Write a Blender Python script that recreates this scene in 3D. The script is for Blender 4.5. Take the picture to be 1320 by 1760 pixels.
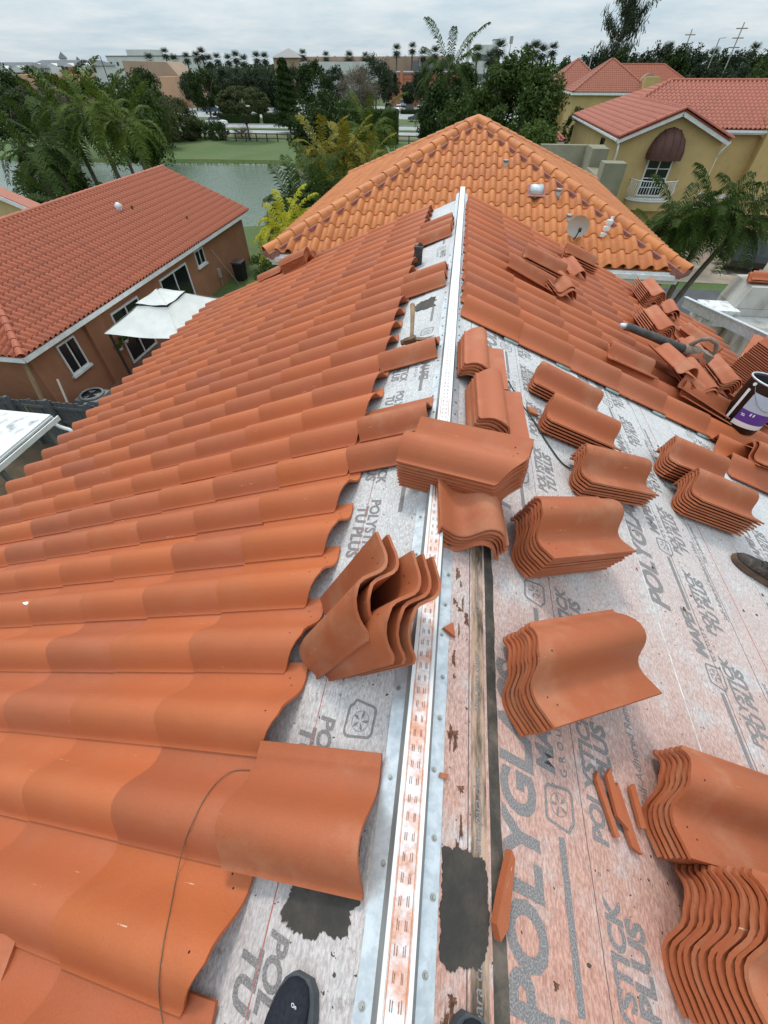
import bpy, bmesh, math, random
import numpy as np
from mathutils import Vector, Matrix

R = math.radians
rnd = random.Random(7)
scn = bpy.context.scene
COL = scn.collection
for o in list(bpy.data.objects):
    bpy.data.objects.remove(o)

# ------------------------------------------------------------------ camera
Z0 = 7.85                      # height of the ridge above the ground
FPX, YAW, PITCH, ROLL, SL = 688.0, R(-8.5), R(48.25), R(-0.1), R(21.65)
CAMP = Vector((0, 0, Z0 + 1.2))
_f = Vector((math.sin(YAW) * math.cos(PITCH), math.cos(YAW) * math.cos(PITCH), -math.sin(PITCH)))
_r0 = Vector((math.cos(YAW), -math.sin(YAW), 0))
_u0 = _r0.cross(_f)
_r = _r0 * math.cos(ROLL) + _u0 * math.sin(ROLL)
_u = -_r0 * math.sin(ROLL) + _u0 * math.cos(ROLL)
cam_d = bpy.data.cameras.new('camera')
cam_d.sensor_fit = 'VERTICAL'
cam_d.sensor_height = 36.0
cam_d.lens = 36.0 * FPX / 1760.0
cam_d.clip_start = 0.02
cam_d.clip_end = 6000
cam = bpy.data.objects.new('camera', cam_d)
COL.objects.link(cam)
cam.matrix_world = Matrix(((_r.x, _u.x, -_f.x, CAMP.x), (_r.y, _u.y, -_f.y, CAMP.y), (_r.z, _u.z, -_f.z, CAMP.z), (0, 0, 0, 1)))
scn.camera = cam

# ------------------------------------------------------------------ sky, sun, exposure
SUN_EL, SUN_AZ = R(56), R(340)         # azimuth clockwise from +Y
w = bpy.data.worlds.new('World')
scn.world = w
w.use_nodes = True
nt = w.node_tree
for n in list(nt.nodes):
    nt.nodes.remove(n)
N = nt.nodes.new
LK = nt.links.new
out = N('ShaderNodeOutputWorld')
sky = N('ShaderNodeTexSky')
sky.sky_type = 'NISHITA'
sky.sun_disc = False
sky.sun_elevation = SUN_EL
sky.sun_rotation = SUN_AZ
sky.air_density = 1.0
sky.dust_density = 2.0
bg1 = N('ShaderNodeBackground')
bg1.inputs['Strength'].default_value = 0.08
LK(sky.outputs[0], bg1.inputs['Color'])
tc = N('ShaderNodeTexCoord')
sep = N('ShaderNodeSeparateXYZ')
LK(tc.outputs['Generated'], sep.inputs[0])
# cloud deck: project the direction on a plane overhead
mx = N('ShaderNodeMath'); mx.operation = 'MAXIMUM'; mx.inputs[1].default_value = 0.0
LK(sep.outputs['Z'], mx.inputs[0])
ad = N('ShaderNodeMath'); ad.operation = 'ADD'; ad.inputs[1].default_value = 0.12
LK(mx.outputs[0], ad.inputs[0])
dv = N('ShaderNodeVectorMath'); dv.operation = 'DIVIDE'
cmb = N('ShaderNodeCombineXYZ')
for i in range(3):
    LK(ad.outputs[0], cmb.inputs[i])
LK(tc.outputs['Generated'], dv.inputs[0])
LK(cmb.outputs[0], dv.inputs[1])
nz = N('ShaderNodeTexNoise')
nz.inputs['Scale'].default_value = 1.3
nz.inputs['Detail'].default_value = 7
nz.inputs['Roughness'].default_value = 0.6
LK(dv.outputs[0], nz.inputs['Vector'])
rp = N('ShaderNodeValToRGB')
rp.color_ramp.elements[0].position = 0.36
rp.color_ramp.elements[0].color = (0.585, 0.725, 0.825, 1)
rp.color_ramp.elements[1].position = 0.66
rp.color_ramp.elements[1].color = (0.81, 0.89, 0.935, 1)
LK(nz.outputs['Fac'], rp.inputs[0])
# overcast sky: brighter towards the zenith (CIE overcast distribution)
st = N('ShaderNodeMath'); st.operation = 'MULTIPLY_ADD'
st.inputs[1].default_value = 1.25
st.inputs[2].default_value = 0.84
LK(mx.outputs[0], st.inputs[0])
bg2 = N('ShaderNodeBackground')
LK(rp.outputs[0], bg2.inputs['Color'])
LK(st.outputs[0], bg2.inputs['Strength'])
mxs = N('ShaderNodeMixShader')
mxs.inputs[0].default_value = 0.88
LK(bg1.outputs[0], mxs.inputs[1])
LK(bg2.outputs[0], mxs.inputs[2])
LK(mxs.outputs[0], out.inputs['Surface'])

sd = bpy.data.lights.new('sun', 'SUN')
sd.energy = 1.5
sd.angle = R(11)
sd.color = (1.0, 0.95, 0.88)
so = bpy.data.objects.new('sun', sd)
COL.objects.link(so)
_sdir = Vector((math.sin(SUN_AZ) * math.cos(SUN_EL), math.cos(SUN_AZ) * math.cos(SUN_EL), math.sin(SUN_EL)))
so.rotation_euler = (-_sdir).to_track_quat('-Z', 'Y').to_euler()
so.location = (0, 0, 60)
scn.view_settings.view_transform = 'Standard'
scn.view_settings.look = 'None'
scn.view_settings.exposure = 0.13
scn.view_settings.gamma = 1.0
scn.view_settings.use_curve_mapping = False
scn.render.engine = 'CYCLES'
scn.render.resolution_x, scn.render.resolution_y = 768, 1024

# ------------------------------------------------------------------ helpers
def ray(x, y):
    return _r * ((x - 660) / FPX) - _u * ((y - 880) / FPX) + _f
def atz(x, y, z):
    v = ray(x, y); return CAMP + v * ((z - CAMP.z) / v.z)
def atY(x, y, Y):
    v = ray(x, y); return CAMP + v * ((Y - CAMP.y) / v.y)
def ppm(P):                       # photo pixels per metre at a point
    return FPX / max(0.1, (Vector(P) - CAMP).dot(_f))

def tag(o, label=None, cat=None, group=None, kind=None):
    if label: o['label'] = label
    if cat: o['category'] = cat
    if group: o['group'] = group
    if kind: o['kind'] = kind
    return o
def empty(name, loc=(0, 0, 0), rz=0.0):
    o = bpy.data.objects.new(name, None)
    o.empty_display_size = 0.1
    COL.objects.link(o)
    o.location = loc
    o.rotation_euler = (0, 0, rz)
    return o
def link(name, me, parent=None, mw=None):
    o = bpy.data.objects.new(name, me)
    COL.objects.link(o)
    if parent is not None:
        o.parent = parent
    if mw is not None:
        o.matrix_local = mw
    return o
def copy_tree(o, parent=None):
    c = o.copy(); COL.objects.link(c); c.parent = parent
    for ch in list(o.children):
        copy_tree(ch, c)
    return c

class MB:
    def __init__(s):
        s.v = []; s.f = []; s.m = []
    def add(s, vs, fs, mi=0):
        b = len(s.v)
        s.v += [tuple(p) for p in vs]
        s.f += [tuple(b + i for i in f) for f in fs]
        s.m += [mi] * len(fs)
        return s
    def box(s, x0, x1, y0, y1, z0, z1, mi=0):
        return s.add([(x0, y0, z0), (x1, y0, z0), (x1, y1, z0), (x0, y1, z0), (x0, y0, z1), (x1, y0, z1), (x1, y1, z1), (x0, y1, z1)],
                     [(0, 3, 2, 1), (4, 5, 6, 7), (0, 1, 5, 4), (1, 2, 6, 5), (2, 3, 7, 6), (3, 0, 4, 7)], mi)
    def bar(s, p0, p1, w, h, up=(0, 0, 1), mi=0):
        p0 = Vector(p0); p1 = Vector(p1); d = (p1 - p0).normalized()
        u = Vector(up)
        a = d.cross(u)
        if a.length < 1e-4:
            a = d.cross(Vector((1, 0, 0)))
        a = a.normalized() * (w / 2); b = a.cross(d).normalized() * (h / 2)
        vs = []
        for p in (p0, p1):
            vs += [p - a - b, p + a - b, p + a + b, p - a + b]
        return s.add(vs, [(0, 1, 2, 3), (7, 6, 5, 4), (0, 4, 5, 1), (1, 5, 6, 2), (2, 6, 7, 3), (3, 7, 4, 0)], mi)
    def tube(s, pts, rad, seg=8, cap=True, mi=0):
        pts = [Vector(p) for p in pts]
        if not hasattr(rad, '__len__'): rad = [rad] * len(pts)
        vs = []; a = None
        for i, p in enumerate(pts):
            d = (pts[min(i + 1, len(pts) - 1)] - pts[max(i - 1, 0)]).normalized()
            if a is None:
                a = d.cross(Vector((0, 0, 1)))
                if a.length < 1e-3: a = d.cross(Vector((1, 0, 0)))
            a = (a - d * a.dot(d)).normalized(); b = d.cross(a)
            for k in range(seg):
                t = 2 * math.pi * k / seg
                vs.append(p + (a * math.cos(t) + b * math.sin(t)) * rad[i])
        fs = []
        for i in range(len(pts) - 1):
            for k in range(seg):
                k2 = (k + 1) % seg
                fs.append((i * seg + k, i * seg + k2, (i + 1) * seg + k2, (i + 1) * seg + k))
        if cap:
            fs.append(tuple(range(seg))[::-1])
            fs.append(tuple((len(pts) - 1) * seg + k for k in range(seg)))
        return s.add(vs, fs, mi)
    def prism(s, poly, z0, z1, mi=0):
        n = len(poly)
        vs = [(p[0], p[1], z0) for p in poly] + [(p[0], p[1], z1) for p in poly]
        fs = [tuple(range(n))[::-1], tuple(range(n, 2 * n))] + [(i, (i + 1) % n, n + (i + 1) % n, n + i) for i in range(n)]
        return s.add(vs, fs, mi)
    def poly(s, pts, mi=0):
        return s.add(pts, [tuple(range(len(pts)))], mi)
    def slab(s, pts, t, mi=0):          # polygon thickened downwards along its normal
        pts = [Vector(p) for p in pts]
        n = (pts[1] - pts[0]).cross(pts[2] - pts[1]).normalized()
        if n.z < 0: pts = pts[::-1]; n = -n
        k = len(pts)
        vs = pts + [p - n * t for p in pts]
        return s.add(vs, [tuple(range(k)), tuple(range(k, 2 * k))[::-1]] + [(i, k + i, k + (i + 1) % k, (i + 1) % k) for i in range(k)], mi)
    def loft(s, secs, mi=0):            # list of closed rings of equal count
        k = len(secs[0]); vs = [p for q in secs for p in q]
        fs = []
        for i in range(len(secs) - 1):
            for j in range(k):
                j2 = (j + 1) % k
                fs.append((i * k + j, i * k + j2, (i + 1) * k + j2, (i + 1) * k + j))
        fs.append(tuple(range(k))[::-1]); fs.append(tuple((len(secs) - 1) * k + j for j in range(k)))
        return s.add(vs, fs, mi)
    def mesh(s, name, mats, smooth=False):
        me = bpy.data.meshes.new(name)
        me.from_pydata(s.v, [], s.f)
        for m in (mats if isinstance(mats, (list, tuple)) else [mats]):
            me.materials.append(m)
        me.polygons.foreach_set('material_index', s.m)
        if smooth:
            me.polygons.foreach_set('use_smooth', [True] * len(s.f))
        me.update()
        return me
    def build(s, name, mats, parent=None, smooth=False, mw=None):
        return link(name, s.mesh(name, mats, smooth), parent, mw)

# ------------------------------------------------------------------ materials
def newmat(name):
    m = bpy.data.materials.new(name); m.use_nodes = True
    t = m.node_tree
    return m, t, t.nodes['Principled BSDF']
def nd(t, typ, **kw):
    n = t.nodes.new(typ)
    for k, v in kw.items():
        if k in n.inputs: n.inputs[k].default_value = v
        else: setattr(n, k, v)
    return n
def mixc(t, fac, a, b, blend='MIX'):
    n = t.nodes.new('ShaderNodeMix'); n.data_type = 'RGBA'; n.blend_type = blend
    for s, v in ((n.inputs[0], fac), (n.inputs[6], a), (n.inputs[7], b)):
        if hasattr(v, 'is_linked') or hasattr(v, 'links'): t.links.new(v, s)
        elif isinstance(v, (int, float)): s.default_value = v
        else: s.default_value = (*v, 1) if len(v) == 3 else v
    return n.outputs[2]
def coords(t, kind='Object', scale=None):
    c = t.nodes.new('ShaderNodeTexCoord')
    if scale is None: return c.outputs[kind]
    mp = t.nodes.new('ShaderNodeMapping'); mp.inputs['Scale'].default_value = scale
    t.links.new(c.outputs[kind], mp.inputs['Vector'])
    return mp.outputs[0]
def noise(t, vec, scale, detail=4, rough=0.6, lo=None, hi=None):
    n = nd(t, 'ShaderNodeTexNoise', Scale=scale, Detail=detail, Roughness=rough)
    t.links.new(vec, n.inputs['Vector'])
    if lo is None: return n.outputs['Fac']
    m = nd(t, 'ShaderNodeMapRange'); m.inputs['From Min'].default_value = lo; m.inputs['From Max'].default_value = hi
    m.interpolation_type = 'SMOOTHSTEP'
    t.links.new(n.outputs['Fac'], m.inputs['Value'])
    return m.outputs[0]
def bump(t, b, h, strength=0.3, dist=0.01):
    n = nd(t, 'ShaderNodeBump', Strength=strength, Distance=dist)
    t.links.new(h, n.inputs['Height']); t.links.new(n.outputs[0], b.inputs['Normal'])
def simple(name, c1, c2=None, rough=0.7, scale=6.0, metal=0.0, bmp=0.0, spec=0.4, stretch=None, lo=0.35, hi=0.65, kind='Object'):
    m, t, b = newmat(name)
    b.inputs['Roughness'].default_value = rough
    b.inputs['Metallic'].default_value = metal
    b.inputs['Specular IOR Level'].default_value = spec
    if c2 is None:
        b.inputs['Base Color'].default_value = (*c1, 1)
    if c2 is not None or bmp:
        v = coords(t, kind, stretch)
        f = noise(t, v, scale, 6, 0.65, lo, hi)
        if c2 is not None:
            t.links.new(mixc(t, f, c1, c2), b.inputs['Base Color'])
        if bmp:
            bump(t, b, noise(t, v, scale * 6, 5), bmp)
    return m
def clay(name, cols, rough=0.6, grain=230, spread=1.0, dirt=(0.16, 0.06, 0.035), dirtamt=0.35, dust=0.0, scr=False):
    """fired clay: tone differs from tile to tile, fine grain, scattered scuffs"""
    m, t, b = newmat(name)
    oi = t.nodes.new('ShaderNodeObjectInfo')
    rp = t.nodes.new('ShaderNodeValToRGB')
    els = rp.color_ramp.elements
    while len(els) < len(cols): els.new(0.5)
    for i, c in enumerate(cols):
        els[i].position = i / (len(cols) - 1); els[i].color = (*c, 1)
    t.links.new(oi.outputs['Random'], rp.inputs[0])
    v = coords(t)
    addv = nd(t, 'ShaderNodeVectorMath', operation='ADD')
    sc = nd(t, 'ShaderNodeMath', operation='MULTIPLY'); sc.inputs[1].default_value = 37.0
    t.links.new(oi.outputs['Random'], sc.inputs[0])
    t.links.new(v, addv.inputs[0]); t.links.new(sc.outputs[0], addv.inputs[1])
    v = addv.outputs[0]
    g = noise(t, v, grain, 3, 0.7)
    c = mixc(t, 0.30, rp.outputs[0], mixc(t, g, (0.19, 0.046, 0.018), (0.68, 0.205, 0.075)), 'MIX')
    big = noise(t, v, 7.0, 5, 0.6, 0.50, 0.75)
    mm = nd(t, 'ShaderNodeMath', operation='MULTIPLY'); mm.inputs[1].default_value = dirtamt
    t.links.new(big, mm.inputs[0])
    c = mixc(t, mm.outputs[0], c, dirt)
    if dust:
        dn = noise(t, v, 4.0, 6, 0.62, 0.46, 0.72)
        dm = nd(t, 'ShaderNodeMath', operation='MULTIPLY'); dm.inputs[1].default_value = dust
        t.links.new(dn, dm.inputs[0])
        c = mixc(t, dm.outputs[0], c, (0.50, 0.26, 0.15))
    if scr:                    # pale scrape marks running along the tile
        mp = t.nodes.new('ShaderNodeMapping'); mp.inputs['Scale'].default_value = (5.0, 130.0, 20.0)
        t.links.new(v, mp.inputs['Vector'])
        s1 = noise(t, mp.outputs[0], 1.0, 2, 0.5, 0.735, 0.76)
        s2 = noise(t, v, 60, 3, 0.7, 0.45, 0.6)
        sm = nd(t, 'ShaderNodeMath', operation='MULTIPLY')
        t.links.new(s1, sm.inputs[0]); t.links.new(s2, sm.inputs[1])
        c = mixc(t, sm.outputs[0], c, (0.66, 0.42, 0.28))
        d1 = noise(t, v, 48.0, 4, 0.65, 0.735, 0.775)
        c = mixc(t, d1, c, (0.20, 0.07, 0.04))
    t.links.new(c, b.inputs['Base Color'])
    b.inputs['Roughness'].default_value = rough
    b.inputs['Specular IOR Level'].default_value = 0.35
    bump(t, b, g, 0.22, 0.003)
    return m

M = {}
M['clay'] = clay('clay', [(0.46, 0.112, 0.037), (0.49, 0.123, 0.037), (0.38, 0.099, 0.042), (0.47, 0.117, 0.034), (0.32, 0.086, 0.044)], scr=True, dirtamt=0.10, dust=0.10)
M['clay_loose'] = clay('clay_loose', [(0.39, 0.102, 0.040), (0.35, 0.092, 0.037), (0.42, 0.112, 0.043)], dust=0.40, scr=True, dirtamt=0.12)
M['clay_red'] = clay('clay_red', [(0.30, 0.066, 0.033), (0.35, 0.079, 0.037), (0.25, 0.056, 0.030), (0.32, 0.071, 0.034)], grain=60)
M['clay_orange'] = clay('clay_orange', [(0.54, 0.180, 0.042), (0.60, 0.205, 0.050), (0.47, 0.150, 0.040)], grain=60, dirtamt=0.45)
M['clay_pink'] = clay('clay_pink', [(0.30, 0.078, 0.058), (0.34, 0.090, 0.062), (0.26, 0.068, 0.052)], grain=60)
M['clay_old'] = clay('clay_old', [(0.26, 0.075, 0.052), (0.30, 0.088, 0.056), (0.22, 0.066, 0.048)], grain=40, dirtamt=0.5)
M['clay_brown'] = clay('clay_brown', [(0.23, 0.135, 0.105), (0.26, 0.15, 0.115)], grain=40)
M['hole'] = simple('nail_hole', (0.02, 0.01, 0.008), rough=0.9)
M['mortar'] = simple('mortar', (0.26, 0.10, 0.085), (0.34, 0.15, 0.12), 0.9, 14, bmp=0.4)
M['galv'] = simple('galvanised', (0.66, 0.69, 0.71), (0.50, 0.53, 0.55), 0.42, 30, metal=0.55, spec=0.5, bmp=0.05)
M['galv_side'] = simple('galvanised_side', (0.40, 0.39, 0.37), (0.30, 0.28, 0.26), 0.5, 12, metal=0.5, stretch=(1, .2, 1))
M['bitumen'] = simple('bitumen', (0.030, 0.025, 0.020), (0.080, 0.060, 0.043), 0.55, 9, bmp=0.3, lo=0.38, hi=0.8)
M['bitumen_edge'] = simple('bitumen_edge', (0.045, 0.038, 0.030), (0.15, 0.115, 0.088), 0.75, 12, bmp=0.2, lo=0.40, hi=0.75)
M['print'] = simple('printed_ink', (0.15, 0.137, 0.135), (0.36, 0.32, 0.305), 0.85, 260, lo=0.40, hi=0.70)
M['white_trim'] = simple('white_trim', (0.74, 0.74, 0.72), (0.62, 0.62, 0.60), 0.5, 3)
M['steel'] = simple('steel', (0.45, 0.44, 0.40), (0.30, 0.28, 0.24), 0.4, 20, metal=0.8)
M['brown_wall'] = simple('brown_stucco', (0.34, 0.150, 0.080), (0.29, 0.127, 0.068), 0.9, 1.2, bmp=0.25)
M['yellow_wall'] = simple('yellow_stucco', (0.50, 0.352, 0.150), (0.43, 0.305, 0.13), 0.9, 1.0, bmp=0.25)
M['olive_wall'] = simple('olive_stucco', (0.22, 0.205, 0.135), (0.18, 0.168, 0.112), 0.9, 1.4, bmp=0.4)
M['glass'] = simple('window_glass', (0.012, 0.014, 0.016), None, 0.08, spec=0.6)
M['black'] = simple('black_plastic', (0.012, 0.012, 0.013), (0.022, 0.021, 0.02), 0.45, 8)
M['wood'] = simple('weathered_wood', (0.30, 0.19, 0.10), (0.21, 0.13, 0.07), 0.8, 8, stretch=(1, 1, .15))
M['fence'] = simple('grey_fence_wood', (0.085, 0.092, 0.098), (0.13, 0.135, 0.14), 0.85, 5, stretch=(1, 1, .2), bmp=0.2)
M['leaf_dark'] = None
def leafmat(name, c1, c2, sc=1.2, trans=0.25):
    m, t, b = newmat(name)
    v = coords(t, 'Object')
    f = noise(t, v, sc, 3, 0.6, 0.3, 0.7)
    f2 = noise(t, v, sc * 9, 2, 0.6, 0.3, 0.7)
    c = mixc(t, f, c1, c2)
    c = mixc(t, 0.35, c, mixc(t, f2, tuple(x * .55 for x in c1), tuple(min(1, x * 1.5) for x in c2)))
    t.links.new(c, b.inputs['Base Color'])
    b.inputs['Roughness'].default_value = 0.7
    b.inputs['Specular IOR Level'].default_value = 0.14
    b.inputs['Transmission Weight'].default_value = 0.0
    tr = t.nodes.new('ShaderNodeBsdfTranslucent')
    t.links.new(c, tr.inputs['Color'])
    mx = t.nodes.new('ShaderNodeMixShader'); mx.inputs[0].default_value = trans
    t.links.new(b.outputs[0], mx.inputs[1]); t.links.new(tr.outputs[0], mx.inputs[2])
    t.links.new(mx.outputs[0], t.nodes['Material Output'].inputs['Surface'])
    return m
M['leaf_dark'] = leafmat('leaf_dark', (0.020, 0.037, 0.009), (0.040, 0.064, 0.014))
M['leaf_mid'] = leafmat('leaf_mid', (0.032, 0.058, 0.011), (0.062, 0.094, 0.018))
M['leaf_olive'] = leafmat('leaf_olive', (0.048, 0.062, 0.020), (0.080, 0.092, 0.032))
M['leaf_light'] = leafmat('leaf_light', (0.060, 0.100, 0.020), (0.100, 0.140, 0.030))
M['leaf_yellow'] = leafmat('leaf_yellow', (0.26, 0.27, 0.02), (0.46, 0.41, 0.03))
M['leaf_gold'] = leafmat('leaf_gold', (0.11, 0.11, 0.014), (0.24, 0.19, 0.02))
M['leaf_far'] = leafmat('leaf_far', (0.026, 0.040, 0.020), (0.046, 0.062, 0.030))
M['palm_green'] = leafmat('palm_green', (0.036, 0.066, 0.008), (0.105, 0.135, 0.018))
M['palm_dark'] = leafmat('palm_dark', (0.018, 0.038, 0.006), (0.055, 0.085, 0.014))
M['twig'] = leafmat('twig', (0.13, 0.105, 0.075), (0.19, 0.16, 0.115), trans=0.05)
M['bark'] = simple('bark', (0.16, 0.13, 0.10), (0.09, 0.072, 0.055), 0.9, 9, stretch=(1, 1, .3), bmp=0.4)
M['palm_bark'] = simple('palm_bark', (0.15, 0.13, 0.10), (0.085, 0.07, 0.055), 0.9, 14, stretch=(.3, .3, 3), bmp=0.3)

# ------------------------------------------------------------------ ground and water (setting)
def sheet(name, pts, z, mat, kind='structure', t=0.0):
    mb = MB()
    if t: mb.prism([(p[0], p[1]) for p in pts], z - t, z)
    else: mb.poly([(p[0], p[1], z) for p in pts])
    return tag(mb.build(name, mat), kind=kind)
m, t, b = newmat('grass_ground')
v = coords(t)
c = mixc(t, noise(t, v, 0.12, 6, .65, .35, .65), (0.055, 0.100, 0.016), (0.082, 0.118, 0.026))
c = mixc(t, noise(t, v, 3.0, 5, .7, .45, .75), c, (0.045, 0.060, 0.022))
t.links.new(c, b.inputs['Base Color']); b.inputs['Roughness'].default_value = .95
bump(t, b, noise(t, v, 12, 4), .5, .05)
M['grass'] = m
M['asphalt'] = simple('asphalt', (0.060, 0.062, 0.065), (0.085, 0.086, 0.088), .9, .8, bmp=.2)
M['concrete_road'] = simple('concrete_road', (0.33, 0.33, 0.32), (0.27, 0.27, 0.265), .9, .3)
M['brick_paving'] = simple('brick_paving', (0.23, 0.115, 0.075), (0.17, 0.085, 0.06), .9, 3, bmp=.3)
# ground with the lake cut out (lake lies 0.55 m lower)
LAKE = [(-70, 47), (-50, 44), (-36, 41), (-26, 38.5), (-18, 37.5), (-11, 41), (-13, 52), (-18, 62), (-21, 68), (-26, 71.5), (-36, 71), (-48, 69.5), (-60, 69), (-72, 70), (-95, 69), (-95, 50)]
gm = bmesh.new()
BIG = 1800
outer = [(-BIG, -300), (BIG, -300), (BIG, 3000), (-BIG, 3000)]
ov = [gm.verts.new((x, y, 0)) for x, y in outer]
lv = [gm.verts.new((x, y, 0)) for x, y in LAKE]
eds = [gm.edges.new((ov[i], ov[(i + 1) % 4])) for i in range(4)]
leds = [gm.edges.new((lv[i], lv[(i + 1) % len(lv)])) for i in range(len(lv))]
bmesh.ops.triangle_fill(gm, use_beauty=True, use_dissolve=False, edges=eds + leds)
cen = lambda f: f.calc_center_median()
def inpoly(x, y, P):
    r_ = False
    for i in range(len(P)):
        x0, y0 = P[i]; x1, y1 = P[i - 1]
        if (y0 > y) != (y1 > y) and x < (x1 - x0) * (y - y0) / (y1 - y0) + x0: r_ = not r_
    return r_
bad = [f for f in gm.faces if inpoly(cen(f).x, cen(f).y, LAKE)]
bmesh.ops.delete(gm, geom=bad, context='FACES_ONLY')
lw = [gm.verts.new((x + (1.2 if x < -40 else .5) * 0, y + (-1.0 if y > 55 else 1.0) * .9, -.7)) for x, y in LAKE]
for i in range(len(lv)):
    j = (i + 1) % len(lv)
    gm.faces.new((lv[i], lv[j], lw[j], lw[i]))
bmesh.ops.recalc_face_normals(gm, faces=gm.faces)
gme = bpy.data.meshes.new('ground'); gm.to_mesh(gme); gm.free(); gme.materials.append(M['grass'])
tag(link('ground', gme), kind='structure')
m, t, b = newmat('lake_water')
v = coords(t)
b.inputs['Base Color'].default_value = (0.070, 0.110, 0.058, 1)
b.inputs['Roughness'].default_value = .13
b.inputs['Specular IOR Level'].default_value = .55
h1 = noise(t, coords(t, 'Object', (1, 2.2, 1)), 1.6, 5, .6)
bump(t, b, h1, .55, .12)
M['water'] = m
sheet('lake', [(-100, 36), (-5, 36), (-5, 74), (-100, 74)], -.45, M['water'])

# ------------------------------------------------------------------ S-tile
TL_, TW_, COVER = .50, .29, .2525
PROF = [(0, .010), (.006, .0125), (.014, .021), (.025, .038), (.037, .055), (.054, .075), (.077, .092), (.101, .0945), (.123, .087), (.143, .070), (.161, .048), (.179, .028), (.197, .013), (.215, .005), (.233, .002), (.249, .0025), (.255, .006), (.262, .0065), (.277, .008), (.29, .012)]
PROF_S = [(0, .024), (.010, .025), (.017, .031), (.026, .045), (.038, .060), (.055, .076), (.078, .0885), (.102, .0905), (.122, .084), (.138, .070), (.150, .052), (.161, .033), (.172, .016), (.185, .005), (.200, 0.0), (.218, 0.0), (.236, .005), (.252, .012), (.27, .018), (.29, .026)]
def tile_mesh(name, mats, L=TL_, prof=PROF, t=.0102, clip=.085, clipw=.095, holes=True, solid=True, nose=True):
    mb = MB()
    n = len(prof)
    nor = []
    for i in range(n):
        a = prof[max(0, i - 1)]; c_ = prof[min(n - 1, i + 1)]
        d = Vector((c_[0] - a[0], c_[1] - a[1])).normalized()
        nor.append((-d.y, d.x))
    bot = [(p[0] - q[0] * t, p[1] - q[1] * t) for p, q in zip(prof, nor)]
    xm = [L - clip * max(0, 1 - p[0] / clipw) for p in prof]
    top0 = [(0, y, z) for y, z in prof]; top1 = [(x, y, z) for x, (y, z) in zip(xm, prof)]
    e = .0055
    edge = [(0 - 0.0, y - q[0] * e, z - q[1] * e) for (y, z), q in zip(prof, nor)]
    top0 = [(e, y, z) for y, z in prof]
    b0 = [(0, y, z) for y, z in bot]; b1 = [(x, y, z) for x, (y, z) in zip(xm, bot)]
    # top with a small rounded nose
    vs = edge + top0 + top1
    fs = []
    for r_ in (0, 1):
        for i in range(n - 1):
            fs.append((r_ * n + i, (r_ + 1) * n + i, (r_ + 1) * n + i + 1, r_ * n + i + 1))
    mb.add(vs, fs)
    if solid:
        mb.add(b0 + b1, [(i, i + 1, n + i + 1, n + i) for i in range(n - 1)])
        mb.add(top1 + b1, [(i, n + i, n + i + 1, i + 1) for i in range(n - 1)])
    mb.add(edge + b0, [(i, i + 1, n + i + 1, n + i) for i in range(n - 1)])
    mb.add([edge[0], top0[0], top1[0], b1[0], b0[0]], [(0, 4, 3, 2, 1)])
    mb.add([edge[-1], top0[-1], top1[-1], b1[-1], b0[-1]], [(0, 1, 2, 3, 4)])
    if holes:
        for hx, hy in ((L - .045, .215), (L - .062, .240), (L - .05, .108)):
            z = np.interp(hy, [p[0] for p in prof], [p[1] for p in prof])
            dz = np.interp(hy + .004, [p[0] for p in prof], [p[1] for p in prof]) - z
            sl = dz / .004
            ring = [(hx + .0027 * math.cos(k * math.pi / 4), hy + .0027 * math.sin(k * math.pi / 4), z + .0027 * math.sin(k * math.pi / 4) * sl + .0006) for k in range(8)]
            mb.add(ring, [tuple(range(8))], 1)
    me = mb.mesh(name, mats, True)
    return me
T_FULL = tile_mesh('roof_tile', [M['clay'], M['hole']], t=.0085)
T_LAID = tile_mesh('roof_tile', [M['clay'], M['hole']], t=.0085, clip=.02, clipw=.05, holes=False)
T_CUT = tile_mesh('roof_tile_cut', [M['clay_loose'], M['hole']], L=.395, clip=0.0, holes=False)
T_LOOSE = tile_mesh('loose_tile', [M['clay_loose'], M['hole']], prof=PROF_S, t=.0097)

# ------------------------------------------------------------------ the house being re-roofed
RX, ZA = .048, Z0 - .045
cS, sS = math.cos(SL), math.sin(SL)
APEX = Vector((RX, 0, ZA))
VL, NL, UL = Vector((cS, 0, sS)), Vector((-sS, 0, cS)), Vector((0, 1, 0))
VR, NR, UR = Vector((-cS, 0, sS)), Vector((sS, 0, cS)), Vector((0, -1, 0))
def Lp(s, Y, h=0.0): return APEX - VL * s + NL * h + Vector((0, Y, 0))
def Rp(s, Y, h=0.0): return APEX - VR * s + NR * h + Vector((0, Y, 0))
def frame(X, Y, Z, o):
    return Matrix(((X.x, Y.x, Z.x, o.x), (X.y, Y.y, Z.y, o.y), (X.z, Y.z, Z.z, o.z), (0, 0, 0, 1)))
YN, YF = -1.6, 7.05
EAVE = 4.45
house = tag(empty('house', (0, 3, 0)), 'house being re-roofed, with a bare ridge metal and new terracotta tiles in the foreground', 'house')
HI = Matrix.Translation((0, -3, 0))
mb = MB(); mb.box(-3.55, 3.65, YN + .3, YF - .25, 0, Z0 - EAVE * sS - .08)
for yy in (YN + .3, YF - .27):
    mb.add([(-3.55, yy, Z0 - 1.75), (3.65, yy, Z0 - 1.75), (RX, yy, Z0 - .28), (-3.55, yy + .02, Z0 - 1.75), (3.65, yy + .02, Z0 - 1.75), (RX, yy + .02, Z0 - .28)], [(0, 1, 2), (5, 4, 3), (0, 3, 4, 1), (1, 4, 5, 2), (2, 5, 3, 0)])
mb.build('wall', M['yellow_wall'], house, mw=HI.copy())

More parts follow.
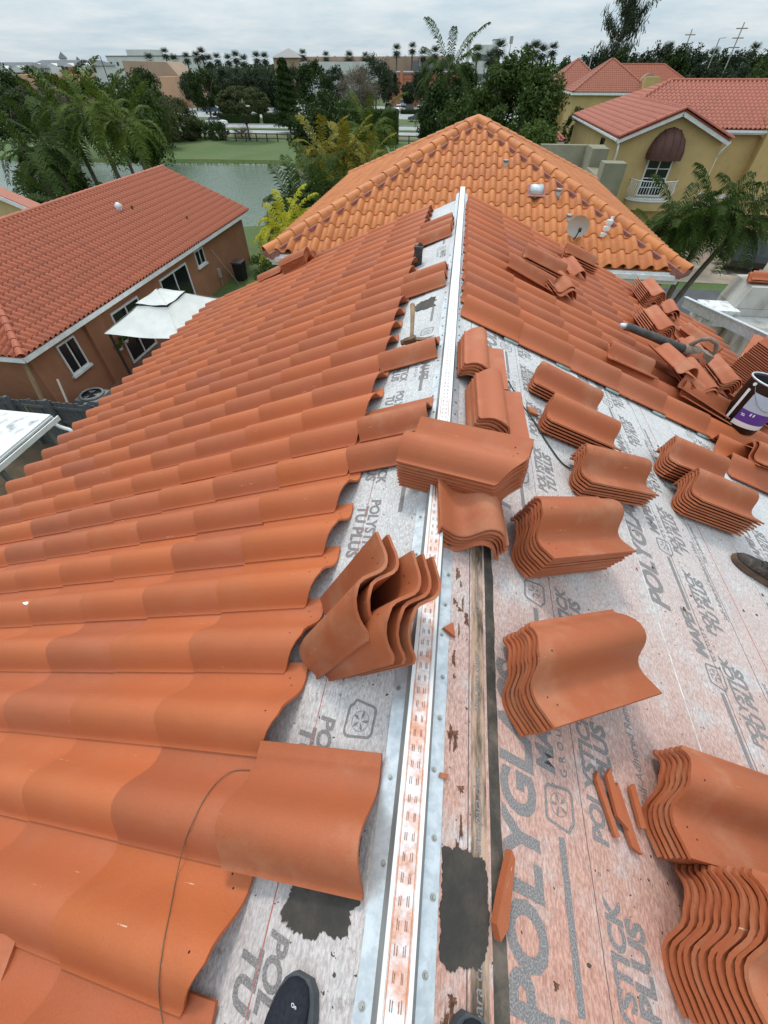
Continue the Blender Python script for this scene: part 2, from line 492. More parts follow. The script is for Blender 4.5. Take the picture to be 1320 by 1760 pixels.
# underlayment
def under(name, pink):
    m, t, b = newmat(name)
    v = coords(t)
    fib = noise(t, coords(t, 'Object', (9, 3, 9)), 20, 6, .75, .30, .72)
    c = mixc(t, fib, (0.34, 0.335, 0.33), (0.745, 0.735, 0.72))
    dk = noise(t, v, 26, 5, .75, .56, .74)
    c = mixc(t, mulf(t, dk, .8), c, (0.17, 0.165, 0.16))
    big = noise(t, v, 3.0, 4, .6, .35, .7)
    c = mixc(t, mulf(t, big, .35), c, (0.36, 0.36, 0.37))
    # clay dust trodden in, thickest close to where the roofers walk
    sp = t.nodes.new('ShaderNodeSeparateXYZ'); t.links.new(v, sp.inputs[0])
    mr = nd(t, 'ShaderNodeMapRange'); mr.inputs['From Min'].default_value = 2.1; mr.inputs['From Max'].default_value = -.1
    mr.inputs['To Min'].default_value = .05; mr.inputs['To Max'].default_value = 1.0
    t.links.new(sp.outputs['Y'], mr.inputs['Value'])
    dn = noise(t, v, 5.0, 6, .65, .22, .54)
    mm = nd(t, 'ShaderNodeMath', operation='MULTIPLY'); t.links.new(mr.outputs[0], mm.inputs[0]); t.links.new(dn, mm.inputs[1])
    c = mixc(t, mulf(t, mm.outputs[0], pink), c, mixc(t, fib, (0.34, 0.155, 0.11), (0.67, 0.385, 0.30)))
    on = noise(t, v, 2.6, 5, .7, .60, .78)
    o2 = nd(t, 'ShaderNodeMath', operation='MULTIPLY'); t.links.new(mr.outputs[0], o2.inputs[0]); t.links.new(on, o2.inputs[1])
    c = mixc(t, mulf(t, o2.outputs[0], .6 * pink), c, (0.55, 0.23, 0.115))
    spk = noise(t, v, 55, 2, .5, .715, .74)
    c = mixc(t, spk, c, (0.075, 0.05, 0.04))
    t.links.new(c, b.inputs['Base Color'])
    b.inputs['Roughness'].default_value = .8
    wr = noise(t, coords(t, 'Object', (1.6, .5, 1)), 5.0, 3, .5)
    hs = nd(t, 'ShaderNodeMath', operation='MULTIPLY_ADD'); hs.inputs[1].default_value = 6.0
    t.links.new(wr, hs.inputs[0]); t.links.new(fib, hs.inputs[2])
    bump(t, b, hs.outputs[0], .3, .003)
    return m
def mulf(t, s, k):
    n = nd(t, 'ShaderNodeMath', operation='MULTIPLY'); n.inputs[1].default_value = k
    t.links.new(s, n.inputs[0]); return n.outputs[0]
M['under'] = under('underlayment_pinkish', 1.0)
M['under_l'] = under('underlayment_grey', .22)

slopeL = MB().slab([Lp(0, YN), Lp(0, YF), Lp(EAVE, YF), Lp(EAVE, YN)], .05).build('roof_slope', M['under_l'], house, mw=HI.copy())
slopeR = MB().slab([Rp(0, YN), Rp(EAVE, YN), Rp(EAVE, YF), Rp(0, YF)], .05).build('roof_slope', M['under'], house, mw=HI.copy())
tag(slopeL, 'left roof slope covered in laid terracotta tiles'); tag(slopeR, 'right roof slope with bare printed underlayment')
# slabs are modelled in world space; parented children use world matrices through P()
def PW(o, parent, mw):
    o.parent = parent
    base = Matrix.Translation((0, 3, 0)) @ HI if parent in (slopeL, slopeR) else Matrix.Translation((0, 3, 0))
    o.matrix_local = base.inverted() @ mw
    return o
for pf, s_ in ((Lp, -1), (Rp, 1)):
    mb = MB(); a, c_ = pf(EAVE + .02, YN, -.12), pf(EAVE + .02, YF, -.12)
    mb.bar(a, c_, .03, .17); mb.build('fascia', M['white_trim'], house, mw=HI.copy())

def strip(name, pf, s0, s1, y0, y1, h, mat, parent, wob=0.0, t=.0012):
    """a lapped sheet lying on the slope"""
    n = 40
    mb = MB(); ra = random.Random(hash(name) % 999)
    vs = []
    for i in range(n + 1):
        y = y0 + (y1 - y0) * i / n
        j = wob * (ra.random() - .5)
        vs += [pf(s0, y, h), pf(s1 + j, y, h), pf(s1 + j, y, h - t), pf(s0, y, h - t)]
    fs = []
    for i in range(n):
        a = 4 * i; c_ = 4 * (i + 1)
        fs += [(a, c_, c_ + 1, a + 1), (a + 1, c_ + 1, c_ + 2, a + 2), (a, a + 3, c_ + 3, c_)]
    mb.add(vs, fs)
    o = mb.build(name, mat)
    return PW(o, parent, Matrix.Identity(4))
# right slope: two rolls and the ridge strip, each lapping over the one below
strip('underlayment_sheet', Rp, .20, 1.112, YN, YF, .0032, M['under'], slopeR, .004)
strip('underlayment_sheet', Rp, .02, .224, YN, YF, .0068, M['under'], slopeR, .003)
strip('lap_edge', Rp, .216, .261, YN, 1.17, .0052, M['bitumen_edge'], slopeR, .007)
M['seam_white'] = simple('sheet_edge', (0.72, 0.71, 0.69), (0.5, 0.47, 0.45), .8, 20)
strip('sheet_edge', Rp, 1.110, 1.1155, YN, YF, .0040, M['seam_white'], slopeR, .002)
strip('sheet_edge', Rp, 2.01, 2.014, YN, YF, .0024, M['seam_white'], slopeR, .002)
M['nailline'] = simple('nail_line', (0.10, 0.09, 0.09), None, .9)
strip('printed_line', Rp, .158, .1605, YN, YF, .0076, M['nailline'], slopeR)
M['strip_old'] = simple('nail_strip', (0.46, 0.31, 0.22), (0.085, 0.06, 0.042), .85, 22, stretch=(2.4, .35, 1), lo=.36, hi=.66)
strip('nail_strip', Rp, .168, .214, YN, 1.2, .0074, M['strip_old'], slopeR)
# thin ruled lines printed along the roll
for s_ in (.535, 1.63, 1.38):
    strip('printed_line', Rp, s_, s_ + .0013, YN, YF, .0042 if s_ < 1.1 else .0012, M['nailline'], slopeR)
M['redline'] = simple('chalk_line', (0.42, 0.12, 0.09), (0.5, 0.35, 0.32), .9, 40, lo=.5, hi=.7)
strip('chalk_line', Lp, .330, .3325, YN, 1.5, .0012, M['redline'], slopeL)
strip('chalk_line', Rp, 1.735, 1.7375, YN, YF, .0012, M['redline'], slopeR)
# left: ridge roll lap
strip('underlayment_sheet', Lp, .02, .262, YN, YF, .0032, M['under_l'], slopeL, .003)

# printed lettering
_txt = {}
def text_mesh(s, size, shear=.22, off=.018, sp=1.0):
    k = (s, size, shear, off, sp)
    if k in _txt: return _txt[k]
    cu = bpy.data.curves.new('print', 'FONT')
    cu.body = s; cu.size = size; cu.shear = shear; cu.offset = off * size; cu.space_character = sp
    cu.resolution_u = 3
    ob = bpy.data.objects.new('print', cu); COL.objects.link(ob)
    dg = bpy.context.evaluated_depsgraph_get()
    me = bpy.data.meshes.new_from_object(ob.evaluated_get(dg))
    bpy.data.objects.remove(ob); bpy.data.curves.remove(cu)
    me.materials.clear(); me.materials.append(M['print'])
    _txt[k] = me
    return me
def pr(side, s, size, Y, sbase, h, off=.018, sp=1.0, shear=.22, name='printed_lettering'):
    me = text_mesh(s, size, shear, off, sp)
    if side == 'R':
        mw = frame(Vector((0, 1, 0)), VR, NR, Rp(sbase, Y, h)); par = slopeR
    else:
        mw = frame(Vector((0, -1, 0)), VL, NL, Lp(sbase, Y, h)); par = slopeL
    return PW(link(name, me), par, mw)
def flat(side, polys, Y, sbase, h, mat=None, name='printed_mark'):
    mb = MB()
    for p in polys: mb.poly([(x, y, 0) for x, y in p])
    me = mb.mesh(name, mat or M['print'])
    if side == 'R': mw = frame(Vector((0, 1, 0)), VR, NR, Rp(sbase, Y, h)); par = slopeR
    else: mw = frame(Vector((0, -1, 0)), VL, NL, Lp(sbase, Y, h)); par = slopeL
    return PW(link(name, me), par, mw)
def ringpoly(pts, th):
    """outline of a closed polygon as quads"""
    c0 = Vector((sum(p[0] for p in pts) / len(pts), sum(p[1] for p in pts) / len(pts)))
    ins = [c0 + (Vector(p) - c0) * (1 - th / max(.001, (Vector(p) - c0).length)) for p in pts]
    return [[pts[i], pts[(i + 1) % len(pts)], tuple(ins[(i + 1) % len(pts)]), tuple(ins[i])] for i in range(len(pts))]
_lg = None
def logo(side, Y, sc, h):
    """rounded shield with a pinwheel inside, about 0.1 m"""
    pts = []
    for cx, cy, a0, a1 in ((.072, .062, 20, 100), (.018, .066, 80, 170), (.0, .012, 180, 185), (.012, .008, 200, 275), (.070, .004, 265, 350)):
        for k in range(5):
            a = R(a0 + (a1 - a0) * k / 4); pts.append((cx + .02 * math.cos(a), cy + .02 * math.sin(a)))
    P = ringpoly(pts, .0085)
    c0 = (.044, .036)
    circ = [(c0[0] + .029 * math.cos(k * math.pi / 8), c0[1] + .029 * math.sin(k * math.pi / 8)) for k in range(16)]
    P += ringpoly(circ, .0016)
    for k in range(5):
        a = k * 2 * math.pi / 5
        q = [(.004, 0), (.022, .001), (.027, .010), (.015, .008)]
        P.append([(c0[0] + x * math.cos(a) - y * math.sin(a), c0[1] + x * math.sin(a) + y * math.cos(a)) for x, y in q])
    flat(side, P, Y, sc, h, name='printed_emblem')
def rolltext(side, s_big, s_logo, s_ps, s_small, y_big, y_logo, y_ps, h, ymin, ymax, pad=None):
    k0 = -3
    for k in range(k0, 9):
        Y = y_big + 1.53 * k
        if s_big is not None and ymin - 1.4 < Y < ymax: pr(side, 'POLYGLASS', .150, Y, s_big, h, .040, 1.0)
    sg = 1 if side == 'R' else -1
    for k in range(-4, 14):
        Y = y_logo + sg * .70 * k
        if not (ymin - .3 < Y < ymax): continue
        flat(side, [[(-.345, -.006), (-.03, -.006), (-.03, .014), (-.345, .014)]], Y, s_logo, h, name='printed_bar')
        logo(side, Y, s_logo + .036, h)
        pr(side, 'MAPEI', .085, Y + sg * .115, s_logo - .002, h, .045, .98)
        pr(side, 'G R O U P', .032, Y + sg * .115, s_logo + .042, h, .02, 1.15, 0)
    for k in range(-5, 20):
        Y = y_ps + sg * .47 * k
        if not (ymin - .4 < Y < ymax): continue
        pr(side, 'POLYSTICK', .070, Y, s_ps, h, .038, 1.0)
        pr(side, 'TU PLUS', .076, Y + sg * .03, s_ps + .064, h, .048, 1.04)
        pr(side, '\u00b0', .03, Y + sg * .40, s_ps - .03, h, .02)
    if s_small:
        for k in range(-2, 7):
            Y = y_ps + .12 + .95 * k
            if not (ymin - .6 < Y < ymax): continue
            pr(side, 'Self-Adhered Reinforced Wind', .040, Y, s_small, h, .008, 1.0)
            pr(side, 'Tile Underlayment', .040, Y + .36, s_small + .05, h, .008, 1.0)
rolltext('R', .372, .455, .610, .80, -.215, .165, .135, .0040, -.5, 3.3)
rolltext('R', 1.222, 1.36, 1.475, 1.62, 1.075, 1.475, 1.03, .0009, -.5, 3.2)
rolltext('R', 2.13, 2.25, 2.36, None, .6, .9, .8, .0009, .6, 3.2)
for Y in np.arange(-.6, 1.3, .33):
    pr('R', 'area para clavar', .030, float(Y), .196, .0079, .012)
pr('R', 'area pdl', .030, 1.02, .196, .0079, .012)
rolltext('L', None, .175, .315, None, 0, .36, .33, .0008, -.6, 7)
for k in range(7):
    flat('L', [[(-.3, -.006), (0, -.006), (0, .014), (-.3, .014)]], 1.16 + .98 * k, .165, .0040, name='printed_bar')
for yy, kk in ((.36, 0), (3.0, 1), (2.62, 2), (5.0, 3), (6.4, 4)):
    logo('L', yy, .215, .0040)
    pr('L', 'MAPEI', .085, yy - .13, .18, .0040, .03, .95); pr('L', 'G R O U P', .032, yy - .13, .222, .0040, .02, 1.15, 0)

# bitumen patches with ragged outlines
def blob(pf, cx, cy, rx, ry, h, parent, seed, edge=None, mat=None, name='bitumen_patch', jag=.12):
    ra = random.Random(seed); n = 44; pts = []
    n = 150; ph = [ra.uniform(0, 6.28) for _ in range(5)]
    for k in range(n):
        a = 2 * math.pi * k / n
        q = 1 / max(abs(math.cos(a)), abs(math.sin(a))) ** .75
        r_ = q * (1 + jag * (.55 * math.sin(3 * a + ph[0]) + .4 * math.sin(7 * a + ph[1]) + .3 * math.sin(13 * a + ph[2]) + .45 * (ra.random() - .5) * 2))
        pts.append((cx + rx * r_ * math.cos(a), cy + ry * r_ * math.sin(a)))
    mb = MB()
    mb.add([pf(p[0], p[1], h) for p in pts] + [pf(p[0], p[1], h - .003) for p in pts],
           [tuple(range(n)) if pf is Lp else tuple(range(n))[::-1]] + [(i, (i + 1) % n, n + (i + 1) % n, n + i) for i in range(n)])
    o = mb.build(name, mat or M['bitumen'])
    return PW(o, parent, Matrix.Identity(4))
blob(Rp, .150, -.035, .062, .098, .0102, slopeR, 3, jag=.08)
blob(Lp, .205, -.055, .092, .080, .0060, slopeL, 6, jag=.13)
blob(Lp, .235, 3.50, .085, .10, .0060, slopeL, 8, jag=.18)
blob(Rp, .245, 1.17, .03, .10, .0098, slopeR, 11, jag=.2)
M['rust_dirt'] = simple('rusty_dirt', (0.10, 0.045, 0.025), (0.20, 0.09, 0.05), .95, 40)
ra = random.Random(77)
for k in range(34):
    blob(Rp, ra.uniform(.095, .15), ra.uniform(-.35, 1.05), ra.uniform(.002, .008), ra.uniform(.006, .022), .0078, slopeR, 40 + k, mat=M['rust_dirt'], name='dirt_smear', jag=.5)
for k in range(40):
    blob(Rp, ra.uniform(.28, 2.2), ra.uniform(-.2, 2.6), ra.uniform(.002, .006), ra.uniform(.002, .008), .0046, slopeR, 90 + k, mat=M['rust_dirt'], name='dirt_smear', jag=.5)

# ridge metal: hat channel with flanges
m, t, b = newmat('ridge_top')
v = coords(t)
sp = t.nodes.new('ShaderNodeSeparateXYZ'); t.links.new(v, sp.inputs[0])
mr = nd(t, 'ShaderNodeMapRange'); mr.inputs['From Min'].default_value = 2.6; mr.inputs['From Max'].default_value = .2
t.links.new(sp.outputs['Y'], mr.inputs['Value'])
d1 = noise(t, v, 16, 6, .7, .33, .62)
mm = nd(t, 'ShaderNodeMath', operation='MULTIPLY'); t.links.new(mr.outputs[0], mm.inputs[0]); t.links.new(d1, mm.inputs[1])
base = mixc(t, noise(t, v, 60, 4, .7), (0.58, 0.60, 0.61), (0.76, 0.78, 0.79))
c = mixc(t, mulf(t, mm.outputs[0], 1.0), base, mixc(t, noise(t, v, 40, 4, .7, .3, .7), (0.50, 0.20, 0.11), (0.66, 0.42, 0.34)))
t.links.new(c, b.inputs['Base Color']); b.inputs['Metallic'].default_value = .15; b.inputs['Roughness'].default_value = .5
M['ridge_top'] = m
M['dust_rust'] = simple('rust_dust', (0.46, 0.16, 0.07), (0.58, 0.25, 0.13), .9, 30)
ridge = empty('ridge_metal'); PW(ridge, house, Matrix.Identity(4))
HT = Z0 + .018
hatL = MB(); hatR = MB(); top = MB(); nS = 60
y0, y1 = YN, 7.42
prof_r = [(.070, 'd', .010), (.0365, 'd', .012), (.0255, 'z', HT)]
def zz(x, k, v_): return (ZA - abs(x) * math.tan(SL) + v_) if k == 'd' else v_
ra = random.Random(5)
for sgn, nm in ((-1, 'L'), (1, 'R')):
    # flange, in lengths of about 3 m that overlap
    mb = MB(); vs = []; n = 80
    for i in range(n + 1):
        y = y0 + (y1 - y0) * i / n
        j = (ra.random() - .5) * .004
        xo = .080 + j
        vs += [(RX + sgn * xo, y, zz(xo, 'd', .010 + (ra.random() - .5) * .003)), (RX + sgn * .043, y, zz(.043, 'd', .013))]
    mb.add(vs, [(2 * i, 2 * i + 1, 2 * i + 3, 2 * i + 2) if sgn > 0 else (2 * i, 2 * i + 2, 2 * i + 3, 2 * i + 1) for i in range(n)])
    link('flange', mb.mesh('flange', M['galv']), ridge)
    mb = MB()
    mb.add([(RX + sgn * .043, y0, zz(.043, 'd', .013)), (RX + sgn * .0275, y0, HT), (RX + sgn * .0275, y1, HT), (RX + sgn * .043, y1, zz(.043, 'd', .013))], [(0, 1, 2, 3)])
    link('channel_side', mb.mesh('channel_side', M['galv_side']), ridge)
mb = MB(); mb.box(RX - .0275, RX + .0275, y0, y1, HT - .0015, HT)
link('channel_top', mb.mesh('channel_top', M['ridge_top']), ridge)
for sx in (-1, 1):
    mb = MB(); mb.box(RX + sx * .0275 - .0045, RX + sx * .0275 + .0045, y0, y1 + .001, HT + .0004, HT + .0022)
    link('channel_rim', mb.mesh('channel_rim', M['white_trim']), ridge)
    mb = MB(); mb.box(RX + sx * .0195 - .0008, RX + sx * .0195 + .0008, y0, 1.9, HT + .0002, HT + .0010)
    link('channel_bead', mb.mesh('channel_bead', M['dust_rust']), ridge)
mb = MB()
y = y0
while y < 4.2:
    for x in (-.0105, -.0065, .0065, .0105):
        a = ra.uniform(-.0008, .0008)
        mb.box(RX + x - .0008 + a, RX + x + .0008 + a, y, y + .017 * ra.uniform(.8, 1.05), HT + .0002, HT + .0008)
    y += .036
M['slot'] = simple('slot', (0.20, 0.075, 0.04), (0.32, 0.16, 0.10), .9, 60)
tag(link('slot_row', mb.mesh('slot_row', M['slot'])), kind='stuff').parent = ridge
# screws with washers along both flanges
mb = MB(); mb.tube([(0, 0, 0), (0, 0, .0014)], .0070, 10); mb.tube([(0, 0, .0014), (0, 0, .005)], .0036, 6)
scr = mb.mesh('screw', M['steel'])
for sgn, st_ in ((1, .115), (-1, .19)):
    y = -.42
    while y < 4.6:
        x = sgn * (.060 + ra.uniform(-.008, .008))
        o = link('screw', scr, ridge)
        o.matrix_local = frame(*( (VR * -1, Vector((0, 1, 0)), NR) if sgn > 0 else (VL, Vector((0, 1, 0)), NL) ), Vector((RX + x, y, zz(x, 'd', .0125))))
        y += st_ * ra.uniform(.75, 1.25)

# ------------------------------------------------------------------ laid tiles
PT = math.atan2(.0105, .453)          # nose rides on the course below
def tile_mw(side, s_nose, Ye, h=.006, rz=0.0, pitch=PT, L=TL_):
    """matrix of a tile whose nose edge lies at slope distance s_nose; Ye: world Y of its near edge"""
    if side == 'L':
        X, Y, Zn = VL, UL, NL; o = Lp(s_nose, Ye, h)
    else:
        X, Y, Zn = VR, UR, NR; o = Rp(s_nose, Ye + TW_, h)
    A = frame(X, Y, Zn, o)
    return A @ Matrix.Translation((0, 0, math.sin(pitch) * L)) @ Matrix.Rotation(rz, 4, 'Z') @ Matrix.Rotation(pitch, 4, 'Y')
ra = random.Random(21)
def lay(side, s_nose, Ye, me=None, jit=1.0, L=TL_, h=.012):
    o = link('roof_tile', me or T_FULL)
    mw = tile_mw(side, s_nose + ra.uniform(-.005, .005) * jit, Ye + ra.uniform(-.002, .002) * jit, h + ra.uniform(0, .0015), ra.uniform(-.004, .004) * jit, L=L)
    return PW(o, slopeL if side == 'L' else slopeR, mw)
NOSE_L = [.905 + .4505 * k for k in range(9)]
for i in range(-5, 27):
    Ye = .197 + .2525 * i
    for k, s_ in enumerate(NOSE_L):
        lay('L', s_, Ye, T_FULL if k == 0 else T_LAID)
# top course on the left: only some pieces set, cut short at the ridge metal
for i in (-1, 5, 6, 9, 14, 15, 20, 21, 22):
    Ye = .197 + .2525 * i
    if i == -1: continue
    o = lay('L', .462, Ye, T_CUT, 1.5, L=.395, h=.012)
NOSE_R = [.56 + .476 * k for k in range(9)]
gap = {(2, 3), (3, 3)}
for i in range(16):
    Ye = 3.13 + .2525 * i
    if Ye > 6.85: continue
    for k, s_ in enumerate(NOSE_R):
        lay('R', s_, Ye, T_FULL if k == 0 else T_LAID)
for i in range(1, 7):                # lower courses carry on towards the camera
    Ye = 3.13 - .2525 * i
    for k, s_ in enumerate(NOSE_R):
        if s_ - .5 > 2.33 + .10 * (i - 1): lay('R', s_, Ye)
# pale foam pads under the edge of the last column
M['foam'] = simple('foam', (0.36, 0.46, 0.42), (0.26, 0.34, 0.31), .8, 20)
for k in range(7):
    s_ = NOSE_R[k] - .02
    mb = MB(); mb.bar(Rp(s_ - .10, 3.135, .012), Rp(s_ + .02, 3.135, .014), .04, .016, up=NR)
    PW(mb.build('foam_pad', M['foam'], smooth=True), slopeR, Matrix.Identity(4))

# ------------------------------------------------------------------ loose tiles, one by one
ORD = ['topmost', 'second', 'third', 'fourth', 'fifth', 'sixth', 'seventh', 'eighth', 'ninth', 'tenth', 'eleventh', 'twelfth', 'thirteenth', 'fourteenth', 'fifteenth', 'sixteenth', 'seventeenth', 'eighteenth', 'nineteenth', 'twentieth']
def stack(mw, n, where, pitch=.0195, jit=.004, group=None, rot=.005, up=None, mesh=None):
    """n nested tiles; mw is the matrix of the lowest one"""
    ra = random.Random(hash(where) % 9999 if False else sum(map(ord, where)))
    for k in range(n):
        j = Matrix.Translation((ra.uniform(-jit, jit), ra.uniform(-jit, jit) * .5, k * pitch)) @ Matrix.Rotation(ra.uniform(-rot, rot), 4, 'Z')
        o = link('loose_tile', mesh or T_LOOSE); o.matrix_world = mw @ j
        pos = n - 1 - k
        if n == 1: lab = 'terracotta tile ' + where
        elif pos == 0: lab = 'topmost tile of the stack ' + where
        elif k == 0: lab = 'bottom tile of the stack ' + where
        else: lab = ORD[pos] + ' tile down in the stack ' + where
        tag(o, lab, 'roof tile', group or 'loose tiles stacked on the roof')
def on_right(sH, Y, ang, h, n=0):
    """tile on the right slope: sH,Y = where its pan-lip head corner is; ang: turn of the tile's length about the slope normal (deg)"""
    d = (VR * -1) * math.cos(R(ang)) + Vector((0, 1, 0)) * math.sin(R(ang))     # head -> nose
    X = -d; Zn = NR; Yv = Zn.cross(X)
    lip = Rp(sH, Y, h)
    o = lip - X * TL_ - Yv * TW_ - Zn * .026
    return frame(X, Yv, Zn, o)
hb = .013
def rstack(sH, Y, ang, n, where, h0=hb, **kw):
    stack(on_right(sH, Y, ang, .026 + h0), n, where, **kw)
rstack(.325, .352, 24.7, 8, 'nearest the ridge, above the printed emblem')
rstack(.405, .938, 26.0, 9, 'at mid roof, second nearest the ridge metal')
rstack(.79, 1.60, 17, 6, 'between the two small stacks and the big word')
rstack(.63, 2.045, 2.6, 5, 'lying parallel just below the four-tile stack')
rstack(.59, 2.46, -3.2, 4, 'of four nearest the last laid column')
rstack(1.56, 2.15, 6, 7, 'beside the laid tiles, behind the boot')
rstack(1.575, 1.825, 5.6, 8, 'touching the scuffed boot')
rstack(.755, .140, -2, 6, 'at the right border beside the heap of shards')
# the tall stack in the lower right corner
stack(on_right(.715, -.150, -3, .026 + hb), 11, 'in the bottom right corner of the view', pitch=.0205)
# stacks close to the ridge, lying lengthways
def lie(side_pt, X, Zn, h, yaw):
    Zn = Zn.normalized(); X = (X - Zn * X.dot(Zn)).normalized(); Yv = Zn.cross(X)
    return frame(X, Yv, Zn, side_pt + Zn * h) @ Matrix.Rotation(R(yaw), 4, 'Z')
stack(lie(Rp(.275, .985), Vector((0, 1, 0)), NR, .012, 5), 5, 'half under the big stack on the ridge', jit=.012, rot=.03)
stack(lie(Rp(.105, 2.115), Vector((0, -1, 0)), NR, .012, 2), 7, 'right behind the stack that straddles the ridge')
stack(lie(Rp(.045, 2.66), Vector((0, -1, 0)), NR, .012, 1), 5, 'next to the ridge, its arched ends showing')
S1 = Matrix(((.9559, .2767, -.098, -.125), (-.2861, .9529, -.1001, 1.275), (.0657, .1238, .9901, Z0 - .068), (0, 0, 0, 1)))
stack(S1, 9, 'straddling the ridge metal', pitch=.0185, jit=.003, rot=.004)
# big single cut tile lying by the ridge metal in the foreground
o = link('loose_tile', tile_mesh('loose_tile_cut', [M['clay_loose'], M['hole']], L=.385, clip=0, holes=False))
o.matrix_world = tile_mw('L', .468, -.060, .022, 0.0, math.atan2(.04, .38), L=.385)
tag(o, 'single big dusty terracotta tile set against the ridge metal in the foreground', 'roof tile', 'loose tiles stacked on the roof')
# tiles leaning against the ridge on edge
A = Matrix(((.448, -.1879, -.8741, -.279), (-.0061, .977, -.2132, .442), (.894, .1009, .4365, Z0 - .19), (0, 0, 0, 1)))
Bm = Matrix(((.5236, -.0801, -.8482, -.240), (-.1041, .9821, -.157, .438), (.8456, .1705, .5059, Z0 - .19), (0, 0, 0, 1)))
for nm, mw, n, wh in (('A', A, 2, 'tilted on end beside the ridge, left of the leaning trio'), ('B', Bm, 3, 'of three tiles tilted on end against the ridge metal')):
    for k in range(n):
        o = link('loose_tile', T_LOOSE)
        o.matrix_world = mw @ Matrix.Translation((-.012 * k, .008 * k, -.030 * k)) @ Matrix.Rotation(R(1.5 * k), 4, 'Y')
        lab = {('A', 0): 'left-hand tile of the pair tilted on end near the ridge', ('A', 1): 'right-hand tile of the pair tilted on end near the ridge',
               ('B', 0): 'left-hand tile of the three leaning on the ridge metal', ('B', 1): 'middle tile of the three leaning on the ridge metal', ('B', 2): 'right-hand tile of the three leaning on the ridge metal'}[(nm, k)]
        tag(o, lab, 'roof tile', 'tiles tilted on end at the ridge')
# stack on the left slope far down and a tile beside it
def on_left(s_nose, Ye, h, ang=0): 
    return frame(VL, UL, NL, Lp(s_nose, Ye, h)) @ Matrix.Rotation(R(ang), 4, 'Z')
stack(on_left(2.75, 6.55, .095, 4), 6, 'on the far edge of the left slope')
stack(on_left(3.30, 6.72, .095, 6), 1, 'lying alone at the far edge of the left slope')
# the untidy piles on the laid tiles of the right slope
ht = .108
stack(on_right(.64, 4.66, 5, .026 + ht), 5, 'on the upper right tiles before the dish', pitch=.025)
stack(on_right(1.42, 6.02, 12, .026 + ht), 4, 'on the far right tiles beside the dish', pitch=.025)
stack(lie(Rp(1.26, 4.50), Vector((0, 1, 0)), NR, ht, 14), 3, 'with arched ends below the dish', jit=.02, rot=.08)
stack(lie(Rp(1.02, 4.72), VR, NR, ht, -6), 1, 'lying loose left of the pile by the dish')
stack(lie(Rp(1.66, 5.60), Vector((0, 1, 0)), NR, ht, 10), 1, 'sticking out behind the pile near the dish')
stack(lie(Rp(2.90, 6.05), Vector((0, 1, 0)), NR, ht, 2), 7, 'near the eave before the palm', pitch=.022)
stack(lie(Rp(3.24, 6.02), Vector((.1, 1, 0)), NR, ht, 0), 2, 'askew at the right eave below the palm', jit=.03, rot=.2, pitch=.04)
stack(lie(Rp(2.52, 4.72), Vector((0, 1, 0)), NR, ht, 4), 6, 'behind the blower tube', pitch=.022)
stack(lie(Rp(1.90, 3.80), VR, NR, ht, 8), 1, 'under the tile with the white splash')
stack(lie(Rp(2.56, 3.56), Vector((0, 1, 0)), NR, ht + .01, 4), 4, 'below the tile with the white splash', jit=.03, rot=.08, pitch=.022)
stack(lie(Rp(2.30, 3.62), Vector((-.05, 1, 0)), NR, ht + .12, 4) @ Matrix.Rotation(R(5), 4, 'Y'), 1, 'with a white splash, tilted on the pile by the blower')
stack(lie(Rp(3.05, 4.02), Vector((0, 1, 0)), NR, ht, 2), 6, 'between the blower and the paint bucket', pitch=.022)
stack(lie(Rp(2.74, 3.62), VR, NR, ht, -14), 2, 'against the paint bucket', jit=.03, rot=.1, pitch=.03)
stack(lie(Rp(4.08, 4.84), Vector((-.75, .66, 0)), NR, ht, 0), 19, 'by the long flat piece at the right border', pitch=.0205, jit=.006)
stack(lie(Rp(3.55, 3.85), Vector((-.2, 1, .1)), NR, ht + .02, 35), 3, 'tumbled by the row on edge', jit=.06, rot=.35, pitch=.03)
stack(lie(Rp(3.10, 3.15), VR, NR, ht, 10), 2, 'at the right border below the paint bucket', jit=.03, rot=.15, pitch=.03)
stack(lie(Rp(3.45, 5.25), Vector((-.7, 1, 0)), NR, ht, 10), 3, 'slanting before the long flat piece', jit=.04, rot=.25, pitch=.035)
stack(lie(Rp(3.05, 4.55), Vector((.5, 1, 0)), NR, ht, 40), 2, 'askew behind the blower engine', jit=.04, rot=.3, pitch=.04)

# shards
def shard(side, poly, s_, Y, ang, h, lab, t=.012, tilt=0):
    mb = MB(); mb.prism(poly, 0, t)
    o = mb.build('tile_shard', M['clay_loose'])
    pf, V, Nn = (Rp, VR, NR) if side == 'R' else (Lp, VL, NL)
    A = frame(Vector((0, 1, 0)), V, Nn, pf(s_, Y, h)) if side == 'R' else frame(Vector((0, -1, 0)), V, Nn, pf(s_, Y, h))
    o.matrix_world = A @ Matrix.Rotation(R(ang), 4, 'Z') @ Matrix.Rotation(R(tilt), 4, 'X')
    return tag(o, lab, 'tile shard', 'broken tile pieces')
shard('R', [(0, 0), (.03, -.014), (.155, .012), (.165, .03), (.08, .028), (.02, .022)], .225, -.08, -22, .013, 'long reddish tile shard lying beside the bitumen patch', .02, 14)
shard('R', [(0, 0), (.17, 0), (.145, .03), (.02, .026)], .705, .135, 12, .012, 'outermost thin shard at the head of the right stack')
shard('R', [(0, 0), (.15, .01), (.13, .032), (.03, .03)], .668, .185, 6, .020, 'top shard with stamped marks in the heap of four')
shard('R', [(0, 0), (.16, 0), (.14, .018), (.0, .016)], .640, .165, 14, .010, 'leftmost slim shard of the heap of four')
shard('R', [(0, 0), (.11, 0), (.10, .022), (.0, .02)], .742, .20, 4, .014, 'small shard tucked against the head of the right stack')
shard('R', [(0, 0), (.05, .01), (.02, .045)], .098, .60, 0, .012, 'little triangular shard beside the right flange of the ridge metal')
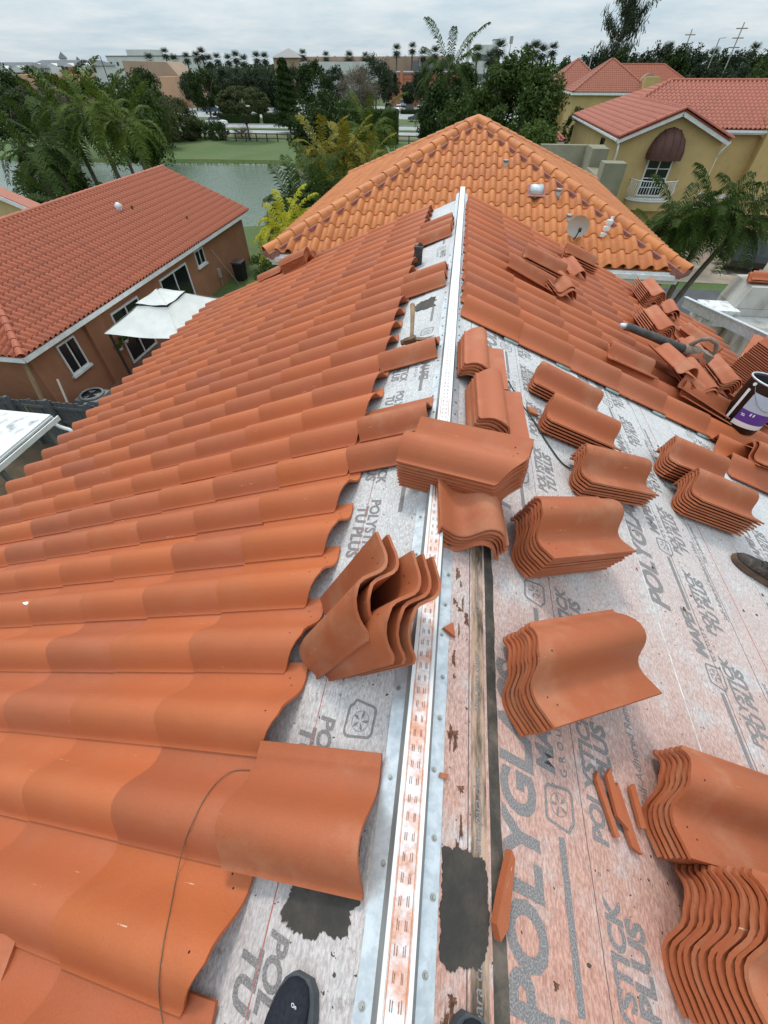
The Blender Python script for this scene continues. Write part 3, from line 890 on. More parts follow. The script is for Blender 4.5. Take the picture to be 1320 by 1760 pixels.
shard('R', [(0, 0), (.07, -.01), (.08, .05), (.03, .055)], .63, 2.22, 30, .012, 'small shard behind the five-tile stack beside the cord')
shard('R', [(0, 0), (.012, -.004), (.012, .02), (0, .022)], .09, .20, 0, .013, 'tiny red chip on the right flange of the ridge metal', .006)

# ------------------------------------------------------------------ cords
def cord(name, pts, r_, mat, lab):
    P = [Vector(p) for p in pts]; out_ = []
    for i in range(len(P) - 1):
        p0, p1, p2, p3 = P[max(i - 1, 0)], P[i], P[i + 1], P[min(i + 2, len(P) - 1)]
        for k in range(10):
            t_ = k / 10
            out_.append(.5 * ((2 * p1) + (p2 - p0) * t_ + (2 * p0 - 5 * p1 + 4 * p2 - p3) * t_ ** 2 + (3 * p1 - p0 - 3 * p2 + p3) * t_ ** 3))
    out_.append(P[-1])
    mb = MB(); mb.tube(out_, r_, 6)
    return tag(mb.build(name, mat, smooth=True), lab, 'cord')
M['cord_dark'] = simple('cord_dark', (0.03, 0.045, 0.035), None, .6)
M['wire_brown'] = simple('wire_brown', (0.16, 0.10, 0.06), None, .5)
bpy.context.view_layer.update()
_dg = bpy.context.evaluated_depsgraph_get()
def onray(px, py, z=0, lift=.004):  # the point of the roof surface met by a line of sight
    ok, loc, nrm_, *_ = scn.ray_cast(_dg, CAMP, ray(px, py).normalized())
    return (loc + nrm_ * lift if nrm_.dot(ray(px, py)) < 0 else loc - nrm_ * lift) if ok else atz(px, py, Z0 + z)
cord('wire', [onray(*q) for q in ((430, 1324), (400, 1327), (375, 1345), (352, 1375), (333, 1412), (318, 1450), (304, 1510), (292, 1570), (282, 1625), (276, 1680), (277, 1720), (282, 1757))], .0013, M['wire_brown'], 'thin brown wire curling over the near left tiles')
cord('string', [Rp(.42, 2.45, .03), Rp(.52, 2.25, .02), Rp(.60, 2.14, .012), Rp(.66, 2.0, .01), Rp(.74, 1.86, .01), Rp(.80, 1.83, .01)], .0045, M['cord_dark'], 'dark green string between the stacks on the underlayment')
M['dropping'] = simple('dropping', (0.75, 0.75, 0.72), None, .8)
for px, py, z, lab in ((46, 1037, -.50, 'white bird dropping on the near left tiles'), (1112, 574, -.75, 'white bird dropping on the tilted tile by the blower')):
    mb = MB(); rr = [(.022 * math.cos(k * math.pi / 5) * (1 + .3 * math.sin(3 * k)), .010 * math.sin(k * math.pi / 5), 0) for k in range(10)]
    mb.add(rr + [(0, 0, .006)], [(i, (i + 1) % 10, 10) for i in range(10)])
    o = mb.build('dropping', M['dropping'], smooth=True); o.location = onray(px, py, z, .001)
    tag(o, lab, 'dropping')

# ------------------------------------------------------------------ hammer, vent pipe
hm = tag(empty('hammer'), 'wooden-handled hammer lying on the left slope by the ridge metal', 'hammer')
HM = frame(Vector((0, 1, 0)), VL * -1, NL, Lp(.235, 2.66, .10)) @ Matrix.Rotation(R(-6), 4, 'Y')
mb = MB(); mb.tube([(0, 0, 0), (.1, 0, .012), (.25, 0, .03), (.38, .004, .045)], [.014, .013, .016, .019], 10)
mb.build('handle', M['wood'], hm, True, HM)
M['rust_iron'] = simple('rusty_iron', (0.20, 0.12, 0.07), (0.10, 0.06, 0.04), .7, 30, metal=.4)
mb = MB(); mb.box(-.018, .018, -.03, .05, -.018, .016)
mb.tube([(0, .05, 0), (0, .075, 0)], .019, 10); mb.bar((-.01, -.03, 0), (-.02, -.10, -.02), .03, .012)
mb.build('hammer_head', M['rust_iron'], hm, False, HM)
vp = tag(empty('vent_pipe', Lp(.42, 4.70, 0)), 'dark square-topped vent pipe standing in the upper left tiles', 'vent pipe')
M['vent_dark'] = simple('vent_dark', (0.035, 0.028, 0.026), (0.07, 0.055, 0.05), .7, 20, bmp=.3)
mb = MB(); mb.box(-.04, .04, -.04, .04, -.05, .16); mb.build('pipe', M['vent_dark'], vp)
mb = MB(); mb.box(-.045, .045, -.045, .045, .16, .174); mb.tube([(.01, .01, .17), (.02, .02, .19)], .024, 6); mb.build('cap', M['vent_dark'], vp)

# ------------------------------------------------------------------ shoes and boot
def ring(x, w, zb, zt, k=14, flat=.25):
    pts = []
    for j in range(k):
        a = 2 * math.pi * j / k
        y = math.cos(a) * w / 2; z = (zb + zt) / 2 + math.sin(a) * (zt - zb) / 2
        if math.sin(a) < 0: z = zb + (z - zb) * flat; y *= 1.03
        pts.append((x, y, z))
    return pts
def shoe(name, mw, lab, upper, sole, boot=False, lace=None, logo_txt=None):
    e = tag(empty(name), lab, 'shoe'); e.matrix_world = mw @ Matrix.Scale(1.0 if boot else .90, 4)
    hgt = .115 if boot else .085
    secs = [(0, .02, .03), (.008, .055, .045), (.03, .083, .058), (.07, .100, .068), (.12, .098, .078), (.17, .088, hgt), (.22, .080, hgt + .02), (.265, .072, hgt + .03), (.285, .05, hgt + .03)]
    mb = MB(); mb.loft([ring(x, w_, .022, z) for x, w_, z in secs]); mb.build('upper', upper, e, True)
    mb = MB()
    mb.loft([[(x, w_ * .55 * math.copysign(1, math.cos(a)) * min(1, abs(math.cos(a)) * 3), .027 if math.sin(a) > 0 else 0) for a in (R(60), R(120), R(240), R(300))] for x, w_, z in [(-.004, .04, 0), (.012, .075, 0), (.05, .104, 0), (.10, .112, 0), (.16, .098, 0), (.22, .088, 0), (.28, .078, 0), (.295, .05, 0)]])
    mb.build('sole', sole, e, False)
    mb = MB()
    mb.tube([(.235, 0, hgt), (.240, 0, hgt + .10), (.245, 0, hgt + .22)], [.045, .05, .056], 12)
    mb.build('sock' if not boot else 'shaft', upper if boot else M['black'], e, True)
    if lace:
        for k in range(4):
            x = .11 + .024 * k
            mb = MB(); mb.tube([(x, -.032, .068 + .012 * k), (x + .006, 0, .082 + .012 * k), (x, .032, .068 + .012 * k)], .0035, 6)
            mb.build('lace', lace, e, True)
    if logo_txt:
        me = text_mesh('On', .011, .0, .03).copy(); me.materials.clear(); me.materials.append(M['white_trim'])
        o = link('logo', me, e); o.matrix_local = Matrix.Translation((.038, .012, .0625)) @ Matrix.Rotation(R(90), 4, 'Z') @ Matrix.Rotation(R(25), 4, 'X')
    return e
M['shoe_knit'] = simple('shoe_knit', (0.008, 0.010, 0.016), (0.016, 0.019, 0.028), .85, 120, bmp=.3)
M['shoe_sole'] = simple('shoe_sole', (0.075, 0.085, 0.095), (0.05, 0.057, 0.065), .7, 10)
M['boot_hide'] = simple('boot_leather', (0.030, 0.024, 0.020), (0.115, 0.085, 0.062), .75, 16, lo=.42, hi=.7, bmp=.4)
M['boot_sole'] = simple('boot_sole', (0.17, 0.105, 0.065), (0.10, 0.06, 0.04), .9, 12)
M['lace'] = simple('boot_lace', (0.02, 0.02, 0.02), None, .8)
def shoemw(pf, Nn, s_, Y, yaw, h=.008):
    d = Vector((math.sin(R(yaw)), math.cos(R(yaw)), 0)); d = (d - Nn * d.dot(Nn)).normalized()
    X = -d; return frame(X, Nn.cross(X), Nn, pf(s_, Y, h))
shoe('shoe', shoemw(Lp, NL, .200, -.195, 8), 'black knit running shoe with grey sole, left of the ridge metal', M['shoe_knit'], M['shoe_sole'], logo_txt=True)
shoe('shoe', shoemw(Rp, NR, .165, -.195, 12), 'tip of a black running shoe right of the ridge metal', M['shoe_knit'], M['shoe_sole'])
bt = Rp(1.91, 1.655, .008); d = (VR * 1.0 + Vector((0, .38, 0))).normalized(); X = -d
shoe('work_boot', frame(X, NR.cross(X), NR, bt), 'scuffed muddy leather work boot at the right border', M['boot_hide'], M['boot_sole'], True, M['lace'])

# ------------------------------------------------------------------ bucket
bk = tag(empty('paint_bucket'), 'black bucket with a purple and grey paper wrap among the tiles', 'bucket')
bk.matrix_world = Matrix.Translation(Rp(2.83, 3.44, .10)) @ Matrix.Rotation(R(9), 4, 'Y') @ Matrix.Rotation(R(-4), 4, 'X') @ Matrix.Scale(1.2, 4)
def lathe(prof, seg=28, mi=0, a0=0.0, a1=2 * math.pi):
    mb = MB(); full = abs(a1 - a0 - 2 * math.pi) < 1e-6; k = seg if full else seg + 1
    vs = [(r_ * math.cos(a0 + (a1 - a0) * j / seg), r_ * math.sin(a0 + (a1 - a0) * j / seg), z) for r_, z in prof for j in range(k)]
    fs = []
    for i in range(len(prof) - 1):
        for j in range(seg):
            j2 = (j + 1) % k if full else j + 1
            fs.append((i * k + j, i * k + j2, (i + 1) * k + j2, (i + 1) * k + j))
    mb.add(vs, fs, mi); return mb
M['bucket'] = simple('bucket_plastic', (0.012, 0.010, 0.010), (0.03, 0.024, 0.022), .35, 9)
M['purple'] = simple('purple_print', (0.10, 0.035, 0.26), (0.12, 0.05, 0.28), .5, 6)
M['paper'] = simple('grey_print', (0.42, 0.47, 0.56), (0.50, 0.54, 0.60), .5, 5)
M['cream'] = simple('white_print', (0.72, 0.72, 0.70), None, .6)
lathe([(.118, 0), (.128, .004), (.146, .34), (.150, .345), (.150, .355), (.142, .355), (.139, .34), (.122, .03), (.0, .03)]).build('body', M['bucket'], bk, True)
lathe([(.120, 0), (0, 0)]).build('base', M['bucket'], bk)
lathe([(.1425, .350), (.1515, .350), (.1515, .360), (.1425, .360), (.1425, .350)]).build('rim', M['galv'], bk, True)
f0, f1 = R(-150), R(-40)
rr = lambda z: .128 + (.146 - .128) * z / .34 + .0012
lathe([(rr(.17), .17), (rr(.29), .29)], 16, 0, f0, f1).build('grey_label', M['paper'], bk, True)
lathe([(rr(.085), .085), (rr(.17), .17)], 16, 0, f0, f1).build('purple_label', M['purple'], bk, True)
lathe([(rr(.05), .05), (rr(.085), .085)], 16, 0, f0, f1).build('white_label', M['cream'], bk, True)
lathe([(rr(.05), .05), (rr(.29), .29)], 2, 0, R(-175), R(-166)).build('label_strip', M['cream'], bk, True)
for k, (a, z, hh) in enumerate(((-120, .14, .020), (-112, .14, .020), (-75, .215, .03), (-70, .232, .02), (-62, .215, .012), (-138, .135, .006), (-136, .125, .006))):
    lathe([(rr(z) + .0012, z), (rr(z + hh) + .0012, z + hh)], 3, 0, R(a - (2 if k < 2 else 5)), R(a + (2 if k < 2 else 5))).build('label_mark', M['cream'], bk)
mb = MB(); mb.tube([(.146 * math.cos(a), .146 * math.sin(a), .33 - .13 * math.sin((a - R(-165)) / R(135) * math.pi)) for a in [R(-165) + R(135) * k / 14 for k in range(15)]], .002, 6)
mb.build('handle', M['steel'], bk, True)
mb = MB(); mb.tube([(.147 * math.cos(R(-165)), .147 * math.sin(R(-165)), .33), (.156 * math.cos(R(-165)), .156 * math.sin(R(-165)), .33)], .011, 10); mb.build('handle_lug', M['cream'], bk)

# ------------------------------------------------------------------ leaf blower
bl = tag(empty('leaf_blower'), 'dusty handheld leaf blower with orange engine and long dark tube on the tiles', 'leaf blower')
M['orange_pl'] = simple('orange_plastic', (0.48, 0.115, 0.035), (0.36, 0.09, 0.04), .5, 16)
M['dusty'] = simple('dusty_plastic', (0.30, 0.22, 0.165), (0.16, 0.115, 0.085), .9, 25)
M['tube'] = simple('tube_plastic', (0.045, 0.042, 0.040), (0.085, 0.075, 0.068), .6, 14)
P0 = Rp(1.74, 4.16, .19); P1 = Rp(2.50, 4.22, .27)
ax = (P1 - P0).normalized()
bl.matrix_world = frame(ax, NR.cross(ax), NR, P1)
mb = MB(); mb.tube([(-.80, 0, -.01), (-.76, 0, -.005), (-.45, 0, 0), (-.12, 0, 0)], [.036, .034, .038, .042], 14); mb.build('tube', M['tube'], bl, True)
mb = MB(); mb.tube([(-.86, -.01, -.02), (-.80, 0, -.01)], [.022, .030], 10); mb.build('nozzle', M['galv'], bl, True)
mb = MB(); mb.tube([(-.13, 0, 0), (-.08, 0, .01), (0, 0, .015), (.05, 0, 0)], [.048, .055, .060, .05], 12); mb.build('fan_neck', M['dusty'], bl, True)
mb = MB(); mb.loft([[(x, w_ * math.cos(a) * (1 if abs(math.cos(a)) < .8 else .95), c_ + h_ * math.sin(a)) for a in [k * math.pi / 7 for k in range(14)]] for x, w_, h_, c_ in ((-.07, .05, .06, -.05), (-.05, .085, .10, -.06), (.03, .10, .115, -.06), (.11, .095, .11, -.06), (.16, .07, .09, -.055), (.17, .04, .05, -.05))])
mb.build('engine_cover', M['orange_pl'], bl, True)
mb = MB(); mb.tube([(-.10, 0, .05), (-.06, 0, .13), (.02, 0, .165), (.12, 0, .15), (.175, 0, .09), (.17, 0, .02)], [.022, .022, .02, .02, .022, .02], 10); mb.build('handle', M['dusty'], bl, True)
mb = MB(); mb.tube([(.0, -.10, -.06), (.0, -.125, -.06)], [.06, .05], 16); mb.tube([(.0, -.126, -.06), (0, -.13, -.06)], .018, 8); mb.build('starter_cover', M['black'], bl, True)
mb = MB(); mb.box(.06, .16, -.07, .06, -.02, .055); mb.build('air_filter', M['dusty'], bl)
mb = MB(); mb.tube([(.10, -.08, -.10), (.13, -.085, -.13)], .03, 10); mb.build('fuel_cap', M['black'], bl, True)
me = text_mesh('ECHO', .035, .1, .02).copy(); me.materials.clear(); me.materials.append(M['cream'])
o = link('badge', me, bl); o.matrix_local = Matrix.Translation((-.055, -.0985, -.045)) @ Matrix.Rotation(R(78), 4, 'X')

# ------------------------------------------------------------------ parapet, flashing and plank at the right eave
pp = tag(empty('parapet_wall', (5.0, 7.4, 0)), 'stained grey stucco parapet rising at the right eave, tiles on its top', 'wall')
M['stain_stucco'] = simple('stained_stucco', (0.50, 0.48, 0.44), (0.22, 0.205, 0.17), .95, 2.2, stretch=(1, 1, .35), lo=.38, hi=.68, bmp=.4)
mb = MB()
mb.add([(-.28, .30, Z0 - 1.50), (1.6, .30, Z0 - 1.50), (1.6, .30, Z0 - 1.14), (-.20, .30, Z0 - 1.18), (-.28, .9, Z0 - 1.50), (1.6, .9, Z0 - 1.50), (1.6, .9, Z0 - 1.14), (-.20, .9, Z0 - 1.18)],
       [(0, 1, 2, 3), (7, 6, 5, 4), (0, 4, 5, 1), (1, 5, 6, 2), (2, 6, 7, 3), (3, 7, 4, 0)])
mb.box(-.26, 1.6, -1.6, .28, 0, Z0 - 1.62)
mb.box(-.28, 1.6, .30, .9, 0, Z0 - 1.505)
mb.build('wall', M['stain_stucco'], pp)
fl = tag(empty('flashing', (4.25, 6.9, Z0 - 1.55)), 'bent galvanised flashing channel lying at the right eave below the parapet', 'flashing')
mb = MB(); mb.bar((-.22, 1.05, .02), (.50, -.55, .06), .012, .17); mb.bar((-.13, 1.08, -.05), (.57, -.50, -.03), .16, .012)
mb.bar((-.25, 1.04, .10), (.47, -.57, .14), .05, .012)
mb.build('channel', M['galv'], fl)
for k in range(7):
    mb = MB(); q = Vector((-.22, 1.05, .03)).lerp(Vector((.50, -.55, .07)), (k + .5) / 7); mb.tube([q + Vector((-.012, -.004, 0)), q + Vector((-.006, -.002, 0))], .012, 8); mb.build('rivet', M['white_trim'], fl)
mb = MB(); mb.box(4.25, 4.75, 7.55, 8.0, Z0 - 1.75, Z0 - 1.5)
tag(mb.build('eave_block', simple('whitewash', (0.66, 0.66, 0.64), (0.3, 0.3, 0.28), .9, 9, lo=.45, hi=.7)), 'whitewashed block behind the flashing at the right eave', 'masonry')
mb = MB(); mb.prism([(0, -.07), (.72, -.07), (.80, -.03), (.80, .05), (.76, .09), (0, .09)], 0, .02)
o = mb.build('flat_tile', M['clay_loose'])
pA = Rp(3.86, 5.22, .16); pB = Rp(4.30, 6.02, .48); X = (pB - pA).normalized(); Zq = Vector((-.3, -.75, .6)); Yv = Zq.cross(X).normalized(); Zq = X.cross(Yv)
o.matrix_world = frame(X, Yv, Zq, pA); tag(o, 'long flat terracotta piece leaning against the parapet', 'roof tile')
stack(frame(Vector((-1, .1, 0)).normalized(), Vector((-.1, -1, 0)).normalized(), Vector((0, 0, 1)), Vector((5.32, 8.05, Z0 - 1.16))), 3, 'lying along the top of the stained parapet', pitch=.02, jit=.03)
stack(frame(Vector((-1, .1, 0)).normalized(), Vector((-.1, -1, 0)).normalized(), Vector((0, 0, 1)), Vector((5.72, 7.88, Z0 - 1.16))), 2, 'at the outer end of the stained parapet', pitch=.02, jit=.03)

q = onray(4, 1660, 0, .004)
mb = MB(); mb.prism([(-.06, -.02), (.05, -.03), (.07, .03), (-.05, .035)], 0, .012)
o = mb.build('tile_shard', M['clay_loose']); o.matrix_world = frame(Vector((0, 1, 0)), VL * -1, NL, q) @ Matrix.Rotation(R(25), 4, 'Z') @ Matrix.Rotation(R(14), 4, 'X')
tag(o, 'broken shard on the near tiles at the lower left border', 'tile shard', 'broken tile pieces')

# ------------------------------------------------------------------ tiled roofs of the houses around
def low_tile(name, cover, expo, mat, hgt=.07, seg=7):
    W, L = cover * 1.15, expo * 1.14
    pr_ = []
    for k in range(seg + 1):
        u = k / seg
        y = u * W
        z = hgt * (math.sin(min(1, u / .62) * math.pi) ** .8 if u < .62 else 0) + (.012 * ((u - .62) / .38) ** 2 if u >= .62 else 0)
        pr_.append((y, z))
    me = tile_mesh(name, [mat], L=L, prof=pr_, t=.016, clip=0, holes=False, solid=False)
    return me, W, L
def roof_face(roof, pts, cover, expo, mat, limit, hgt=.07, inv=None, lift=.03, seg=7, eave_over=.05):
    """tiles on a convex roof face; whole tiles share a mesh, tiles at hips and valleys are cut"""
    pts = [Vector(p) for p in pts]
    nn = (pts[1] - pts[0]).cross(pts[2] - pts[0]).normalized()
    if nn.z < 0: nn = -nn; pts = pts[::-1]
    bb = (Vector((0, 0, 1)) - nn * nn.z).normalized(); aa = nn.cross(bb)
    O = min(pts, key=lambda p: p.dot(bb))
    P2 = [((p - O).dot(aa), (p - O).dot(bb)) for p in pts]
    area = sum(P2[i - 1][0] * P2[i][1] - P2[i][0] * P2[i - 1][1] for i in range(len(P2)))
    if area < 0: P2 = P2[::-1]
    me, W, L = low_tile('roof_tile', cover, expo, mat, hgt, seg)
    half = []
    for i in range(len(P2)):
        a, c_ = Vector(P2[i - 1]), Vector(P2[i])
        e = c_ - a
        if e.length < 1e-4: continue
        n2 = Vector((-e.y, e.x)).normalized()         # inward
        is_eave = abs(a.y) < 1e-3 and abs(c_.y) < 1e-3
        half.append((n2, a, is_eave))
    amin = min(p[0] for p in P2); amax = max(p[0] for p in P2); bmax = max(p[1] for p in P2)
    items = []
    nj = int(bmax / expo) + 2
    ni = int((amax - amin) / cover) + 3
    tilt = math.atan2(.022, expo)
    for j in range(nj):
        for i in range(-1, ni):
            a0 = amin + i * cover; b0 = -eave_over + j * expo
            cs = [Vector((a0, b0)), Vector((a0 + W, b0)), Vector((a0, b0 + L)), Vector((a0 + W, b0 + L))]
            cuts = []; ok = True
            for n2, a, ev in half:
                if ev: continue
                d = [(q - a).dot(n2) for q in cs]
                if max(d) < .03: ok = False; break
                if min(d) < -.005: cuts.append((n2, a))
            if ok:
                o3 = O + aa * a0 + bb * b0 + nn * (lift + .024)
                items.append(((o3 - CAMP).length, i, j, o3, cuts, a0, b0))
    items.sort(key=lambda q: q[0])
    base = inv or Matrix.Identity(4)
    vs_all, fs_all = [], []
    for k, (d, i, j, o3, cuts, a0, b0) in enumerate(items):
        rj = random.Random(i * 131 + j)
        mw = frame(bb, aa, nn, o3) @ Matrix.Rotation(tilt, 4, 'Y') @ Matrix.Rotation(rj.uniform(-.008, .008), 4, 'Z')
        mm_ = me
        if cuts:
            bm = bmesh.new(); bm.from_mesh(me)
            for n2, a in cuts:
                pc = Vector((a.y - b0, a.x - a0, 0)); pn = Vector((n2.y, n2.x, 0))
                bmesh.ops.bisect_plane(bm, geom=bm.verts[:] + bm.edges[:] + bm.faces[:], plane_co=pc, plane_no=-pn, clear_outer=True)
            if not bm.faces:
                bm.free(); continue
            if k < limit:
                mm_ = bpy.data.meshes.new('roof_tile_cut'); bm.to_mesh(mm_); mm_.materials.append(mat)
                mm_.polygons.foreach_set('use_smooth', [True] * len(mm_.polygons))
            else:
                bm.verts.index_update(); b_ = len(vs_all)
                vs_all += [mw @ v_.co for v_ in bm.verts]; fs_all += [tuple(b_ + v_.index for v_ in f_.verts) for f_ in bm.faces]
            bm.free()
        if k < limit:
            o = link('roof_tile', mm_, roof); o.matrix_local = base @ mw
        elif not cuts:
            b_ = len(vs_all)
            vs_all += [mw @ v_.co for v_ in me.vertices]; fs_all += [tuple(b_ + q for q in p.vertices) for p in me.polygons]
    if vs_all:
        mb = MB(); mb.v = [tuple(q) for q in vs_all]; mb.f = fs_all; mb.m = [0] * len(fs_all)
        o = mb.build('roof_tiles', mat, roof, True); tag(o, kind='stuff'); o.matrix_local = base
def caps(roof, p0, p1, r_, ln, mat, inv=None, name='ridge_cap', mort=None):
    """overlapping half-round cap tiles from p0 (low) to p1 (high)"""
    p0 = Vector(p0); p1 = Vector(p1); d = (p1 - p0); n = max(1, int(d.length / ln)); d.normalize()
    side = d.cross(Vector((0, 0, 1))).normalized(); up = side.cross(d)
    mb = MB(); seg = 8; L = (p1 - p0).length / n * 1.12
    for x, rr_ in ((0, r_), (L, r_ * .84)):
        pass
    ring0 = [(0, -r_ * math.cos(math.pi * k / seg) * 1.0, r_ * math.sin(math.pi * k / seg)) for k in range(seg + 1)]
    ring1 = [(L, -r_ * .84 * math.cos(math.pi * k / seg), r_ * .84 * math.sin(math.pi * k / seg)) for k in range(seg + 1)]
    ringi = [(0, y * .88, z * .88) for x, y, z in ring0]
    q = seg + 1
    mb.add(ring0 + ring1, [(k, q + k, q + k + 1, k + 1) for k in range(seg)])
    mb.add(ring0 + ringi, [(k, k + 1, q + k + 1, q + k) for k in range(seg)])
    me = mb.mesh(name, mat, True)
    base = inv or Matrix.Identity(4)
    Y_ = up.cross(d)
    for k in range(n):
        o = link(name, me, roof)
        o.matrix_local = base @ frame(d, Y_, up, p0 + d * ((p1 - p0).length * k / n) + up * .045)
    if mort:
        mb = MB(); mb.bar(p0 + up * .0, p1 + up * .0, r_ * 2.7, .13, up=up)
        o = mb.build('mortar_bed', M['mortar'], roof); o.matrix_local = base
def window(parent, c, ax, up, w_, h_, frame_m, panes=2, fr=.06, sill=False, nrm=None, muntin=0, depth=.05):
    """frame with dark panes; c: centre on the wall, ax: along the wall, nrm: outwards"""
    ax = Vector(ax); up = Vector(up); nrm = Vector(nrm)
    A = frame(ax, up, nrm, Vector(c))
    mb = MB()
    mb.box(-w_ / 2, w_ / 2, h_ / 2 - fr, h_ / 2, 0, depth); mb.box(-w_ / 2, w_ / 2, -h_ / 2, -h_ / 2 + fr, 0, depth)
    mb.box(-w_ / 2, -w_ / 2 + fr, -h_ / 2 + fr, h_ / 2 - fr, 0, depth); mb.box(w_ / 2 - fr, w_ / 2, -h_ / 2 + fr, h_ / 2 - fr, 0, depth)
    for k in range(1, panes):
        x = -w_ / 2 + w_ * k / panes; mb.box(x - fr * .4, x + fr * .4, -h_ / 2 + fr, h_ / 2 - fr, 0.002, depth - .004)
    for k in range(1, muntin + 1):
        y = -h_ / 2 + h_ * k / (muntin + 1); mb.box(-w_ / 2 + fr, w_ / 2 - fr, y - fr * .3, y + fr * .3, 0.003, depth - .012)
    wf = mb.build('window', frame_m, parent); wf.matrix_world = A
    bpy.context.view_layer.update() if False else None
    for k in range(panes):
        x0 = -w_ / 2 + w_ * k / panes + fr * .4; x1 = -w_ / 2 + w_ * (k + 1) / panes - fr * .4
        mb = MB(); mb.box(x0, x1, -h_ / 2 + fr * .5, h_ / 2 - fr * .5, .004, .014); mb.build('pane', M['glass'], wf)
    if sill:
        mb = MB(); mb.box(-w_ / 2 - .06, w_ / 2 + .06, -h_ / 2 - .09, -h_ / 2 - .002, 0, depth + .06); mb.build('sill', M['white_trim'], wf)
    return wf
def gutter(parent, p0, p1, h_=.16, name='fascia'):
    mb = MB(); mb.bar(p0, p1, .05, h_); p0 = Vector(p0); p1 = Vector(p1)
    d = (p1 - p0).normalized(); s_ = d.cross(Vector((0, 0, 1)))
    mb.bar(p0 + s_ * .075 + Vector((0, 0, .03)), p1 + s_ * .075 + Vector((0, 0, .03)), .10, .09)
    return mb.build(name, M['white_trim'], parent)
ez = lambda z: Z0 + z
# note: thing empties below stand at the origin of the ground plane, parts are in world space

# ---- left neighbour: single-storey brown house
lh = tag(empty('brown_house'), 'single-storey brown stucco house with a red tiled roof left of the ridge', 'house')
ex, zr, ze = -13.23, ez(-3.07), ez(-5.05)
rxl, exl, y0, y1 = -18.18, -23.1, 10.38, 29.9
mb = MB(); mb.box(exl + .45, ex - .45, 10.85, 29.6, 0, ze - .12)
mb.add([(exl + .45, 29.6, ze - .13), (ex - .45, 29.6, ze - .13), (rxl, 29.6, zr - .25), (exl + .45, 29.5, ze - .13), (ex - .45, 29.5, ze - .13), (rxl, 29.5, zr - .25)], [(0, 1, 2), (5, 4, 3), (0, 3, 4, 1), (1, 4, 5, 2), (2, 5, 3, 0)])
mb.build('wall', M['brown_wall'], lh)
mb = MB(); mb.box(ex - .45, ex - .30, 13.6, 14.55, 0, ze - .14); mb.build('wall', M['brown_wall'], lh)
hipy = y0 + (ex - rxl)
F1 = [(ex, y0, ze), (ex, y1, ze), (rxl, y1, zr), (rxl, hipy, zr)]
F2 = [(exl, y0, ze), (ex, y0, ze), (rxl, hipy, zr)]
F3 = [(exl, y0, ze), (exl, y1, ze), (rxl, y1, zr), (rxl, hipy, zr)]
roof1 = MB().slab(F1, .08).build('roof', M['clay_red'], lh)
roof2 = MB().slab(F2, .08).build('roof', M['clay_red'], lh)
roof3 = MB().slab(F3, .08).build('roof', M['clay_red'], lh)
roof_face(roof1, F1, .2525, .385, M['clay_red'], 300, hgt=.095)
roof_face(roof2, F2, .2525, .385, M['clay_red'], 60, hgt=.095)
caps(roof1, (rxl, y1, zr), (rxl, hipy, zr), .13, .40, M['clay_red'])
caps(roof2, (ex + .05, y0 - .05, ze), (rxl, hipy, zr), .13, .40, M['clay_red'])
gutter(lh, (ex + .03, y1, ze - .09), (ex + .03, y0, ze - .09)); gutter(lh, (ex, y0 - .03, ze - .09), (exl, y0 - .03, ze - .09))
xw = ex - .45
for yc, zc, w_, h_, sl_ in ((12.52, -6.08, .95, 1.12, True), (23.3, -5.85, .98, .75, True)):
    window(lh, (xw, yc, ez(zc)), (0, 1, 0), (0, 0, 1), w_, h_, M['white_trim'], 2, .06, sl_, (1, 0, 0))
for yc in (16.18, 20.4):
    window(lh, (xw, yc, ez(-6.72)), (0, 1, 0), (0, 0, 1), 2.0 if yc < 20 else 2.65, 2.15, M['white_trim'], 2, .08, False, (1, 0, 0))
mb = MB(); mb.box(xw, xw + .12, 24.75, 24.95, .5, .95); mb.tube([(xw + .06, 24.85, .5), (xw + .06, 24.9, .0)], .02, 6); mb.build('meter_box', M['galv'], lh)
mb = MB(); mb.tube([(0, 0, 0), (0, 0, .10), (.0, .0, .14)], [.13, .13, .13], 14); mb.tube([(-.12, 0, .14), (0, 0, .20), (.14, 0, .16)], [.10, .15, .13], 12); o = mb.build('roof_vent', M['white_trim'], roof1, True)
o.location = Vector((-16.55, 22.2, ze + (ex + 16.55) * math.tan(SL) + .08))
for (x_, y_) in ((-16.35, 22.95), (-14.5, 24.6)):
    mb = MB(); mb.tube([(0, 0, 0), (0, 0, .2)], .05, 8); o = mb.build('vent_stub', M['vent_dark'], roof1); o.location = (x_, y_, ze + (ex - x_) * math.tan(SL) + .04)

# hanging things on that wall
for k, yy in enumerate((14.62, 15.1)):
    e = tag(empty('hanging_planter', (xw + .22, yy, .95 + .1 * k)), 'white hanging planter %s on the brown house wall' % ('nearer the window' if k == 0 else 'nearer the sliding door'), 'planter')
    lathe([(.04, 0), (.10, .02), (.14, .16), (.12, .16), (.10, .10), (0, .10)], 14).build('pot', M['white_trim'], e, True)
    mb = MB(); ra = random.Random(k)
    for q in range(60):
        a = ra.uniform(0, 6.28); l_ = ra.uniform(.08, .22); z_ = ra.uniform(.0, .2)
        mb.add([(0, 0, .14), (math.cos(a) * l_ - .03 * math.sin(a), math.sin(a) * l_ + .03 * math.cos(a), .14 + z_), (math.cos(a) * l_ * 1.3, math.sin(a) * l_ * 1.3, .12 + z_ * .7), (math.cos(a) * l_ + .03 * math.sin(a), math.sin(a) * l_ - .03 * math.cos(a), .14 + z_)], [(0, 1, 2, 3)])
    mb.build('plant', M['leaf_light'], e)
mb = MB(); mb.tube([(0, 0, 0), (0, .2, -.16), (0, -.2, -.16), (0, 0, 0), (0, 0, .08), (0, .04, .12)], .012, 6)
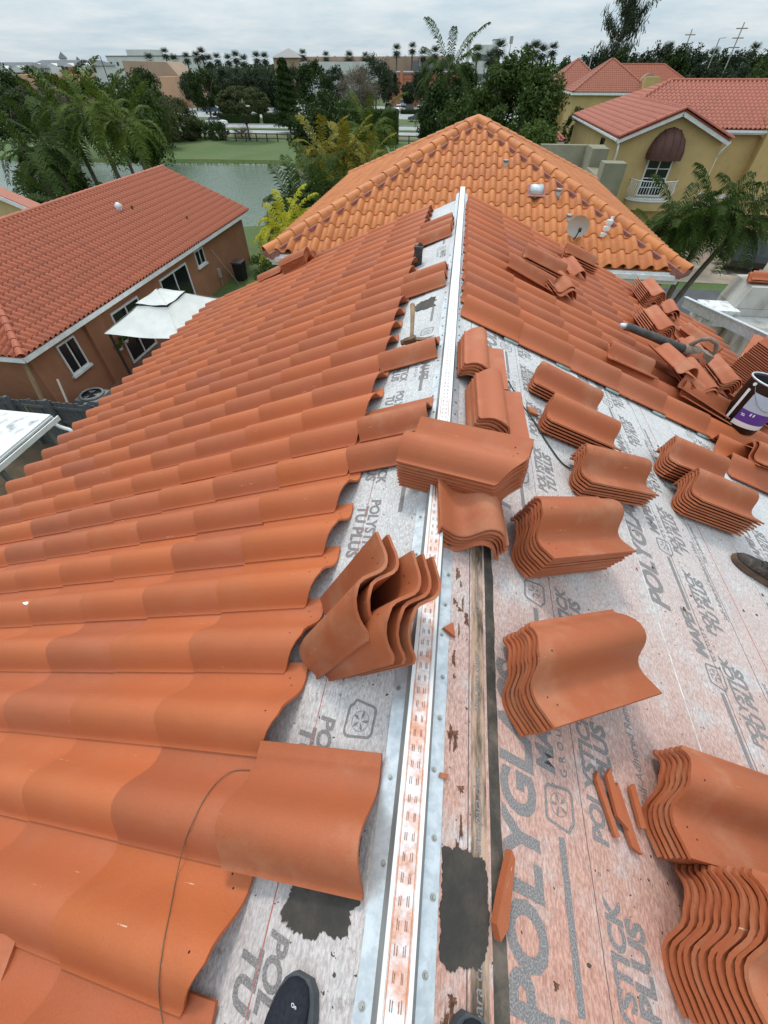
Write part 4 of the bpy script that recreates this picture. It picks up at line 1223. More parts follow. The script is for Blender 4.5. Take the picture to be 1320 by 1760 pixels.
o = mb.build('clothes_hanger', M['white_trim']); o.location = (xw + .03, 14.1, 1.95); tag(o, 'white clothes hanger on the brown house wall', 'hanger')
# gazebo
gz = tag(empty('gazebo', (-11.2, 15.4, 0)), 'off-white fabric gazebo with a two-tier top beside the brown house', 'gazebo')
M['fabric'] = simple('gazebo_fabric', (0.66, 0.65, 0.61), (0.58, 0.57, 0.535), .85, 1.5, bmp=.15)
M['dark_frame'] = simple('dark_frame', (0.035, 0.032, 0.03), None, .5)
hw, hd, zl, zu = 1.55, 1.95, ez(-5.62), ez(-5.02)
def canopy(hw, hd, z0, hw2, hd2, z1, sag, n=10):
    mb = MB()
    cs = [(-hw, -hd), (hw, -hd), (hw, hd), (-hw, hd)]; ct = [(-hw2, -hd2), (hw2, -hd2), (hw2, hd2), (-hw2, hd2)]
    for i in range(4):
        a, c_ = Vector(cs[i]), Vector(cs[(i + 1) % 4]); a2, c2 = Vector(ct[i]), Vector(ct[(i + 1) % 4])
        vs = []
        for r_ in range(n + 1):
            v_ = r_ / n
            for s_ in range(n + 1):
                u = s_ / n
                p = a.lerp(c_, u).lerp(a2.lerp(c2, u), v_)
                z = z0 + (z1 - z0) * v_ - sag * math.sin(math.pi * u) * (1 - v_) ** .7 * .9 - sag * .6 * math.sin(math.pi * v_)
                z += .012 * math.sin(9 * u + 5 * v_ + i)
                vs.append((p.x, p.y, z))
        mb.add(vs, [(r_ * (n + 1) + s_, r_ * (n + 1) + s_ + 1, (r_ + 1) * (n + 1) + s_ + 1, (r_ + 1) * (n + 1) + s_) for r_ in range(n) for s_ in range(n)])
    return mb
canopy(hw, hd, zl, .62, .72, zu, .05).build('canopy', M['fabric'], gz, True)
canopy(.64, .74, zu + .09, .05, .06, zu + .38, .03).build('top_canopy', M['fabric'], gz, True)
for sx in (-1, 1):
    for sy in (-1, 1):
        mb = MB(); mb.box(sx * (hw - .12) - .035, sx * (hw - .12) + .035, sy * (hd - .12) - .035, sy * (hd - .12) + .035, 0, zl - .02); mb.build('post', M['dark_frame'], gz)
        mb = MB(); mb.bar((sx * hw, sy * hd, zl + .012), (sx * .62, sy * .72, zu + .010), .012, .006); mb.build('seam', M['galv_side'], gz)
mb = MB(); mb.box(-.6, .6, -.7, .7, zu - .03, zu + .0); mb.build('vent_frame', M['dark_frame'], gz)
# air conditioner
ac = tag(empty('air_conditioner', (-12.75, 11.5, 0)), 'grey air-conditioning condenser between the fence and the brown house', 'air conditioner')
M['ac_grey'] = simple('ac_grey', (0.20, 0.205, 0.205), (0.16, 0.165, 0.165), .6, 6)
mb = MB(); mb.box(-.45, .45, -.42, .42, .05, .80)
mb.build('cabinet', M['ac_grey'], ac)
lathe([(.34, .80), (.43, .80), (.43, .86), (.38, .90), (.34, .86)], 24).build('fan_ring', M['ac_grey'], ac, True)
lathe([(.0, .805), (.34, .805)], 24).build('fan_well', M['black'], ac)
for k in range(3):
    a = k * 2.09; mb = MB(); mb.add([(0.03 * math.cos(a), 0.03 * math.sin(a), .83), (.30 * math.cos(a - .35), .30 * math.sin(a - .35), .815), (.30 * math.cos(a + .45), .30 * math.sin(a + .45), .85)], [(0, 1, 2)]); mb.build('fan_blade', M['galv_side'], ac)
for k in range(7):
    mb = MB(); a = math.pi * k / 7; mb.bar((-.36 * math.cos(a), -.36 * math.sin(a), .875), (.36 * math.cos(a), .36 * math.sin(a), .875), .008, .008); mb.build('grille_bar', M['black'], ac)
# grey wooden fence: boards, posts, rails
fn = tag(empty('wooden_fence', (-9.6, 9.55, 0)), 'grey weathered wooden fence seen from above behind the white patio cover', 'fence')
ra = random.Random(4)
mb = MB(); mb.box(-.068, .068, -.012, .012, 0, 1.8); brd = mb.mesh('board', M['fence'])
for k in range(62):
    o = link('board', brd, fn); o.location = (-7.6 + .148 * k, ra.uniform(-.012, .012), ra.uniform(-.03, .03)); o.rotation_euler = (ra.uniform(-.015, .015), ra.uniform(-.012, .012), 0)
for k in range(7):
    mb = MB(); mb.box(-.05, .05, -.16, -.05, 0, 1.93); o = mb.build('post', M['fence'], fn); o.location = (-7.0 + 1.42 * k, 0, 0)
for z in (.35, 1.0, 1.55):
    mb = MB(); mb.box(-7.7, 1.6, -.055, -.016, z, z + .09); mb.build('rail', M['fence'], fn)
# patio cover
pc = tag(empty('patio_cover', (-10.9, 6.0, 0)), 'stained white aluminium patio cover with gutter at the left border', 'patio cover')
M['patio'] = simple('patio_panel', (0.70, 0.705, 0.70), (0.13, 0.13, 0.125), .6, 1.6, lo=.50, hi=.74, stretch=(1.2, .8, 1))
zt = ez(-5.0)
mb = MB(); mb.box(-5.0, .80, -2.6, 1.62, zt - .10, zt); mb.build('panel', M['patio'], pc)
mb = MB(); mb.box(.84, .86, -2.6, 1.6, zt - .12, zt - .02); mb.box(1.02, 1.05, -2.6, 1.6, zt - .12, zt + .005); mb.box(.86, 1.02, -2.6, 1.6, zt - .12, zt - .10); mb.build('gutter', M['white_trim'], pc)
mb = MB(); mb.box(.862, 1.018, -2.55, 1.55, zt - .098, zt - .07); mb.build('gutter_debris', simple('debris', (0.10, 0.085, 0.05), (0.06, 0.05, 0.03), .95, 20), pc)
mb = MB(); mb.tube([(1.0, 1.4, zt - .12), (1.05, 1.45, zt - .25), (1.28, 1.45, zt - .32), (1.34, 1.45, zt - .45)], .05, 10); mb.build('downspout', M['white_trim'], pc, True)
for y_ in (-2.2, -.3, 1.3):
    mb = MB(); mb.box(.62, .72, y_, y_ + .1, 0, zt - .1); mb.build('post', M['ac_grey'], pc)
# bits behind the fence
mb = MB(); mb.bar((-13.4, 9.9, 0), (-13.75, 10.75, 2.5), .14, .05); tag(mb.build('plank', M['wood']), 'long wooden plank leaning on the corner of the brown house', 'plank')
mb = MB(); mb.bar((-12.55, 9.95, 0), (-12.85, 10.7, 1.9), .06, .03); tag(mb.build('batten', simple('pale_batten', (0.5, 0.45, 0.36), None, .8)), 'pale batten leaning behind the grey fence', 'batten')
yb = tag(empty('storage_bin', (-14.3, 10.1, 0)), 'yellow and black storage bin behind the fence at the left border', 'bin')
mb = MB(); mb.box(-.4, .4, -.25, .25, 0, .9); mb.build('body', M['black'], yb); mb = MB(); mb.box(-.43, .43, -.28, .28, .9, 1.0); mb.build('lid', simple('yellow_lid', (0.55, 0.42, 0.03), None, .5), yb)
# bin by the far end of the wall, pole
tb = tag(empty('trash_bin', (-12.9, 26.1, 0)), 'black trash bin at the far end of the brown house wall', 'bin')
mb = MB(); mb.add([(-.25, -.3, 0), (.25, -.3, 0), (.25, .3, 0), (-.25, .3, 0), (-.3, -.36, .95), (.3, -.36, .95), (.3, .36, .95), (-.3, .36, .95)], [(0, 3, 2, 1), (4, 5, 6, 7), (0, 1, 5, 4), (1, 2, 6, 5), (2, 3, 7, 6), (3, 0, 4, 7)]); mb.build('body', M['black'], tb)
mb = MB(); mb.box(-.33, .33, -.4, .38, .95, 1.03); mb.build('lid', M['vent_dark'], tb)
mb = MB(); mb.tube([(-13.6, 24.6, 2.0), (-12.7, 25.2, 0)], .025, 6); tag(mb.build('pole', M['galv_side']), 'thin pole leaning on the brown house wall', 'pole')
# paving beside the brown house
sheet('paving', [(-13.7, 9.7), (-8.6, 9.7), (-8.6, 19.5), (-13.7, 19.5)], .012, M['brick_paving'])
sheet('bare_soil', [(-20, 0), (-3, 0), (-3, 9.5), (-20, 9.5)], .008, simple('soil', (0.12, 0.075, 0.045), (0.07, 0.06, 0.035), .95, 2, bmp=.5))

# ---- the yellow gabled house at the far left border
yg = tag(empty('cream_house'), 'cream stucco gable end behind the brown house at the left border', 'house')
mb = MB(); g0 = -31.5; gy = 24.6
mb.add([(g0, gy, 0), (-23.9, gy, 0), (-23.9, gy, ez(-4.1)), (-29.0, gy, ez(-2.3)), (g0, gy, ez(-3.1)), (g0, gy + .5, 0), (-23.9, gy + .5, 0), (-23.9, gy + .5, ez(-4.1)), (-29.0, gy + .5, ez(-2.3)), (g0, gy + .5, ez(-3.1))],
       [(0, 1, 2, 3, 4), (9, 8, 7, 6, 5), (1, 6, 7, 2), (5, 0, 4, 9)])
mb.build('wall', simple('cream_stucco', (0.52, 0.40, 0.20), (0.46, 0.35, 0.17), .9, 1), yg)
fr = [(-23.5, gy - .3, ez(-4.15)), (-23.5, gy + .6, ez(-4.15)), (-29.0, gy + .6, ez(-2.15)), (-29.0, gy - .3, ez(-2.15))]
fl_ = [(-34.5, gy - .3, ez(-4.15)), (-34.5, gy + .6, ez(-4.15)), (-29.0, gy + .6, ez(-2.15)), (-29.0, gy - .3, ez(-2.15))]
for f_ in (fr, fl_):
    rf = MB().slab(f_, .15).build('roof', M['clay_old'], yg); roof_face(rf, f_, .2525, .4, M['clay_old'], 40) if False else None
mb = MB(); mb.bar((-23.5, gy - .32, ez(-4.3)), (-29, gy - .32, ez(-2.3)), .04, .2); mb.build('fascia', M['white_trim'], yg)

# ---- orange hip roof right behind the ridge
oh = tag(empty('orange_roof_house'), 'house with a bright orange hip roof straight beyond the ridge', 'house')
oxl, oxr, oyf, oyb, oze = -4.22, 4.86, 10.30, 20.0, ez(-1.75)
ap = Vector((.30, 15.0, ez(.14)))
mb = MB(); mb.box(oxl + .5, oxr - .5, oyf + .5, oyb - .5, 0, oze - .15); mb.build('wall', M['white_trim'], oh)
C0, C1, C2, C3 = (oxl, oyf, oze), (oxr, oyf, oze), (oxr, oyb, oze), (oxl, oyb, oze)
ffront, fright, fback, fleft = [C0, C1, ap], [C1, C2, ap], [C2, C3, ap], [C3, C0, ap]
for f_, lim in ((ffront, 300), (fleft, 260), (fright, 200), (fback, 0)):
    rf = MB().slab(f_, .06).build('roof', M['clay_orange'], oh)
    if lim: roof_face(rf, f_, .2838, .461, M['clay_orange'], lim, hgt=.095, seg=10)
    if f_ is ffront: rfront = rf
for c_ in (C0, C1, C2, C3):
    caps(rfront, Vector(c_) + (Vector(c_) - ap).normalized() * .12, ap, .15, .40, M['clay_orange'], mort=True)
mb = MB(); mb.tube([ap + Vector((0, 0, -.05)), ap + Vector((0, 0, .10))], [.22, .12], 10); mb.build('apex_mortar', M['mortar'], rfront)
gutter(oh, (oxl, oyf - .02, oze - .13), (oxr, oyf - .02, oze - .13), .22); gutter(oh, (oxr, oyf, oze - .13), (oxr, oyb, oze - .13)); gutter(oh, (oxl, oyb, oze - .13), (oxl, oyf, oze - .13))
mb = MB(); mb.box(oxl + .1, oxr - .1, oyf + .08, oyf + .5, oze - .24, oze - .10); mb.build('soffit', M['white_trim'], oh)
tf = (ap.z - oze) / (ap.y - oyf)
def onfront(px, py, lift=.08):
    v_ = ray(px, py); n_ = Vector((0, -tf, 1)); d_ = oze - tf * oyf + lift
    return CAMP + v_ * ((d_ - n_.dot(CAMP)) / n_.dot(v_))
q = onfront(920, 335)
mb = MB(); mb.tube([(-.14, 0, .08), (.14, 0, .08)], .115, 16); mb.box(-.14, .14, -.11, .11, -.05, .08); o = mb.build('roof_vent', M['galv'], rfront, True); o.location = q
mb = MB(); mb.add([(-.2, -.22, -.01), (.2, -.22, -.01), (.2, .2, .14), (-.2, .2, .14)], [(0, 1, 2, 3)]); o = mb.build('vent_mortar', M['mortar'], rfront); o.location = q + Vector((0, 0, .02))
for px, py in ((958, 338), (976, 382), (868, 288)):
    q = onfront(px, py); mb = MB(); mb.tube([(0, 0, -.1), (0, 0, .12)], .055, 10); mb.tube([(0, 0, .12), (0, 0, .15)], .075, 10); o = mb.build('pipe_vent', M['galv_side'], rfront, True); o.location = q
ds = tag(empty('satellite_dish', onfront(985, 418, .0)), 'pale grey satellite dish on the orange roof', 'satellite dish')
M['dish'] = simple('dish_grey', (0.62, 0.64, 0.62), (0.56, 0.58, 0.57), .5, 4)
mb = MB(); vs = []; fs = []
for i in range(6):
    for j in range(24):
        a = 2 * math.pi * j / 24; r_ = .34 * i / 5 + .001; vs.append((r_ * math.cos(a) * .92, .12 * (r_ / .34) ** 2, r_ * math.sin(a)))
for i in range(5):
    for j in range(24): fs.append((i * 24 + j, i * 24 + (j + 1) % 24, (i + 1) * 24 + (j + 1) % 24, (i + 1) * 24 + j))
mb.add(vs, fs); o = mb.build('dish', M['dish'], ds, True); o.matrix_local = Matrix.Translation((0, 0, .36)) @ Matrix.Scale(.72, 4) @ Matrix.Rotation(R(168), 4, 'Z') @ Matrix.Rotation(R(-24), 4, 'X')
mb = MB(); mb.tube([(0, .05, -.05), (0, .06, .25), (0, .02, .42)], .025, 8); mb.build('mast', M['galv_side'], ds, True)
mb = MB(); mb.tube([(0, -.02, .1), (-.02, -.32, .32)], .014, 6); mb.box(-.05, .0, -.37, -.30, .29, .36); mb.build('feed_arm', M['dark_frame'], ds)
an = tag(empty('roof_antenna', onfront(1036, 412, 0)), 'small white bracket antenna on the orange roof right of the dish', 'antenna')
mb = MB(); mb.bar((0, 0, 0), (.06, .05, .42), .05, .05); mb.build('arm', M['white_trim'], an)
for k in range(3):
    mb = MB(); mb.box(-.09 + .02 * k, .03 + .02 * k, -.06, .02, .06 + .12 * k, .13 + .12 * k); mb.build('element', M['white_trim'], an)

# ---- yellow two-storey house on the right
yh = tag(empty('yellow_house'), 'two-storey yellow house with an arched brown awning and curved balcony', 'house')
yw, ye_ = 34.3, ez(-1.75)
tt = .397
zrw = ye_ + 3.08 * tt; xm = 12.08; zrm = ye_ + 5.2 * tt
mb = MB()
mb.add([(9.25, yw, 0), (14.95, yw, 0), (14.95, yw, ye_ - .1), (xm, yw, zrw - .2), (9.25, yw, ye_ - .1), (9.25, 50, 0), (14.95, 50, 0), (14.95, 50, ye_ - .1), (xm, 50, zrw - .2), (9.25, 50, ye_ - .1)], [(0, 1, 2, 3, 4), (1, 6, 7, 2), (5, 0, 4, 9), (9, 8, 7, 6, 5)])
mb.box(14.9, 31, 40.2, 50, 0, ye_ - .1)
mb.build('wall', M['yellow_wall'], yh)
FL = [(9.0, 33.9, ye_), (9.0, 42.88, ye_), (12.08, 42.88, zrw), (12.08, 33.9, zrw)]
FL2 = [(9.0, 42.88, ye_), (9.0, 50.2, ye_), (14.2, 45, zrm), (12.08, 42.88, zrw)]
FR = [(15.16, 33.9, ye_), (12.08, 33.9, zrw), (12.08, 42.88, zrw), (15.16, 39.8, ye_)]
FM = [(15.16, 39.8, ye_), (31.5, 39.8, ye_), (31.5, 45, zrm), (14.2, 45, zrm), (12.08, 42.88, zrw)]
FB = [(9.0, 50.2, ye_), (31.5, 50.2, ye_), (31.5, 45, zrm), (14.2, 45, zrm)]
for f_, lim in ((FL, 300), (FL2, 60), (FR, 40), (FM, 300), (FB, 0)):
    rf = MB().slab(f_, .08).build('roof', M['clay_pink'], yh)
    if lim: roof_face(rf, f_, .29, .40, M['clay_pink'], lim, hgt=.085)
    if f_ is FM: rm = rf
caps(rm, (12.08, 33.85, zrw), (12.08, 42.88, zrw), .13, .42, M['clay_pink'])
caps(rm, (12.08, 42.88, zrw), (14.2, 45, zrm), .13, .42, M['clay_pink'])
caps(rm, (31.5, 45, zrm), (14.2, 45, zrm), .13, .42, M['clay_pink'])
caps(rm, (15.2, 33.86, ye_), (12.08, 33.86, zrw), .12, .42, M['clay_pink'], name='verge_tile'); caps(rm, (8.96, 33.86, ye_), (12.08, 33.86, zrw), .12, .42, M['clay_pink'], name='verge_tile')
for a, c_ in (((15.2, 33.95, ye_ - .16), (12.08, 33.95, zrw - .16)), ((8.96, 33.95, ye_ - .16), (12.08, 33.95, zrw - .16))):
    mb = MB(); mb.bar(a, c_, .06, .22); mb.build('barge_board', M['white_trim'], yh)
gutter(yh, (9.0, 50, ye_ - .12), (9.0, 33.9, ye_ - .12)); gutter(yh, (15.3, 39.78, ye_ - .14), (20.2, 39.78, ye_ - .14), .2)
mb = MB(); mb.tube([(9.12, 34.05, ye_ - .2), (9.2, 34.1, ye_ - .6), (9.22, 34.15, ye_ - .9), (9.22, 34.15, 3.2)], .05, 8); mb.build('downspout', M['white_trim'], yh, True)
mb = MB(); mb.tube([(15.3, 34.1, ye_ - .12), (15.05, 34.15, ye_ - .45), (14.98, 34.2, ye_ - .75)], .045, 8); mb.tube([(14.98, 34.2, ye_ - .75), (14.98, 34.2, .3)], .014, 6); mb.build('downspout', M['white_trim'], yh, True)
mb = MB(); mb.tube([(16.9, 40.15, ez(-4.0)), (16.9, 40.15, .3)], .012, 6); mb.build('cable', M['white_trim'], yh)
# balcony door, awning, balcony
dx = 11.95; dz = ez(-3.36)
window(yh, (dx, yw, dz), (1, 0, 0), (0, 0, 1), 1.45, 2.25, M['white_trim'], 2, .08, False, (0, -1, 0), muntin=4)
M['awning'] = simple('awning_cloth', (0.075, 0.030, 0.022), (0.095, 0.04, 0.028), .8, 3, bmp=.1)
mb = MB(); vs = []; n1, n2 = 14, 8
for i in range(n1 + 1):
    a = math.pi * i / n1
    for j in range(n2 + 1):
        b_ = math.pi / 2 * j / n2
        vs.append((dx - 1.0 * math.cos(a) * math.cos(b_ * .15) , yw - 1.02 * math.sin(b_) * (math.sin(a) ** .5) - .01, dz + .86 + 1.22 * math.sin(a) * math.cos(b_)))
fs = [(i * (n2 + 1) + j, (i + 1) * (n2 + 1) + j, (i + 1) * (n2 + 1) + j + 1, i * (n2 + 1) + j + 1) for i in range(n1) for j in range(n2)]
mb.add(vs, fs); aw = mb.build('awning', M['awning'], yh, True)
for i in (3, 5, 7, 9, 11):
    mb = MB(); mb.tube([Vector(vs[i * (n2 + 1) + j]) + Vector((0, -.012, .012)) for j in range(n2 + 1)], .018, 6); mb.build('awning_rib', M['awning'], aw)
mb = MB(); vv = []
for i in range(n1 + 1):
    p = Vector(vs[i * (n2 + 1) + n2]); vv += [p, p - Vector((0, 0, .16 + .03 * (i % 2)))]
mb.add(vv, [(2 * i, 2 * i + 1, 2 * i + 3, 2 * i + 2) for i in range(n1)]); mb.build('valance', M['awning'], aw)
bz = ez(-4.62); hwb = 1.28; prj = .95
arc = [(dx - hwb * math.cos(math.pi * k / 16), yw - prj * math.sin(math.pi * k / 16) ** .8) for k in range(17)]
mb = MB(); mb.prism(arc, bz - .45, bz); mb.build('balcony_base', M['yellow_wall'], yh)
mb = MB(); mb.prism([(dx + (x - dx) * 1.04, yw + (y - yw) * 1.05) for x, y in arc], bz, bz + .06); mb.build('balcony_slab', M['white_trim'], yh)
rl = empty('railing'); rl.parent = yh
for zz_, k_ in ((bz + 1.0, 1.06), (bz + .14, .98)):
    mb = MB(); mb.tube([(dx + (x - dx) * k_, yw + (y - yw) * k_, zz_) for x, y in arc], .03, 6); mb.build('rail', M['white_trim'], rl, True)
fine = [(dx - hwb * math.cos(math.pi * k / 26), yw - prj * math.sin(math.pi * k / 26) ** .8) for k in range(1, 26)]
for x, y in fine:
    f_ = lambda k_: (dx + (x - dx) * k_, yw + (y - yw) * k_)
    mb = MB(); mb.tube([(*f_(.98), bz + .14), (*f_(1.10), bz + .45), (*f_(1.04), bz + .75), (*f_(1.06), bz + 1.0)], .016, 6); mb.build('baluster', M['white_trim'], rl, True)
# other openings of the yellow house
window(yh, (16.8, 40.2, ez(-2.72)), (1, 0, 0), (0, 0, 1), .85, 1.2, M['white_trim'], 1, .09, True, (0, -1, 0))
window(yh, (21.1, 40.2, ez(-3.30)), (1, 0, 0), (0, 0, 1), 1.5, 1.5, M['white_trim'], 2, .1, True, (0, -1, 0))
mb = MB(); mb.box(18.75, 22.5, 39.0, 40.4, ez(-5.2), ez(-.95)); mb.add([(18.35, 39.3, ez(-1.9)), (18.76, 39.3, ez(-1.55)), (18.76, 39.3, ez(-2.2)), (18.35, 40.3, ez(-1.9)), (18.76, 40.3, ez(-1.55)), (18.76, 40.3, ez(-2.2))], [(0, 1, 2), (5, 4, 3), (0, 3, 4, 1), (1, 4, 5, 2), (2, 5, 3, 0)])
o = mb.build('parapet', M['yellow_wall'], yh); o.location.x = 1.0; o.location.y = .5; o.scale = (1, 1, 1)
mb = MB(); mb.box(15.0, 24, 40.08, 40.22, ez(-5.45), ez(-5.22)); mb.build('band', M['white_trim'], yh)
mb = MB(); mb.box(15.4, 18.6, 40.1, 40.3, .05, 2.2); mb.build('garage_door', M['white_trim'], yh)
window(yh, (10.9, yw, ez(-6.5)), (1, 0, 0), (0, 0, 1), 1.4, 1.4, M['white_trim'], 2, .08, True, (0, -1, 0))
window(yh, (9.25, 38.5, ez(-2.9)), (0, 1, 0), (0, 0, 1), 1.0, 1.5, M['dark_frame'], 1, .08, False, (-1, 0, 0))
# terrace walls on its left
M['terrace'] = simple('terrace_roof', (0.60, 0.61, 0.61), (0.28, 0.28, 0.28), .9, 6, lo=.45, hi=.7)
tw = tag(empty('terrace'), 'olive stucco terrace walls with a white roof floor before the yellow house', 'terrace')
mb = MB(); mb.box(3.4, 7.6, 26.6, 34.0, 0, ez(-3.25)); mb.build('floor', M['terrace'], tw)
mb = MB(); mb.box(4.6, 8.3, 33.5, 33.95, 0, ez(-2.05)); mb.build('wall', M['olive_wall'], tw)
mb = MB(); mb.box(7.2, 8.1, 31.6, 33.45, 0, ez(-2.0)); mb.build('wall', M['olive_wall'], tw)
mb = MB(); mb.box(7.1, 7.7, 27.9, 31.58, 0, ez(-2.78)); mb.build('wall', M['olive_wall'], tw)
mb = MB(); mb.box(6.9, 7.95, 27.0, 27.9, 0, ez(-2.05)); mb.build('pier', M['olive_wall'], tw)
wf = tag(empty('brown_fence'), 'old brown board fence beyond the terrace', 'fence')
for k in range(26):
    mb = MB(); mb.box(2.4 + .155 * k, 2.54 + .155 * k, 40, 40.03, 0, 5.15 - .4 + .02 * (k % 3)); mb.build('board', M['wood'], wf)
# driveway, road on the right, black car
M['paver'] = simple('driveway_stone', (0.34, 0.26, 0.19), (0.25, 0.20, 0.15), .9, .8)
sheet('driveway', [(11, 29.6), (26, 29.6), (26, 40.1), (11, 40.1)], .014, M['paver'])
pv = [M['asphalt'], simple('slate_paver', (0.10, 0.09, 0.085), None, .9), simple('sand_paver', (0.42, 0.33, 0.24), None, .9), simple('rose_paver', (0.33, 0.2, 0.16), None, .9)]
drv = bpy.data.objects['driveway']; ra = random.Random(9)
for k in range(60):
    cx, cy = ra.uniform(11.6, 25), ra.uniform(30, 39.5); n = ra.choice((4, 4, 5)); r_ = ra.uniform(.4, .85); a0 = ra.uniform(0, 6)
    mb = MB(); mb.poly([(cx + r_ * ra.uniform(.8, 1.2) * math.cos(a0 + 6.283 * j / n), cy + r_ * ra.uniform(.6, .9) * math.sin(a0 + 6.283 * j / n), .019 + .0006 * k / 6) for j in range(n)]); mb.build('paving_stone', pv[1 + k % 3], drv)
sheet('street', [(8, 17.5), (60, 17.5), (60, 28.4), (8, 28.4)], .010, M['asphalt'])

# ------------------------------------------------------------------ vegetation
def quads_mesh(name, V4, mat):
    n = len(V4)
    me = bpy.data.meshes.new(name)
    me.vertices.add(n * 4); me.vertices.foreach_set('co', V4.reshape(-1).astype(np.float32))
    me.loops.add(n * 4); me.loops.foreach_set('vertex_index', np.arange(n * 4, dtype=np.int32))
    me.polygons.add(n); me.polygons.foreach_set('loop_start', np.arange(0, n * 4, 4, dtype=np.int32))
    me.materials.append(mat); me.update(calc_edges=True)
    return me
def unit(a): return a / np.maximum(1e-9, np.linalg.norm(a, axis=1, keepdims=True))
def leaves(rng, pos, out, size, asp=.45, droop=.25, spread=.9):
    """leaf quads at pos, roughly facing outwards"""
    n = len(pos)
    nrm = unit(out + rng.normal(0, spread, (n, 3)) + np.array([0, 0, .35]))
    t1 = unit(np.cross(nrm, rng.normal(0, 1, (n, 3)))); t1[:, 2] -= droop; t1 = unit(t1)
    t2 = unit(np.cross(nrm, t1))
    s = size * rng.uniform(.6, 1.35, (n, 1))
    a = t1 * s; b_ = t2 * s * asp
    V4 = np.stack([pos - a * .5, pos + b_ * .5, pos + a * .5, pos - b_ * .5], 1)
    return V4
def crown_pts(rng, n, rad, clumps, cl_r, hollow=.55, flat_bottom=None):
    """points gathered in clumps spread over an ellipsoid"""
    c = unit(rng.normal(0, 1, (clumps, 3))) * rng.uniform(hollow, 1.0, (clumps, 1)) ** .6
    if flat_bottom is not None: c[:, 2] = np.maximum(c[:, 2], flat_bottom + rng.uniform(0, .12, clumps))
    k = rng.integers(0, clumps, n)
    d = unit(rng.normal(0, 1, (n, 3))) * (rng.uniform(0, 1, (n, 1)) ** .4)
    r_ = cl_r * rng.uniform(.6, 1.3, (clumps, 1))[k]
    p = c[k] * (1 - cl_r * .6) + d * r_
    o = unit(p * .7 + d)
    return p * np.array(rad), o
def limbs(rng, h, r0, top, n, spread, z_split, rad):
    mb = MB()
    lean = rng.normal(0, .03, 2) * h
    z1 = z_split
    mb.tube([(0, 0, -.1), (lean[0] * .4, lean[1] * .4, z1 * .5), (lean[0], lean[1], z1)], [r0 * 1.35, r0, r0 * .85], 8)
    for k in range(n):
        a = 6.283 * k / n + rng.uniform(-.4, .4); l_ = rng.uniform(.55, .95)
        e = Vector((math.cos(a) * spread * l_, math.sin(a) * spread * l_, z1 + (top - z1) * rng.uniform(.45, .9)))
        s_ = Vector((lean[0], lean[1], z1 * rng.uniform(.8, 1.0))); mid = s_.lerp(e, .5) + Vector((0, 0, (top - z1) * .08))
        mb.tube([s_, mid, e], [r0 * .55, r0 * .35, r0 * .12], 6)
        for q in range(2):
            e2 = mid.lerp(e, .5) + Vector(rng.normal(0, spread * .3, 3)); mb.tube([mid, mid.lerp(e2, .6), e2], [r0 * .25, r0 * .15, r0 * .05], 5)
    return mb
def leafy(name, label, base, h, rad, mat, seed, n=5000, leaf=.22, clumps=60, cl=.28, trunk=.16, split=.35, hollow=.5, flatb=None, group=None, cz=None, nl=6, bark='bark', asp=.5):
    rng = np.random.default_rng(seed)
    e = tag(empty(name, base), label, 'tree', group)
    cz = h - rad[2] if cz is None else cz
    p, o = crown_pts(rng, n, rad, clumps, cl, hollow, flatb)
    V4 = leaves(rng, p, o, leaf, asp) + np.array([0, 0, cz])
    link('crown', quads_mesh('crown', V4, M[mat]), e)
    limbs(rng, h, trunk, cz + rad[2] * .6, nl, rad[0] * .75, max(.3, h * split), rad).build('trunk', M[bark], e, True)
    return e
def bare(name, label, base, h, rad, seed, n=2600, leafn=2500, mat='twig', group=None):
    """nearly leafless tree: limbs, branches and a haze of twigs"""
    rng = np.random.default_rng(seed)
    e = tag(empty(name, base), label, 'tree', group)
    cz = h - rad[2]
    mb = limbs(rng, h, .16, h - .5, 9, rad[0] * .9, h * .3, rad); mb.build('trunk', M['bark'], e, True)
    p, o = crown_pts(rng, n, rad, 40, .4, .3)
    d = unit(o + rng.normal(0, .5, p.shape) + np.array([0, 0, .3])) * rng.uniform(.4, 1.1, (n, 1)) * rad[0] * .22
    w_ = unit(np.cross(d, rng.normal(0, 1, p.shape))) * .012 * rad[0] * .5
    V4 = np.stack([p - d * .5 - w_, p - d * .5 + w_, p + d * .5 + w_ * .3, p + d * .5 - w_ * .3], 1) + np.array([0, 0, cz])
    V5 = leaves(rng, *crown_pts(rng, leafn, rad, 50, .3, .4), .12 * rad[0] * .35) + np.array([0, 0, cz])
    link('crown', quads_mesh('crown', np.concatenate([V4, V5]), M[mat]), e)
    return e
